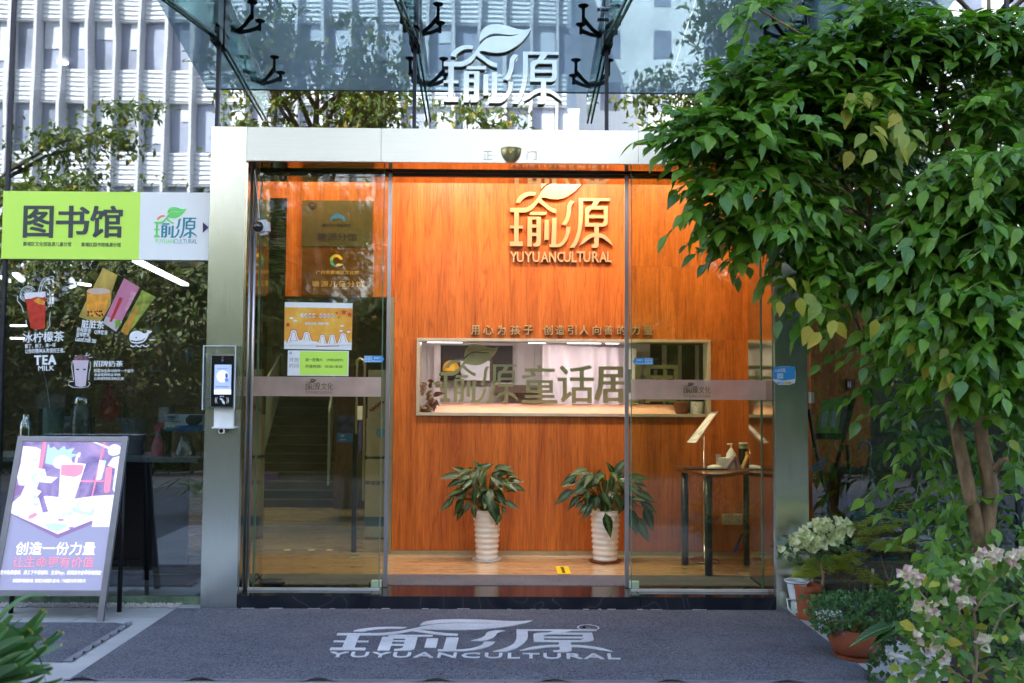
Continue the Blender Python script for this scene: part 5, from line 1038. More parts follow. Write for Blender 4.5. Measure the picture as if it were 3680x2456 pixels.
logo_joined(t, teal, *D(970, 612), *D(998, 638), yd - .001, .0008)
blu = M('sticker_sky', (.06, .34, .72), .4)
def door_sticker(side, u0, v0, u1, v1, lab):
    global t
    t = thing('door_sticker', lab, 'sticker', PY((u0 + u1) / 2, v1, yd)); fl_ = side == 'r'
    f = lambda a, b: ((u1 - (u1 - u0) * a) if fl_ else (u0 + (u1 - u0) * a), v0 + (v1 - v0) * b)
    poly_px([f(0, 0), f(.88, .02), f(1, .5), f(.88, 1), f(0, 1)], 'film', blu, t, yd, .0008)
    for i in range(5):
        for j in range(4): a_, b_ = f(.04 + i * .075, .1 + j * .23), f(.04 + i * .075 + .045, .1 + j * .23 + .13); poly_px([(a_[0], a_[1]), (b_[0], a_[1]), (b_[0], b_[1]), (a_[0], b_[1])], 'dot', white_print, t, yd - .0008, .0008)
    a_, b_ = sorted((f(.5, 0)[0], f(.8, 0)[0])); text_px('自动门', 'lettering', white_print, t, a_, v0 + (v1 - v0) * .18, b_, v0 + (v1 - v0) * .48, yd - .0008, .0008, .03)
    a_, b_ = sorted((f(.42, 0)[0], f(.86, 0)[0])); text_px('Panasonic', 'lettering', white_print, t, a_, v0 + (v1 - v0) * .68, b_, v0 + (v1 - v0) * .92, yd - .0008, .0008, .03)
door_sticker('l', 1308, 1279, 1381, 1303, 'small blue arrow sticker pointing right on the left glass door')
door_sticker('r', 2273, 1287, 2347, 1311, 'small blue arrow sticker pointing left on the right glass door')
frost = glass('frosted_film', (.62, .56, .54), .02, .15, haze=.68, hazecol=(.90, .76, .72))
for i, (u0, v0, u1, v1, lu0, lv0, lu1, lv1) in enumerate(((908, 1355, 1370, 1425, 1097, 1362, 1197, 1402), (2268, 1366, 2768, 1437, 2455, 1375, 2554, 1415))):
    t = thing('frosted_band', f'frosted band with a small logo across the {("left", "right")[i]} glass door', 'window film', PY((u0 + u1) / 2, v1, yd)); r = box_px(u0, v0, u1, v1, yd + .002)
    MB().quad((r[0], yd + .002, r[1]), (r[2], yd + .002, r[1]), (r[2], yd + .002, r[3]), (r[0], yd + .002, r[3])).build('film', frost, t)
    ink = M('film_ink', (.10, .09, .05), .6); mid = lu0 + (lu1 - lu0) * .56
    logo_joined(t, ink, lu0, lv0, mid, lv1, yd, .0008); text_px('文化', 'lettering', ink, t, mid + 1, lv0 + 14, lu1, lv1, yd, .0008, .0); text_px('YUYUANCULTURAL', 'lettering', ink, t, lu0, lv1 + 4, lu1, lv1 + 14, yd, .0008, -.01)
t = thing('discount_sticker', 'blue and white discount sticker on the right steel column', 'sticker', PY(2820, 1385, 0)); kx = .5102
def X(u, v): return 2700 + u * kx, 900 + v * kx
poly_px(sm([X(154, 820), X(300, 818), X(312, 840), X(312, 900), X(306, 948), X(152, 948)], 1), 'white_base', white_print, t, -.0005, .001); poly_px([X(155, 822), X(308, 820), X(308, 905), X(230, 918), X(153, 905)], 'blue_field', blu, t, -.0016, .001)
text_px('立减', 'lettering', white_print, t, *X(164, 840), *X(192, 858), -.0027, .001, .02); text_px('17元', 'lettering', white_print, t, *X(194, 833), *X(243, 860), -.0027, .001, .05)
poly_px([X(181, 866), X(225, 866), X(225, 905), X(181, 905)], 'pale_square', M('pale_blue', (.45, .65, .8), .5), t, -.0027, .001)
text_px('e饿了么', 'lettering', blu, t, *X(178, 927), *X(228, 941), -.0016, .001, .03); text_px('口碑', 'lettering', M('amber_print', (.8, .35, .02), .5), t, *X(250, 926), *X(278, 941), -.0016, .001, .02); poly_px([X(233, 926), X(248, 926), X(248, 941), X(233, 941)], 'yellow_mark', MATS['yellow_print'], t, -.0016, .001)

# ================================================================ table, stand and small things at the right of the lobby
yt = .85
tb_ = thing('side_table', 'small brown wooden table on black round legs behind the right glass door', 'table', PZ(2547, 2077, zf))
lf1, lf2, lf3 = PZ(2547, 2070, zf), PZ(2462, 2030, zf), PZ(2686, 2032, zf); lf4 = lf2 + lf3 - lf1; ztp = PY(2547, 1703, lf1.y).z
for c in (lf1, lf2, lf3): MB().tube([(c.x, c.y, zf), (c.x, c.y, ztp - .02)], .026, 18).build('leg', M('leg_black', (.010, .012, .013), .3), tb_, smooth=True)
MB().prism(sm([(lf2.x - .05, lf2.y + .02, ztp - .02), (lf1.x - .03, lf1.y - .06, ztp - .02), (lf1.x + .07, lf1.y - .06, ztp - .02), (lf3.x + .07, lf3.y - .02, ztp - .02), (lf3.x + .06, 1.36, ztp - .02), (lf2.x - .04, 1.36, ztp - .02)], 0), (0, 0, .022)).build('table_top', M('table_brown', (.16, .055, .018), .3, var=.2, vs=8, coat=.3), tb_, bevel=.003)
st2 = thing('sign_stand', 'chrome floor stand holding a tilted white notice plate', 'sign stand', PZ(2532, 2030, zf)); c = Vector((PY(2532, 2000, 1.22).x, 1.22, zf))
MB().lathe([(.0001, 0), (.11, 0), (.115, .008), (.09, .02), (.02, .028), (.0001, .028)], c, 28).build('base', chrome, st2, smooth=2); MB().tube([(c.x, c.y, zf), (c.x, c.y, PY(2532, 1552, 1.22).z)], .008, 12).build('pole', chrome, st2, smooth=True)
q = [PY(2469, 1590, 1.16), PY(2500, 1592, 1.12), PY(2581, 1478, 1.24), PY(2553, 1482, 1.3)]; n_ = (q[1] - q[0]).cross(q[3] - q[0]).normalized(); n_ = -n_ if n_.y > 0 else n_
MB().prism(q, n_ * -.008).build('plate', alu, st2); MB().prism([q[0].lerp(q[3], .1) .lerp(q[1].lerp(q[2], .1), .12) + n_ * .002, q[0].lerp(q[3], .1).lerp(q[1].lerp(q[2], .1), .88) + n_ * .002, q[0].lerp(q[3], .92).lerp(q[1].lerp(q[2], .92), .88) + n_ * .002, q[0].lerp(q[3], .92).lerp(q[1].lerp(q[2], .92), .12) + n_ * .002], n_ * -.0015).build('notice', w_p, st2)
tb = text_raw('扫码关注', .0); A0, A1 = q[0].lerp(q[3], .2), q[0].lerp(q[3], .4); A2, A3 = q[1].lerp(q[2], .2), q[1].lerp(q[2], .4); fit(tb, lambda s, t, d: A0.lerp(A1, .2 + .6 * t).lerp(A2.lerp(A3, .2 + .6 * t), .15 + .7 * s) + n_ * (.0035 if d > 0 else .0025)).build('lettering', black_print, st2)
zt2 = ztp + .003
def tt(name, label, cat, u, y=1.05): c = PY(u, 1700, y); c.z = zt2; return thing(name, label, cat, c), c
t, c = tt('navy_tray', 'flat navy folder on the small table', 'folder', 2540, .98); B('folder', M('navy_folder', (.01, .015, .05), .4), t, c.x - .16, c.x + .14, .94, 1.06, zt2, zt2 + .006)
t, c = tt('white_mask_pack', 'white crumpled pack on the navy folder', 'pack', 2570, .98); MB().ell((c.x, .99, zt2 + .012), .055, .03, .022, 16, 8).build('pack', white_paint, t, smooth=True)
t, c = tt('tissue_box', 'white open tissue box on the small table', 'tissue box', 2600, 1.1); B('box', white_paint, t, c.x - .04, c.x + .045, 1.08, 1.16, zt2, zt2 + .075, .004); MB().prism([(c.x - .05, 1.09, zt2 + .05), (c.x - .02, 1.09, zt2 + .055), (c.x - .02, 1.09, zt2 + .1), (c.x - .055, 1.09, zt2 + .1)], (0, .01, 0)).build('tissue', M('tissue_lilac', (.55, .42, .45), .8), t)
t, c = tt('pump_bottle', 'white soap pump bottle on the small table', 'bottle', 2628, 1.12); MB().lathe([(.0001, 0), (.035, 0), (.035, .10), (.015, .13), (.01, .14), (.0001, .14)], c, 18).build('bottle', white_paint, t, smooth=2); MB().tube([(c.x, c.y, c.z + .13), (c.x, c.y, c.z + .17)], .005, 8).build('nozzle', white_paint, t); MB().tube([(c.x - .03, c.y, c.z + .17), (c.x + .01, c.y, c.z + .172)], .005, 8).build('spout', white_paint, t)
t, c = tt('black_snack_can', 'tall black and yellow snack can with a white lid on the small table', 'can', 2672, 1.14)
hc = PY(2672, 1592, 1.14).z - zt2; MB().tube([c, c + Vector((0, 0, hc * .78))], .032, 20).build('can', M('can_black', (.012, .012, .010), .35), t, smooth=2); MB().tube([c + Vector((0, 0, hc * .78)), c + Vector((0, 0, hc * .97))], .0322, 20).build('label_band', M('can_green', (.35, .45, .22), .4), t, smooth=2); MB().tube([c + Vector((0, 0, hc * .97)), c + Vector((0, 0, hc))], .033, 20).build('lid', white_paint, t)
for i in range(3): MB().ell(c + Vector((.014 + .004 * (i % 2), -.028, hc * (.25 + i * .16))), .014, .006, .016, 10, 6).build('snack_picture', M('snack_yellow', (.75, .35, .03), .5) if i % 2 == 0 else M('snack_red', (.5, .04, .02), .5), t)
text_px('STICK', 'lettering', black_print, t, 2659, 1598, 2680, 1605, 1.105, .001, .04)
for i, (u0, um, u1, v0, m, lab) in enumerate(((2608, 2642, 2668, 1640, M('tent_lilac', (.32, .22, .28), .5), 'lilac folded tent card on the small table'), (2667, 2691, 2708, 1636, M('tent_wood', (.5, .33, .12), .5), 'little wooden easel card at the right end of the small table'))):
    y = 1.0; a_, m_, b_ = PY(u0, 1698, y), PY(um, v0, y), PY(u1, 1698, y); a_.z = b_.z = zt2; t = thing('tent_card', lab, 'tent card', (m_.x, y, zt2)); th = .014 if i else .03
    MB().prism([a_, a_ + Vector((th, 0, 0)), m_ + Vector((th * .4, 0, -.006)), m_ + Vector((-th * .1, 0, 0))], (0, .07, 0)).build('left_face', m, t); MB().prism([b_ - Vector((th, 0, 0)), b_, m_ + Vector((th * .4, 0, 0)), m_ + Vector((th * .1, 0, -.01))], (0, .07, 0)).build('right_face', m, t)
t = thing('blue_handle_tool', 'blue ended grabber tool hanging under the small table', 'tool', PY(2650, 1990, 1.3)); MB().tube([PY(2638, 1985, 1.3), PY(2652, 1955, 1.3)], [.008, .014], 10).build('handle', M('tool_blue', (.01, .06, .5), .4), t); MB().tube([PY(2652, 1955, 1.3), PY(2664, 1925, 1.3), PY(2700, 1905, 1.3)], .008, 8).build('rod', black_plastic, t)

# ================================================================ seen through the right glass wall
t = thing('brochure_rack', 'black brochure rack holding a lime green folded leaflet behind the right glass', 'rack', PY(2990, 1900, 1.0)); k5 = 941 / 420.0
def Z5(u, v): return 2880 + u / k5, 1350 + v / k5
yR_ = 1.0
poly_px([Z5(165, 205), Z5(335, 168), Z5(288, 465), Z5(110, 463)], 'leaflet', M('leaflet_green', (.20, .42, .06), .5), t, yR_, .01); poly_px([Z5(335, 168), Z5(388, 160), Z5(322, 465), Z5(288, 465)], 'leaflet_side', M('leaflet_mauve', (.12, .08, .09), .5), t, yR_, .01)
for a0 in (0, 75): poly_px([Z5(172 + a0, 292), Z5(218 + a0, 285), Z5(198 + a0, 415), Z5(152 + a0, 420)], 'pale_label', M('label_grey', (.42, .42, .40), .6), t, yR_ - .011, .001)
poly_px([Z5(108, 465), Z5(318, 465), Z5(312, 516), Z5(108, 512)], 'tray', dark_metal, t, yR_ - .02, .02); poly_px([Z5(395, 165), Z5(432, 190), Z5(352, 500), Z5(315, 560), Z5(318, 465)], 'back_plate', dark_metal, t, yR_ + .02, .02)
MB().tube([PY(*Z5(60, 270), yR_), PY(*Z5(100, 520), yR_), PY(*Z5(180, 880), yR_), PY(*Z5(245, 1200), yR_)], .014, 8).build('leg', dark_metal, t); MB().tube([PY(*Z5(330, 560), yR_), PY(*Z5(260, 780), yR_), PY(*Z5(210, 900), yR_), PY(*Z5(160, 1180), yR_)], .014, 8).build('leg', dark_metal, t)
MB().tube([PY(*Z5(370, 560), yR_ + .1), PY(*Z5(385, 780), yR_ + .1), PY(*Z5(370, 1180), yR_ + .1)], .014, 8).build('leg', dark_metal, t)
poly_px([Z5(70, 740), Z5(190, 655), Z5(215, 670), Z5(150, 770), Z5(70, 770)], 'magazine', M('magazine_blue', (.16, .22, .30), .4, var=.6, vs=20), t, yR_ - .03, .006); poly_px([Z5(190, 770), Z5(260, 700), Z5(262, 730), Z5(200, 800)], 'magazine', M('magazine_olive', (.15, .14, .05), .5, var=.5, vs=20), t, yR_ - .03, .006)
t = thing('umbrella', 'folded umbrella with a pale hooked handle behind the right glass', 'umbrella', PY(3110, 1660, 1.15)); yu = 1.15
MB().tube([PY(*Z5(u, v), yu) for u, v in ((468, 600), (466, 565), (480, 540), (510, 532), (540, 545), (556, 580), (552, 640), (540, 720))], .013, 10).build('handle', M('handle_grey', (.16, .20, .22), .4), t, smooth=True); MB().tube([PY(*Z5(540, 720), yu), PY(*Z5(545, 790), yu), PY(*Z5(550, 1000), yu)], [.012, .045, .03], 10).build('canopy', M('umbrella_cloth', (.03, .05, .06), .7), t, smooth=True)
t = thing('magazine_shelf', 'dark shelf with rows of small blue picture tiles behind the right glass', 'shelf', PY(3180, 2050, 1.25)); ys5 = 1.25; r = box_px(3035, 1700, 3290, 2080, ys5 + .05)
B('case', M('shelf_maroon', (.05, .008, .010), .5), t, r[0], r[2], ys5 + .05, YW - .02, .08, r[3]); B('top_box', M('shelf_top', (.02, .022, .018), .5), t, r[0] - .02, r[2] - .3, ys5 + .02, YW - .03, r[3] + .001, r[3] + .04)
for j, v in enumerate((1838, 1935, 2005)):
    for i, (u0, u1) in enumerate(((412, 522), (560, 655), (685, 775), (808, 892))):
        if j and i == 3: continue
        a_, b_ = 2880 + u0 / k5, 2880 + u1 / k5; r2 = box_px(a_, v, b_, v + 44, ys5 + .04); B('picture_tile', M('tile_blue', (.05, .15, .20), .4, var=.5, vs=14), t, r2[0], r2[2], ys5 + .03, ys5 + .049, r2[1], r2[3])
t = thing('wall_switch', 'small white switch plate beside the right column', 'switch', PY(2912, 1430, YW - .01)); r = box_px(2905, 1410, 2926, 1450, YW - .01); B('plate', M('socket_cream', (.72, .68, .5), .4), t, r[0], r[2], YW - .012, YW - .001, r[1], r[3], .002)
t = thing('alarm_button', 'small red alarm box on the laminate wall behind the right glass', 'alarm', PY(3060, 1395, YW - .03)); r = box_px(3044, 1362, 3076, 1402, YW - .03); B('box', M('alarm_red', (.22, .008, .012), .4), t, r[0], r[2], YW - .03, YW - .001, r[1], r[3], .005); B('label', white_print, t, r[0] + .005, r[0] + .014, YW - .032, YW - .0305, r[1] + .02, r[3] - .02); B('label', white_print, t, r[0] + .02, r[0] + .029, YW - .032, YW - .0305, r[1] + .02, r[3] - .02)
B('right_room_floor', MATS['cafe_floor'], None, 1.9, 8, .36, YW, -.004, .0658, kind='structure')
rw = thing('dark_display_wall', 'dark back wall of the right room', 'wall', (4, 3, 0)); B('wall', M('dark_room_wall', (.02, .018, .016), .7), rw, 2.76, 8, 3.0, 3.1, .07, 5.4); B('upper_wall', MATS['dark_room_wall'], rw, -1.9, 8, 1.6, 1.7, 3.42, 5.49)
# ================================================================ leaf pieces as objects that share mesh data
def leafmesh(name, tpl, mat):
    me = bpy.data.meshes.new(name); v, f, uv = tpl; me.from_pydata(v, [], f); ul = me.uv_layers.new(name='UVMap')
    for i, l in enumerate(me.loops): ul.data[i].uv = uv[l.vertex_index]
    me.materials.append(mat); me.update(); me.shade_smooth(); return me
def leafobj(name, me, par, p, d, up, L, wf=1.0):
    o = bpy.data.objects.new(name, me); COL.objects.link(o); o.parent = par; m = frame(d, up)
    q = m.to_4x4() @ Matrix.Diagonal((L, L * wf, L, 1)); q.translation = Vector(p) - wloc(par); o.matrix_basis = q; return o
def many(par, lst, tpls, meshes, mat, cap=300, name='leaf', stuffname='foliage', wf=1.0):
    """lst: (p, d, up, L, key); the cap with the largest key become parts, the rest one joined part"""
    lst = sorted(lst, key=lambda a: -a[4]); rest = MB(); rest.uv = []
    for i, (p, d, up, L, k) in enumerate(lst):
        j = i % len(tpls)
        if i < cap: leafobj(name, meshes[j], par, p, d, up, L, wf)
        else: put(rest, tpls[j], p, d, up, L, wf)
    if rest.v: rest.build(stuffname, mat, par, smooth=True, kind='stuff')
CAMP = CC
# ---------------------------------------------------------------- the big leafy tree at the right
tm_ = [leafmesh('tree_leaf', t_, lf_tree) for t_ in TL]
tr = thing('leafy_tree', 'large glossy green tree with pale trunks right of the entrance, some leaves yellow', 'tree', PZ(3540, 2250, 0))
YT = -.95; base = tr.location.copy()
trunks = [[(base.x, base.y, 0), PY(3540, 2030, YT), PY(3490, 1800, YT), PY(3440, 1560, YT), PY(3390, 1380, YT), PY(3340, 1150, YT + .1), PY(3250, 850, YT + .1), PY(3120, 600, YT)],
          [PY(3538, 2000, YT), PY(3548, 1900, YT), PY(3560, 1750, YT), PY(3528, 1580, YT), PY(3520, 1420, YT), PY(3540, 1200, YT), PY(3480, 900, YT), PY(3420, 600, YT), PY(3380, 300, YT)]]
for i, pts in enumerate(trunks):
    mb = MB(); mb.tube(pts, [(.05, .038, .034, .031, .028, .022, .016, .01), (.034, .036, .038, .032, .028, .024, .02, .014, .01)][i], 12)
    mb.build('trunk', bark, tr, smooth=True)
MB().tube([PY(3578, 1690, YT - .03), PY(3600, 1655, YT - .05), PY(3622, 1650, YT - .05)], [.022, .016, .012], 8).build('stub', bark, tr, smooth=True)
MB().tube([PY(3082, -60, YT), PY(3088, 60, YT), PY(3085, 230, YT + .05), PY(3140, 520, YT + .1)], [.014, .014, .016, .018], 8).build('branch', bark, tr, smooth=True)
blobs = [  # u, v, depth y, ru, rv, sprays
 (2860, 320, -1.05, 240, 120, 40), (2650, 500, -1.2, 200, 110, 34), (2880, 480, -1.0, 260, 180, 44), (2730, 700, -1.15, 190, 150, 36), (2850, 820, -1.05, 170, 110, 26), (2560, 450, -1.25, 150, 70, 12),
 (3080, 200, -.95, 330, 120, 46), (3350, 130, -.9, 300, 90, 34), (3560, 170, -1.0, 170, 130, 24), (3050, 420, -.95, 180, 130, 24), (3350, 330, -.6, 300, 160, 34), (3600, 420, -1.0, 130, 150, 22), (2720, 30, -1.4, 60, 25, 3), (3200, 30, -1.1, 120, 30, 8),
 (3560, 640, -1.25, 190, 130, 36), (3440, 800, -1.2, 170, 120, 28), (3580, 900, -1.15, 170, 130, 30), (3330, 980, -1.1, 150, 90, 18), (3500, 1080, -1.2, 200, 110, 32), (3600, 1230, -1.15, 150, 120, 24), (3380, 1190, -1.15, 160, 90, 20), (3560, 1380, -1.1, 120, 80, 13), (3460, 1330, -1.2, 60, 70, 9),
 (2990, 1010, -1.0, 70, 100, 8), (3150, 1080, -.6, 160, 180, 12), (3130, 700, -.3, 200, 260, 12), (3300, 600, -.4, 200, 200, 18), (3200, 1280, -.6, 110, 160, 10),
 (3290, 1480, -.7, 100, 110, 5), (3320, 1660, -.7, 90, 110, 5), (3380, 1850, -.6, 130, 120, 6), (3400, 2000, -1.0, 130, 70, 7), (3650, 1560, -.6, 50, 200, 3), (3650, 1850, -.7, 70, 200, 6), (3620, 2100, -.8, 90, 110, 7), (3480, 1250, -.28, 200, 380, 40), (3600, 1750, -.28, 130, 330, 26), (3350, 1650, -.22, 130, 250, 12), (3450, 2050, -.5, 170, 80, 16)]
rl_ = random.Random(21); LST = []; tw = MB()
for (u, v, y, ru, rv, n) in blobs:
    c = PY(u, v, y)
    for i in range(int(n * (3.1 if v < 1250 else 1.3))):
        a = rl_.uniform(0, 6.283); q = rl_.random() ** .5; uu, vv = u + math.cos(a) * q * ru, v + math.sin(a) * q * rv
        dy = rl_.uniform(-.28, .28) * (1 - .6 * q); p = PY(uu, vv, y + dy + .12 * math.sin(a))
        out = Vector((p.x - c.x, rl_.uniform(-.35, .15), 0)); out = out.normalized() if out.length > .02 else rdir(rl_)
        d = (out + rdir(rl_) * .5 + (Vector((-.15, -.3, -.12)) if v < 600 else Vector((-.55 if u > 3250 else -.25, -.35, -.35)))).normalized(); L0 = rl_.uniform(.16, .27); k = rl_.randint(5, 8)
        side = d.cross(Vector((0, 0, 1))).normalized(); stem = [p]
        for j in range(k):
            s = j / (k - 1); pp = p + d * L0 * s + Vector((0, 0, -.05 * s * s)); sg = 1 if j % 2 else -1
            ld = (d * .75 + side * sg * (.85 if j < k - 1 else 0) + Vector((0, -.15, (-.10 if v < 600 else -.28) - .3 * s)) + rdir(rl_) * .42).normalized()
            up = (Vector((0, -.45, 1)) + rdir(rl_) * .35).normalized(); LL = rl_.uniform(.062, .11) * (1.05 if v < 1500 else .95)
            LST.append((pp, ld, up, LL, -(pp - CAMP).length + rl_.uniform(0, .35))); stem.append(pp)
        tw.tube(stem, .0028, 4, cap=False)
for (u, v, y, ru, rv, n) in blobs[:24]:
    j_ = PY(3440 if u > 3250 else 3130, min(1300, v + 350), YT + .1) if v > 250 else PY(3085 if u < 3300 else 3380, 330, YT); e_ = PY(u, v, y); MB().tube([j_, j_.lerp(e_, .5) + Vector((0, 0, .06)), e_], .011, 7, r2=.004).build('branch', bark, tr, smooth=True)
tw.build('twigs', M('twig_green', (.14, .18, .05), .6), tr, kind='stuff')
many(tr, LST, TL, tm_, lf_tree)
# yellowing hanging leaves, picked apart one by one
lf_y = leafmat('yellow_leaf', (.16, .26, .02), (.34, .36, .03), (.55, .42, .04), trans=.35, rough=.4, vein=(.3, .3, .06)); ym_ = leafmesh('yellow_leaf', TL[0], lf_y)
for (u, v, n) in ((3110, 380, 7), (3180, 430, 7), (3220, 500, 5), (3120, 500, 5), (3200, 560, 3), (2840, 1040, 3), (2880, 1020, 2), (2990, 1150, 3), (2950, 1130, 2), (3180, 1100, 2), (3400, 1290, 5), (3440, 1330, 4), (3340, 1240, 4), (3650, 1570, 1), (3440, 1000, 2), (3300, 1210, 3)):
    for i in range(n):
        p = PY(u + rl_.uniform(-70, 70), v + rl_.uniform(-50, 50), -1.42 + rl_.uniform(-.08, .08)); leafobj('yellow_leaf', ym_, tr, p, Vector((rl_.uniform(-.8, .8), rl_.uniform(-.5, 0), -.8)), Vector((rl_.uniform(-.6, .6), -.8, rl_.uniform(.2, 1))), rl_.uniform(.07, .11))
# ---------------------------------------------------------------- dumb cane like plants in ribbed white pots
lf_ag = leafmat('variegated_leaf', (.010, .038, .008), (.016, .058, .010), (.028, .08, .013), mid=(.10, .17, .06), trans=.2, rough=.28, vein=(.10, .18, .06))
TA = [template(5, .42, .10, .30), template(5, .46, .06, .5), template(5, .38, .14, .12)]; am = [leafmesh('variegated_leaf', t_, lf_ag) for t_ in TA]
potw = M('glazed_white_pot', (.84, .81, .77), .12, var=.02, coat=.5)
def ribbed_pot(name, label, u0, u1, vt, vb, y, saucer, group=None):
    a_, b_ = PY(u0, vt, y), PY(u1, vt, y); c = Vector(((a_.x + b_.x) / 2, y, zf)); R0 = (b_.x - a_.x) / 2; Hh = a_.z - zf; t = thing(name, label, 'potted plant', c, group)
    MB().lathe([(.0001, 0), (R0 * 1.0, 0), (R0 * 1.06, .008), (R0 * 1.06, .014), (R0 * .9, .012), (.0001, .012)], c, 30).build('saucer', saucer, t, smooth=2)
    prof = [(.0001, .014), (R0 * .78, .014)]; N = 60
    for i in range(N + 1): s = i / N; prof.append((R0 * (.80 + .20 * s) + .004 * math.sin(s * 9 * 6.283) * (1 if s < .97 else 0), .016 + (Hh - .016) * s))
    prof += [(R0 * .93, Hh), (R0 * .9, Hh - .03), (.0001, Hh - .03)]
    MB().lathe(prof, c, 36).build('pot', potw, t, smooth=2); return t, c + Vector((0, 0, Hh)), R0
def aglaonema(t, top, R0, spec, seed, n_extra=36):
    r = random.Random(seed); st = MB()
    for (u, v, tu, tv, dy) in spec:                # leaf base and tip as measured
        b_ = PY(u, v, top.y + dy); e = PY(tu, tv, top.y + dy - .04); d = e - b_; up = Vector((r.uniform(-.2, .2), -1.0, .55)); leafobj('leaf', am[r.randrange(3)], t, b_, d, up, d.length * 1.05)
        st.tube([Vector((top.x + r.uniform(-.03, .03), top.y + r.uniform(-.03, .03), top.z - .02)), (top + b_) / 2 + Vector((0, 0, .03)), b_], .004, 5)
    for i in range(n_extra):
        a = r.uniform(0, 6.283); h = r.uniform(.08, .30); rr = r.uniform(.05, .16); b_ = top + Vector((rr * math.cos(a), rr * math.sin(a) * .6, h)); d = Vector((math.cos(a), math.sin(a) * .7 - .2, r.uniform(-.7, .1)))
        leafobj('leaf', am[r.randrange(3)], t, b_, d, (r.uniform(-.2, .2), -.5, 1), r.uniform(.11, .17)); st.tube([top, (top + b_) / 2 + Vector((0, 0, .03)), b_], .004, 5)
    st.build('stems', M('plant_stem', (.09, .14, .04), .5), t, kind='stuff')
c7 = .4464
def L7(l): return [(1380 + a * c7, 1560 + b * c7, 1380 + c_ * c7, 1560 + d * c7, e) for a, b, c_, d, e in l]
t, top, R0 = ribbed_pot('potted_plant', 'variegated leafy plant in a ribbed white pot on a white saucer in mid lobby', 1701, 1800, 1831, 2008, 1.22, M('saucer_white', (.7, .7, .72), .3), 'ribbed pot plants')
aglaonema(t, top, R0, L7([(670, 320, 550, 265, .1), (610, 330, 450, 350, 0), (620, 370, 508, 415, 0), (690, 340, 612, 360, -.1), (720, 310, 840, 230, .05), (780, 300, 740, 225, .1), (800, 290, 880, 240, .1), (900, 330, 1025, 285, 0), (880, 290, 1010, 250, .05), (860, 350, 968, 410, -.1), (1000, 375, 1112, 372, .05), (1020, 415, 1130, 440, 0), (960, 400, 1050, 450, .05), (740, 340, 715, 430, -.1), (650, 460, 540, 480, 0), (560, 520, 452, 620, 0), (560, 500, 520, 570, -.05), (640, 520, 560, 640, 0), (640, 600, 580, 690, .05), (690, 550, 640, 635, -.05), (740, 430, 730, 565, -.12), (800, 480, 798, 600, -.13), (700, 400, 670, 450, -.05), (720, 570, 728, 670, -.15), (880, 540, 905, 722, -.16), (850, 560, 905, 690, -.17), (960, 540, 1085, 600, -.05), (920, 500, 955, 560, -.12), (950, 580, 985, 640, -.1), (940, 640, 905, 720, -.15), (670, 480, 580, 520, -.05), (860, 340, 930, 300, 0), (820, 330, 760, 260, 0), (980, 350, 1030, 330, .05), (990, 460, 1020, 455, .05)]), 5)
t, top, R0 = ribbed_pot('potted_plant', 'variegated leafy plant in a ribbed white pot on a red saucer by the right door', 2121, 2228, 1833, 2010, 1.18, M('saucer_red', (.16, .03, .015), .3), 'ribbed pot plants')
aglaonema(t, top, R0, L7([(1560, 330, 1435, 380, 0), (1640, 310, 1560, 305, .05), (1550, 380, 1440, 420, 0), (1520, 450, 1382, 552, 0), (1640, 420, 1515, 480, -.1), (1780, 320, 1615, 425, -.08), (1850, 320, 1805, 230, .05), (1860, 320, 1945, 195, 0), (1830, 340, 1840, 450, -.15), (1880, 420, 2000, 330, .05), (1960, 350, 2120, 335, .05), (2010, 460, 2190, 530, 0), (2060, 540, 2200, 620, 0), (2100, 590, 2170, 780, 0), (2020, 660, 2140, 870, -.02), (1960, 600, 2060, 800, -.05), (1640, 450, 1640, 555, -.12), (1560, 500, 1490, 600, 0), (1600, 540, 1540, 600, -.05), (1640, 560, 1570, 640, -.1), (1670, 600, 1600, 675, -.1), (1760, 470, 1830, 590, -.14), (1850, 480, 1925, 600, -.12), (1720, 500, 1700, 610, -.12), (1780, 640, 1835, 825, -.2), (1900, 380, 1950, 470, -.08), (1700, 330, 1620, 330, 0), (1660, 330, 1560, 370, 0), (1870, 360, 1930, 310, 0), (1760, 380, 1700, 320, -.02), (1930, 520, 1900, 640, -.08), (2040, 420, 2090, 500, .05), (2000, 380, 2110, 400, .08)]), 9)
# plants at both ends of the opening
lf_cr = leafmat('croton_leaf', (.10, .02, .012), (.05, .07, .015), (.22, .10, .04), trans=.2, rough=.35, vein=(.35, .25, .08)); cm_ = [leafmesh('croton_leaf', t_, lf_cr) for t_ in TA]
k6 = .536; yw_ = YW + .13
t = thing('croton_plant', 'red and green croton plant at the left end of the wall opening', 'potted plant', PY(1525, 1484, yw_)); r6 = random.Random(4)
cp = PY(1520, 1490, yw_); cp.z = oz0 + w; MB().lathe([(.0001, 0), (.035, 0), (.045, .05), (.0001, .045)], cp, 16).build('pot', M('terracotta', (.36, .10, .045), .7), t, smooth=2)
for i in range(30):
    u, v = 1380 + r6.uniform(232, 350) * k6, 1130 + r6.uniform(440, 640) * k6; leafobj('leaf', cm_[i % 3], t, PY(u, v, yw_ + r6.uniform(-.05, .05)), (r6.uniform(-.8, 1), r6.uniform(-.6, 0), r6.uniform(-.8, .3)), (0, -1, .5), r6.uniform(.06, .10))
lf_pe = leafmat('lily_leaf', (.02, .07, .02), (.03, .10, .02), (.05, .13, .03), trans=.2, rough=.3); pe = leafmesh('lily_leaf', template(5, .3, .1, .35), lf_pe)
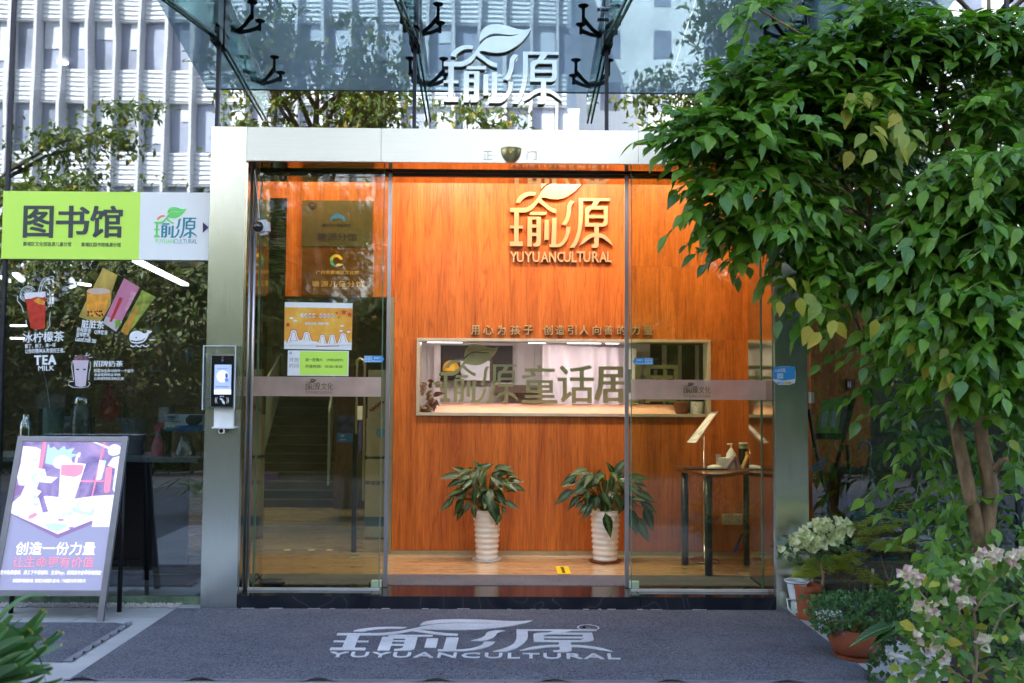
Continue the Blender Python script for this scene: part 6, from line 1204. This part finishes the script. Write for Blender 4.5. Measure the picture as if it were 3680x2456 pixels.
for i, (u0, u1, m, lab, n) in enumerate(((1940, 2050, 'terracotta', 'small terracotta pot with a dark leafy plant in the right end of the opening', 7), (2045, 2145, None, 'small ribbed white pot with a leafy plant in the right corner of the opening', 15))):
    a_, b_ = PY(1380 + u0 * k6, 1450, yw_), PY(1380 + u1 * k6, 1450, yw_); c = Vector(((a_.x + b_.x) / 2, yw_, oz0 + w)); R0 = (b_.x - a_.x) / 2; hh = PY(2450, 1443, yw_).z - c.z; t = thing('ledge_plant', lab, 'potted plant', c)
    MB().lathe([(.0001, 0), (R0 * .72, 0), (R0 * .98, hh * .85), (R0, hh * .86), (R0, hh), (R0 * .9, hh), (R0 * .88, hh * .9), (.0001, hh * .9)] if m else [(.0001, 0), (R0 * .78, 0)] + [(R0 * (.8 + .2 * s / 24) + .002 * math.sin(s * 1.6), hh * s / 24) for s in range(25)] + [(R0 * .9, hh), (.0001, hh * .92)], c, 24).build('pot', M('dark_terracotta', (.22, .07, .035), .7) if m else potw, t, smooth=2)
    for k in range(n): leafobj('leaf', pe, t, c + Vector((0, 0, hh * .9)) + rdir(r6) * .02, (r6.uniform(-1, 1), r6.uniform(-.5, .3), r6.uniform(.1, 1.6 if i else .6)), (0, -.6, 1), r6.uniform(.12, .22 if i else .14))
# ---------------------------------------------------------------- potted plants along the right edge of the mat
terra = M('terracotta_pot', (.30, .075, .028), .55, var=.2, vs=9, bp=.1); basket = M('white_woven', (.72, .70, .70), .5)
lf_s = leafmat('small_leaf', (.03, .10, .03), (.05, .16, .04), (.09, .24, .06), trans=.3, rough=.5); lf_b = leafmat('bougainvillea_leaf', (.06, .15, .02), (.10, .24, .03), (.20, .32, .04), yellow=(.55, .45, .05), trans=.4, rough=.45, vein=(.2, .3, .06))
br_w = leafmat('cream_bract', (.80, .86, .48), (.90, .93, .64), (.93, .93, .78), trans=.4, rough=.7, vein=(.6, .7, .35), tmul=(1.05, 1.08, .9)); br_p = leafmat('pink_bract', (.88, .74, .66), (.88, .86, .62), (.85, .48, .62), trans=.4, rough=.7, vein=(.8, .5, .55), tmul=(1.05, 1, .95))
def bractmesh(name, mat):
    tp = template(3, .85, .25, -.1); v, f, uv = [], [], []
    for k in range(3):
        m = Matrix.Rotation(k * 2.094, 3, 'Z') @ Matrix.Rotation(-.75, 3, 'Y'); n = len(v); v += [m @ Vector(q) for q in tp[0]]; f += [tuple(i + n for i in g) for g in tp[1]]; uv += tp[2]
    return leafmesh(name, (v, f, uv), mat)
bw, bp = bractmesh('cream_flower', br_w), bractmesh('pink_flower', br_p); Tb = [template(3, .68, .1, .15), template(3, .72, .05, .3)]; bm2 = [leafmesh('bush_leaf', t_, lf_b) for t_ in Tb]; sm2 = [leafmesh('green_leaf', t_, lf_s) for t_ in Tb]
def pot_at(u, v, ub, H0, R1, R0, mat, name, label, saucer=None, rim=True, cat='potted plant'):
    c = PZ(u, v, 0); t = thing(name, label, cat, c)
    if saucer: MB().lathe([(.0001, 0), (R0 * 1.2, 0), (R0 * 1.3, .02), (R0 * 1.25, .022), (.0001, .012)], c, 26).build('saucer', saucer, t, smooth=2)
    prof = [(.0001, .012), (R0, .012), (R0 + (R1 - R0) * .6, H0 * .5), (R1 * .97, H0 * .86)] + ([(R1 * 1.05, H0 * .87), (R1 * 1.05, H0)] if rim else [(R1, H0)]) + [(R1 * .92, H0), (R1 * .9, H0 - .03), (.0001, H0 - .035)]
    MB().lathe(prof, c, 30).build('pot', mat, t, smooth=2); return t, c
rb = random.Random(77)
# 1 cream bougainvillea standard in a small terracotta pot
t, c = pot_at(2905, 2222, 0, .19, .075, .055, terra, 'flowering_standard', 'cream white flowering shrub on a thin stem in the small terracotta pot by the column', terra)
yv = c.y; MB().tube([c + Vector((0, 0, .15)), PY(2955, 2120, yv), PY(2958, 2070, yv), PY(2945, 2010, yv)], .012, 8, r2=.006).build('stem', bark, t, smooth=True)
L_ = []
for i in range(120):
    a, q = rb.uniform(0, 6.28), rb.random() ** .5; u, v = 2925 + 150 * q * math.cos(a), 1955 + 62 * q * math.sin(a) + (20 if math.cos(a) < 0 else -5); L_.append((PY(u, v, yv + rb.uniform(-.12, .12)), rdir(rb, -.3), (0, -.5, 1), rb.uniform(.03, .05), rb.random()))
many(t, L_, Tb, sm2, lf_s)
for i in range(210):
    a, q = rb.uniform(0, 6.28), rb.random() ** .6; u, v = 2945 + 108 * q * math.cos(a), 1925 + 52 * q * math.sin(a) + (18 * -math.cos(a)); leafobj('flower', bw, t, PY(u, v, yv - .12 + rb.uniform(-.08, .06)), rdir(rb), (rb.uniform(-.5, .5), -1, rb.uniform(0, .8)), rb.uniform(.026, .040))
for u, v in ((2806, 1978), (2815, 1988), (2822, 1980), (2850, 1970), (3040, 1880), (3050, 1895)): leafobj('flower', bw, t, PY(u, v, yv - .08), rdir(rb), (0, -1, .3), .045)
for k in range(6): leafobj('leaf', sm2[0], t, PY(2915 + rb.uniform(-20, 40), 2130 + rb.uniform(-10, 40), yv - .07), (rb.uniform(-1, 1), -.5, rb.uniform(-.6, .4)), (0, -.5, 1), .06)
# 2 white cup and glass jar at the foot of the column
c = PZ(2872, 2212, 0); t = thing('glass_jar_with_cup', 'clear jar with pale green water and printed words at the foot of the right column', 'jar', c); MB().lathe([(.0001, 0), (.040, 0), (.046, .02), (.046, .075), (.03, .095), (.0001, .097)], c, 22).build('jar', M('water_jar', (.42, .52, .46), .1, coat=.6), t, smooth=2)
text_px('BREAD', 'lettering', white_print, t, 2858, 2163, 2884, 2172, c.y - .047, .001, .02); text_px('HAPPINESS', 'lettering', white_print, t, 2858, 2180, 2884, 2188, c.y - .047, .001, .01)
t2 = thing('plastic_cup', 'translucent white plastic cup resting on the jar beside the right column', 'cup', c + Vector((-.012, 0, .098))); MB().lathe([(.0001, .098), (.042, .098), (.058, .185), (.072, .195), (.072, .202), (.055, .198), (.04, .11)], c + Vector((-.012, 0, 0)), 26).build('cup', M('cup_frosted', (.66, .70, .75), .25), t2, smooth=2)
MB().tube([c + Vector((-.02, -.02, .09)), c + Vector((-.08, -.03, .10)), c + Vector((-.075, -.04, .05)), c + Vector((-.045, -.05, .01))], .004, 6).build('tubing', white_paint, t, smooth=True)
# 3 white woven basket pot, low
def woven(c, R0, R1, H0, t, mat=basket):
    MB().lathe([(.0001, .005), (R0 * .96, .005), (R1 * .96, H0), (R1 * .88, H0), (.0001, H0 - .02)], c, 26).build('basket', mat, t, smooth=2); wv = MB(); N = 26; M_ = max(3, int(H0 / .016))
    for j in range(M_):
        for i in range(N):
            if (i + j) % 2: continue
            a = 2 * math.pi * i / N; s = (j + .5) / M_; rr = R0 + (R1 - R0) * s; da = math.pi / N * .95; hh = H0 / M_ * .48
            p_ = [c + Vector((rr_ * math.cos(aa), rr_ * math.sin(aa), H0 * s + dz)) for rr_, aa, dz in ((rr, a - da, -hh), (rr, a + da, -hh), (rr, a + da, hh), (rr, a - da, hh))]; o_ = c + Vector(((rr + .008) * math.cos(a), (rr + .008) * math.sin(a), H0 * s)); wv.add(p_ + [o_], [(0, 1, 4), (1, 2, 4), (2, 3, 4), (3, 0, 4)])
    wv.build('weave', mat, t, kind='stuff'); MB().lathe([(R1 * .95, H0 - .008), (R1 * 1.05, H0 - .006), (R1 * 1.05, H0 + .008), (R1 * .95, H0 + .01)], c, 26).build('rim', mat, t, smooth=2)
c = PZ(2978, 2268, 0); t = thing('small_basket_pot', 'small white woven pot with trailing green leaves between the two terracotta pots', 'potted plant', c); woven(c, .05, .065, .10, t); MB().lathe([(.0001, 0), (.07, 0), (.078, .012), (.0001, .006)], c, 22).build('saucer', M('saucer_pinkish', (.5, .4, .36), .6), t, smooth=2)
L_ = [(c + Vector((rb.gauss(0, .05), rb.gauss(0, .04), .12 + rb.uniform(-.08, .05))), rdir(rb), (0, -.4, 1), rb.uniform(.018, .03), rb.random()) for i in range(220)]; many(t, L_, Tb, sm2, lf_s, cap=60)
c = PZ(3020, 2300, 0)
# 4 big bowl with dense small leaves
c = PZ(3112, 2392, 0); t = thing('bowl_plant', 'dense small leaved bush with tiny blue flowers in the big terracotta bowl', 'potted plant', c); yv = c.y; c = Vector((c.x, c.y + .13, 0))
RB = (PY(3215, 2290, c.y).x - PY(3018, 2290, c.y).x) / 2; HB = PY(3112, 2252, c.y).z
MB().lathe([(.0001, .012), (RB * .55, .012), (RB * .82, HB * .28), (RB * .97, HB * .6), (RB * 1.0, HB), (RB * .93, HB), (RB * .9, HB - .03), (.0001, HB - .03)], c, 36).build('bowl', terra, t, smooth=2); MB().lathe([(.0001, 0), (RB * .72, 0), (RB * .78, .02), (.0001, .012)], c, 30).build('saucer', terra, t, smooth=2)
L_ = []
for i in range(3000):
    a, q = rb.uniform(0, 6.28), rb.random() ** .45; u, v = 3085 + 175 * q * math.cos(a), 2205 + 88 * q * math.sin(a) + 12 * math.sin(u_ := a * 3)
    L_.append((PY(u, v, c.y - .05 + rb.uniform(-.18, .15) * (1.1 - q)), rdir(rb, .1), rdir(rb, .8), rb.uniform(.016, .028), rb.random()))
many(t, L_, [TS], [leafmesh('small_leaf', TS, lf_s)], lf_s, cap=0)
fb = MB(); fb.uv = []
for i in range(12): p = PY(rb.uniform(2940, 3240), rb.uniform(2130, 2280), c.y - .2); [put(fb, TS, p, rdir(rb), (0, -1, .2), .008) for _ in range(4)]
fb.build('blue_flowers', leafmat('blue_petal', (.02, .06, .4), (.04, .10, .55), (.08, .16, .6), rough=.6, vein=(.1, .2, .6)), t, kind='stuff')
# 5 asparagus fern
c = PZ(3075, 2230, 0) + Vector((0, .18, 0)); t = thing('asparagus_fern', 'feathery yellow green asparagus fern arching behind the terracotta bowl', 'potted plant', c); MB().lathe([(.0001, 0), (.07, 0), (.09, .15), (.0001, .14)], c, 20).build('pot', M('dark_pot', (.05, .04, .035), .6), t, smooth=2)
fern = leafmat('fern_needle', (.34, .44, .04), (.48, .54, .06), (.62, .56, .14), trans=.3, rough=.6, vein=(.2, .2, .05)); stm = MB(); nd = MB(); nd.uv = []
arcs = [(2890, 2065, 26), (2930, 2015, 20), (2985, 2000, 16), (3050, 2020, 14), (2900, 2040, 20), (3080, 1990, 12), (3210, 1950, 26), (3270, 1945, 26), (3200, 1965, 24), (3190, 1890, 12), (3240, 1870, 9), (3140, 1905, 10), (3160, 1855, 8), (3255, 1805, 5), (3180, 2110, 16), (3120, 2080, 14), (2960, 2035, 20), (3020, 2040, 20), (3110, 1935, 16), (3080, 1885, 10), (2875, 2075, 18), (3235, 1975, 20)]
for (u, v, sp_) in arcs:
    yy = c.y + rb.uniform(-.1, .1); e = PY(u, v, yy); b_ = c + Vector((rb.uniform(-.03, .03), 0, .14)); m_ = b_.lerp(e, .6) + Vector((0, 0, .10 + .1 * rb.random())); pts = [b_.lerp(m_, s / 6).lerp(m_.lerp(e, s / 6), s / 6) for s in range(7)]; stm.tube(pts, .0016, 4, cap=False)
    for k in range(sp_ * 8):
        s = .62 + .38 * rb.random(); q = b_.lerp(m_, s).lerp(m_.lerp(e, s), s); d = (e - m_).normalized(); br = q + (d * .4 + Vector((rb.choice((-1, 1)) * .7, rb.uniform(-.5, .5), rb.uniform(-.1, .12)))) * .075 * rb.random()
        for h in range(3): put(nd, T2, br + rdir(rb) * .008, Vector((rb.choice((-1, 1)), rb.uniform(-.4, .4), rb.uniform(-.15, .2))), (0, -.3, 1), rb.uniform(.02, .034), .3)
stm.build('stems', M('fern_stem', (.16, .13, .06), .6), t, kind='stuff'); nd.build('needles', fern, t, kind='stuff')
# 6 stake, little fence, striped leaves, dry twigs
c = PZ(3130, 2200, 0) + Vector((0, .1, 0)); t = thing('plant_stake', 'white stick with bands standing among the potted plants', 'stake', Vector((PY(3125, 2140, c.y).x, c.y, 0))); MB().tube([PY(3120, 2200, c.y), PY(3137, 2045, c.y)], .009, 8).build('stick', white_paint, t)
for v in (2075, 2110): MB().tube([PY(3134 - (v - 2060) * .11, v, c.y), PY(3133.6 - (v - 2060) * .11, v + 4, c.y)], .0105, 8).build('band', M('tape_band', (.25, .28, .12), .5), t)
t = thing('wooden_edging', 'low row of round topped wooden pickets between the potted plants', 'fence', PY(3120, 2140, c.y + .1)); pk = None
for i in range(14):
    x0 = PY(3030 + i * 15, 2130 + (i % 3) * 4, c.y + .1); 
    if pk is None: pk = MB().tube([x0 - Vector((0, 0, x0.z)), x0 - Vector((0, 0, .02)), x0], [.013, .013, .006], 8).build('picket', M('picket_wood', (.22, .11, .08), .7), t); x00 = x0
    else: o = pk.copy(); COL.objects.link(o); o.location = Vector((x0.x - x00.x, 0, x0.z - x00.z))
t = thing('dry_twig_plant', 'pale bare forked twig with a few green pods among the pots', 'plant', PZ(3215, 2200, 0) + Vector((0, .05, 0))); yy = t.location.y
for pts in ([(3210, 2140), (3195, 2085), (3170, 2020), (3165, 1995)], [(3198, 2090), (3208, 2050), (3206, 2035)], [(3195, 2085), (3180, 2065), (3178, 2040)]): MB().tube([PY(u, v, yy) for u, v in pts], .0045, 6, r2=.002).build('twig', M('twig_pale', (.33, .24, .16), .8), t)
MB().tube([PY(u, v, yy - .02) for u, v in ((3216, 2140), (3210, 2090), (3216, 2065))], [.004, .008, .002], 8).build('pod', M('pod_green', (.25, .32, .06), .5), t, smooth=True)
lf_sn = leafmat('striped_leaf', (.05, .10, .04), (.10, .16, .06), (.18, .24, .10), trans=.15, rough=.4); sn = leafmesh('striped_leaf', template(5, .2, .1, -.1), lf_sn)
t = thing('snake_plant', 'few pointed striped leaves between the bowl and the pink flowering shrub', 'potted plant', PZ(3260, 2220, 0)); yy = t.location.y
for u, v, du in ((3190, 2140, -12), (3200, 2142, 6), (3262, 2120, 10), (3290, 2130, 14), (3280, 2135, -14)): a_ = PY(u, v, yy); leafobj('leaf', sn, t, a_, PY(u + du, v - 48, yy) - a_, (0, -1, .1), .11)
MB().lathe([(.0001, 0), (.08, 0), (.1, .16), (.0001, .15)], t.location, 20).build('pot', MATS['dark_pot'], t, smooth=2)
# thin rose like plant with blue green leaves
t = thing('rose_shoot', 'thin upright shoot with blue green leaves in front of the dark glass', 'plant', PZ(3370, 2150, 0)); yy = t.location.y; lf_r = leafmat('rose_leaf', (.05, .13, .11), (.08, .18, .15), (.10, .22, .18), trans=.2); rm_ = leafmesh('rose_leaf', Tb[0], lf_r)
MB().tube([PY(u, v, yy) for u, v in ((3390, 2060), (3375, 2000), (3350, 1900), (3330, 1850))], .004, 6).build('stem', MATS['twig_green'], t)
for u, v in ((3310, 1900), (3295, 1925), (3340, 1915), (3320, 1950), (3360, 1935), (3380, 1905), (3345, 1975), (3370, 1970), (3300, 1940), (3355, 1890), (3325, 1990), (3385, 1960), (3290, 2010), (3310, 2025), (3335, 2005)): leafobj('leaf', rm_, t, PY(u, v, yy + rb.uniform(-.05, .05)), (rb.uniform(-1, .4), -.3, rb.uniform(-.3, .3)), (0, -.6, 1), .06)
MB().ell(PY(3328, 1845, yy), .008, .008, .012, 8, 6).build('bud', M('bud_yellow', (.45, .42, .2), .6), t)
# 7 dark leafy filler and white woven pot in front
c = PZ(3290, 2452, 0); t = thing('woven_pot_plant', 'dark trailing fern in the larger white woven pot at the lower right', 'potted plant', c); R_ = .125; woven(c, .095, R_, PY(3262, 2345, c.y).z + .005, t); hz_ = PY(3262, 2345, c.y).z
L_ = []
for i in range(240): a = rb.uniform(0, 6.28); q = rb.random() ** .5; L_.append((c + Vector((q * .19 * math.cos(a) - .03, q * .12 * math.sin(a) - .02, hz_ + .16 - .26 * q * q + rb.uniform(-.04, .06))), rdir(rb, -.3), (0, -.4, 1), rb.uniform(.02, .045), rb.random()))
many(t, L_, Tb, [leafmesh('fern_leaf', q, lf_pe) for q in Tb], lf_pe, cap=80)
for tu, tv in ((3060, 2290), (3090, 2275), (3140, 2255), (3180, 2240), (3000, 2270)): b_ = PY(3270, 2240, c.y - .02); e = PY(tu + 80, tv, c.y - .1); leafobj('long_leaf', pe, t, b_.lerp(e, .3), e - b_, (0, -.4, 1), (e - b_).length * .8)
MB().tube([PY(3380, 2440, c.y - .1), PY(3385, 2360, c.y - .1), PY(3410, 2350, c.y - .1)], [.03, .035, .02], 12).build('white_spout', white_paint, t, smooth=2)
# 8 pink bougainvillea nearest the camera
yb1 = -1.75; c = PZ(3520, 2560, 0); c = Vector((PY(3500, 2450, yb1).x, yb1, 0)); t = thing('pink_bougainvillea', 'pale pink and cream bougainvillea with yellowing leaves at the lower right corner', 'flowering shrub', c)
MB().lathe([(.0001, 0), (.11, 0), (.13, .06), (.12, .06), (.0001, .05)], c, 26).build('pot', terra, t, smooth=2)
sts = [[(3500, 2470), (3510, 2350), (3500, 2200), (3560, 2100), (3620, 2040)], [(3505, 2420), (3440, 2300), (3380, 2230), (3340, 2170), (3300, 2120)], [(3500, 2380), (3560, 2300), (3600, 2200), (3660, 2160)], [(3470, 2350), (3460, 2230), (3420, 2130), (3400, 2060)], [(3500, 2440), (3560, 2400), (3640, 2370), (3700, 2360)], [(3440, 2300), (3400, 2280), (3350, 2300), (3300, 2290)], [(3500, 2200), (3470, 2140), (3480, 2080), (3500, 2030)], [(3480, 2450), (3400, 2400), (3340, 2380)]]
for i, pts in enumerate(sts): MB().tube([c + Vector((0, 0, .04))] * (i < 1) + [PY(u, v, yb1 + rb.uniform(-.04, .04)) for u, v in pts], .010 if i < 2 else .007, 8, r2=.0025).build('branch', M('pale_bark', (.34, .24, .15), .8, var=.25, vs=20), t, smooth=True)
L_ = []
tips = [p for q in sts for p in q[1:]]
for i in range(430):
    u, v = rb.choice(tips); u += rb.gauss(0, 60); v += rb.gauss(0, 45)
    if v < 2010: v = 2010 + rb.uniform(0, 60)
    L_.append((PY(u, v, yb1 + rb.uniform(-.2, .2)), rdir(rb, -.4), (rb.uniform(-.4, .4), -.6, 1), rb.uniform(.035, .062), rb.random()))
for u, v in ((3250, 2230), (3290, 2240), (3320, 2270), (3400, 2300), (3260, 2420), (3300, 2440), (3360, 2430), (3430, 2420), (3600, 2440), (3650, 2300), (3560, 2170), (3620, 2120), (3250, 2400), (3460, 2060), (3560, 2060)):
    for k in range(3): L_.append((PY(u + rb.uniform(-30, 30), v + rb.uniform(-25, 25), yb1 - .1), (rb.uniform(-1, 1), -.3, rb.uniform(-.8, .2)), (0, -.9, .7), rb.uniform(.05, .075), 2))
many(t, L_, Tb, bm2, lf_b)
for u, v, n, s_ in ((3270, 2070, 14, 34), (3420, 2100, 6, 20), (3340, 2190, 12, 34), (3300, 2175, 4, 14), (3560, 2000, 14, 40), (3620, 2010, 8, 30), (3655, 1990, 8, 22), (3500, 2030, 6, 30), (3345, 2310, 10, 26), (3380, 2350, 10, 26), (3300, 2295, 5, 20), (3540, 2290, 4, 14), (3530, 2320, 3, 10), (3480, 2160, 5, 20), (3450, 2170, 4, 16), (3670, 2290, 3, 14), (3640, 2025, 5, 20)):
    for k in range(int(n * 1.6)): leafobj('flower', bp if rb.random() < .8 else bw, t, PY(u + rb.gauss(0, s_ * .6), v + rb.gauss(0, s_ * .45), yb1 - .12 + rb.uniform(-.03, .03)), rdir(rb), (rb.uniform(-.6, .6), -1, rb.uniform(-.2, .9)), rb.uniform(.021, .034))
# ---------------------------------------------------------------- strap leaved plant, lower left, close to the camera
def strapmat():
    m, tt, b = nodes('strap_leaf'); at = tt.nodes.new('ShaderNodeUVMap'); sep = tt.nodes.new('ShaderNodeSeparateXYZ'); tt.links.new(at.outputs[0], sep.inputs[0]); n = noise(tt, coords(tt), 40, 3); oi = tt.nodes.new('ShaderNodeObjectInfo')
    c = ramp(tt, oi.outputs['Random'], [(0, (.03, .105, .02)), (1, (.09, .22, .045))]); st_ = math_(tt, 'SINE', math_(tt, 'MULTIPLY', sep.outputs[1], 40.0)); c = mixc(tt, math_(tt, 'MULTIPLY', ramp(tt, st_, [(.5, (0, 0, 0)), (1, (1, 1, 1))]), .35), c, (.10, .22, .09))
    k = ramp(tt, math_(tt, 'ADD', sep.outputs[0], math_(tt, 'MULTIPLY', n, .03)), [(.985, (0, 0, 0)), (1.03, (1, 1, 1))]); c = mixc(tt, k, c, (.45, .38, .05)); tt.links.new(c, b.inputs['Base Color']); b.inputs['Roughness'].default_value = .3
    tl = tt.nodes.new('ShaderNodeBsdfTranslucent'); tt.links.new(c, tl.inputs[0]); mx = tt.nodes.new('ShaderNodeMixShader'); mx.inputs[0].default_value = .2; tt.links.new(b.outputs[0], mx.inputs[1]); tt.links.new(tl.outputs[0], mx.inputs[2]); tt.links.new(mx.outputs[0], tt.nodes['Material Output'].inputs[0]); return m
sm_l = strapmat(); ysp = -3.1
root = PY(-190, 2500, ysp); root.z = max(root.z, .05); t = thing('strap_leaf_plant', 'strap leaved plant with cut yellow tips in the lower left corner', 'plant', Vector((root.x, ysp, 0))); MB().tube([(root.x, ysp, 0), root], .03, 10).build('stem', MATS['plant_stem'], t)
def strap(tip, mid, wdt, y_=0.0, cut=True, rt_=None):
    a_, e = (rt_ or root + Vector((rb.uniform(-.06, .06), rb.uniform(-.05, .05), 0))), PY(tip[0], tip[1], ysp + y_); m_ = PY(mid[0], mid[1], ysp + y_ * .5); mb = MB(); mb.uv = []; n = 14; tlt = Vector((rb.uniform(-.5, .5), -1, rb.uniform(-.2, 1.0)))
    for i in range(n + 1):
        s = i / n; p = a_ * (1 - s) ** 2 + m_ * 2 * s * (1 - s) + e * s * s; dr = ((m_ - a_) * (1 - s) + (e - m_) * s).normalized(); sd_ = dr.cross(tlt).normalized(); ww2 = wdt * .72 * (.7 + .3 * math.sin(s * 3)) * (max(.45, 1 - .6 * s ** 5) if cut else max(.05, (1 - s) ** .6)); nn = sd_.cross(dr)
        for q in (-1, 0, 1): mb.v.append(p + sd_ * q * ww2 - nn * (.0015 if q else 0) * (ww2 / .02)); mb.uv.append((s, .5 + q * .5))
    mb.f = [(i * 3 + q, i * 3 + q + 3, i * 3 + q + 4, i * 3 + q + 1) for i in range(n) for q in (0, 1)]; mb.build('leaf', sm_l, t, smooth=True)
for tip, mid, wd_, y_, cut in (((180, 2145), (20, 2080), .016, .1, False), ((156, 2188), (60, 2330), .018, .05, True), ((168, 2196), (80, 2350), .012, .1, True), ((110, 2262), (0, 2360), .022, -.1, True), ((158, 2250), (60, 2340), .017, 0, True), ((230, 2272), (120, 2360), .016, 0, True), ((223, 2318), (120, 2350), .017, -.05, True), ((82, 2222), (20, 2260), .012, .1, False), ((46, 2210), (-20, 2280), .018, .05, True), ((214, 2264), (100, 2380), .010, .05, True), ((170, 2322), (90, 2400), .018, -.1, True), ((103, 2425), (20, 2440), .018, -.12, True), ((158, 2430), (80, 2500), .016, -.1, True), ((226, 2438), (150, 2480), .010, -.05, True), ((30, 2258), (-40, 2330), .020, -.15, True), ((128, 2345), (40, 2420), .014, -.15, True), ((60, 2390), (-20, 2420), .02, -.2, True), ((148, 2280), (50, 2400), .012, .0, True), ((20, 2330), (-60, 2380), .02, -.1, True), ((190, 2400), (100, 2440), .016, -.1, True), ((70, 2460), (0, 2480), .022, -.2, True), ((120, 2500), (40, 2520), .02, -.2, True), ((40, 2290), (-30, 2350), .016, 0, True), ((96, 2300), (10, 2380), .014, .05, True)): strap(tip, mid, wd_, y_, cut)
for i in range(26):
    tx, ty = rb.uniform(-10, 190), 0; ty = rb.uniform(2230 + max(0, tx - 90) * .9, 2520); strap((tx, ty), (tx - rb.uniform(60, 110), ty - rb.uniform(-20, 70)), rb.uniform(.010, .019), rb.uniform(-.3, .15), rb.random() < .6)
strap((166, 2470), (150, 2300), .006, -.1, False, PY(24, 2245, ysp - .1)); strap((60, 2135), (-30, 2100), .003, .1, False)
# a small strap leaved plant behind glass reflections at the left belongs outside, at the foot of the hedge
t = thing('foreground_spider_plant', 'strap leaved plant across the path, mirrored low in the left glass', 'plant', (-3.0, -3.9, 0)); rg_ = random.Random(9)
for i in range(40):
    a = rg_.uniform(0, 6.283); L0 = rg_.uniform(.5, .9); mb = MB(); mb.uv = []; b_ = Vector((-3.0, -3.9, .1))
    for k in range(7):
        s = k / 6; p = b_ + Vector((math.cos(a) * L0 * s, math.sin(a) * L0 * s, L0 * (1.1 * s - 1.0 * s * s))); sd_ = Vector((-math.sin(a), math.cos(a), 0)) * .018 * (1 - s ** 3)
        mb.v += [p - sd_, p + sd_]; mb.uv += [(s, 0), (s, 1)]
    mb.f = [(k * 2, k * 2 + 2, k * 2 + 3, k * 2 + 1) for k in range(6)]; mb.build('leaf', sm_l, t, smooth=True)

# ---------------------------------------------------------------- planting bed and undergrowth round the tree
bed = MB(); nx, ny = 40, 16
for i in range(nx + 1):
    for j in range(ny + 1):
        x = 2.0 + 4.2 * i / nx; y = -1.75 + 1.83 * j / ny; e_ = min(1, min(i, j, ny - j) / 2); bed.v.append(Vector((x + (.12 * math.sin(y * 5) if i == 0 else 0), y, .004 + e_ * (.035 + rb.uniform(0, .02)))))
bed.f = [(i * (ny + 1) + j, (i + 1) * (ny + 1) + j, (i + 1) * (ny + 1) + j + 1, i * (ny + 1) + j + 1) for i in range(nx) for j in range(ny)]
bed.build('soil', M('bed_soil', (.035, .025, .018), .95, var=.5, vs=30, bp=.6, bs=40), kind='structure', smooth=True)
lf_u = leafmat('undergrowth_leaf', (.015, .05, .012), (.03, .085, .015), (.06, .13, .02), yellow=(.25, .2, .04), trans=.2, rough=.35)
ug = MB(); ug.uv = []
for i in range(2600):
    x = 2.25 + 3.2 * rb.random() ** 1.3; y = rb.uniform(-1.3, -.02); h = (.12 + .42 * min(1, (x - 2.2) / .6)) * (.7 + .3 * math.sin(x * 7 + y * 5))
    put(ug, TS, (x, y, rb.random() ** .7 * h + .02), rdir(rb, .1), (rb.uniform(-.5, .5), -.5, 1), rb.uniform(.04, .09))
props(ug.build('undergrowth', lf_u, smooth=True), 'dark green undergrowth covering the soil round the tree at the right', 'undergrowth', kind='stuff')
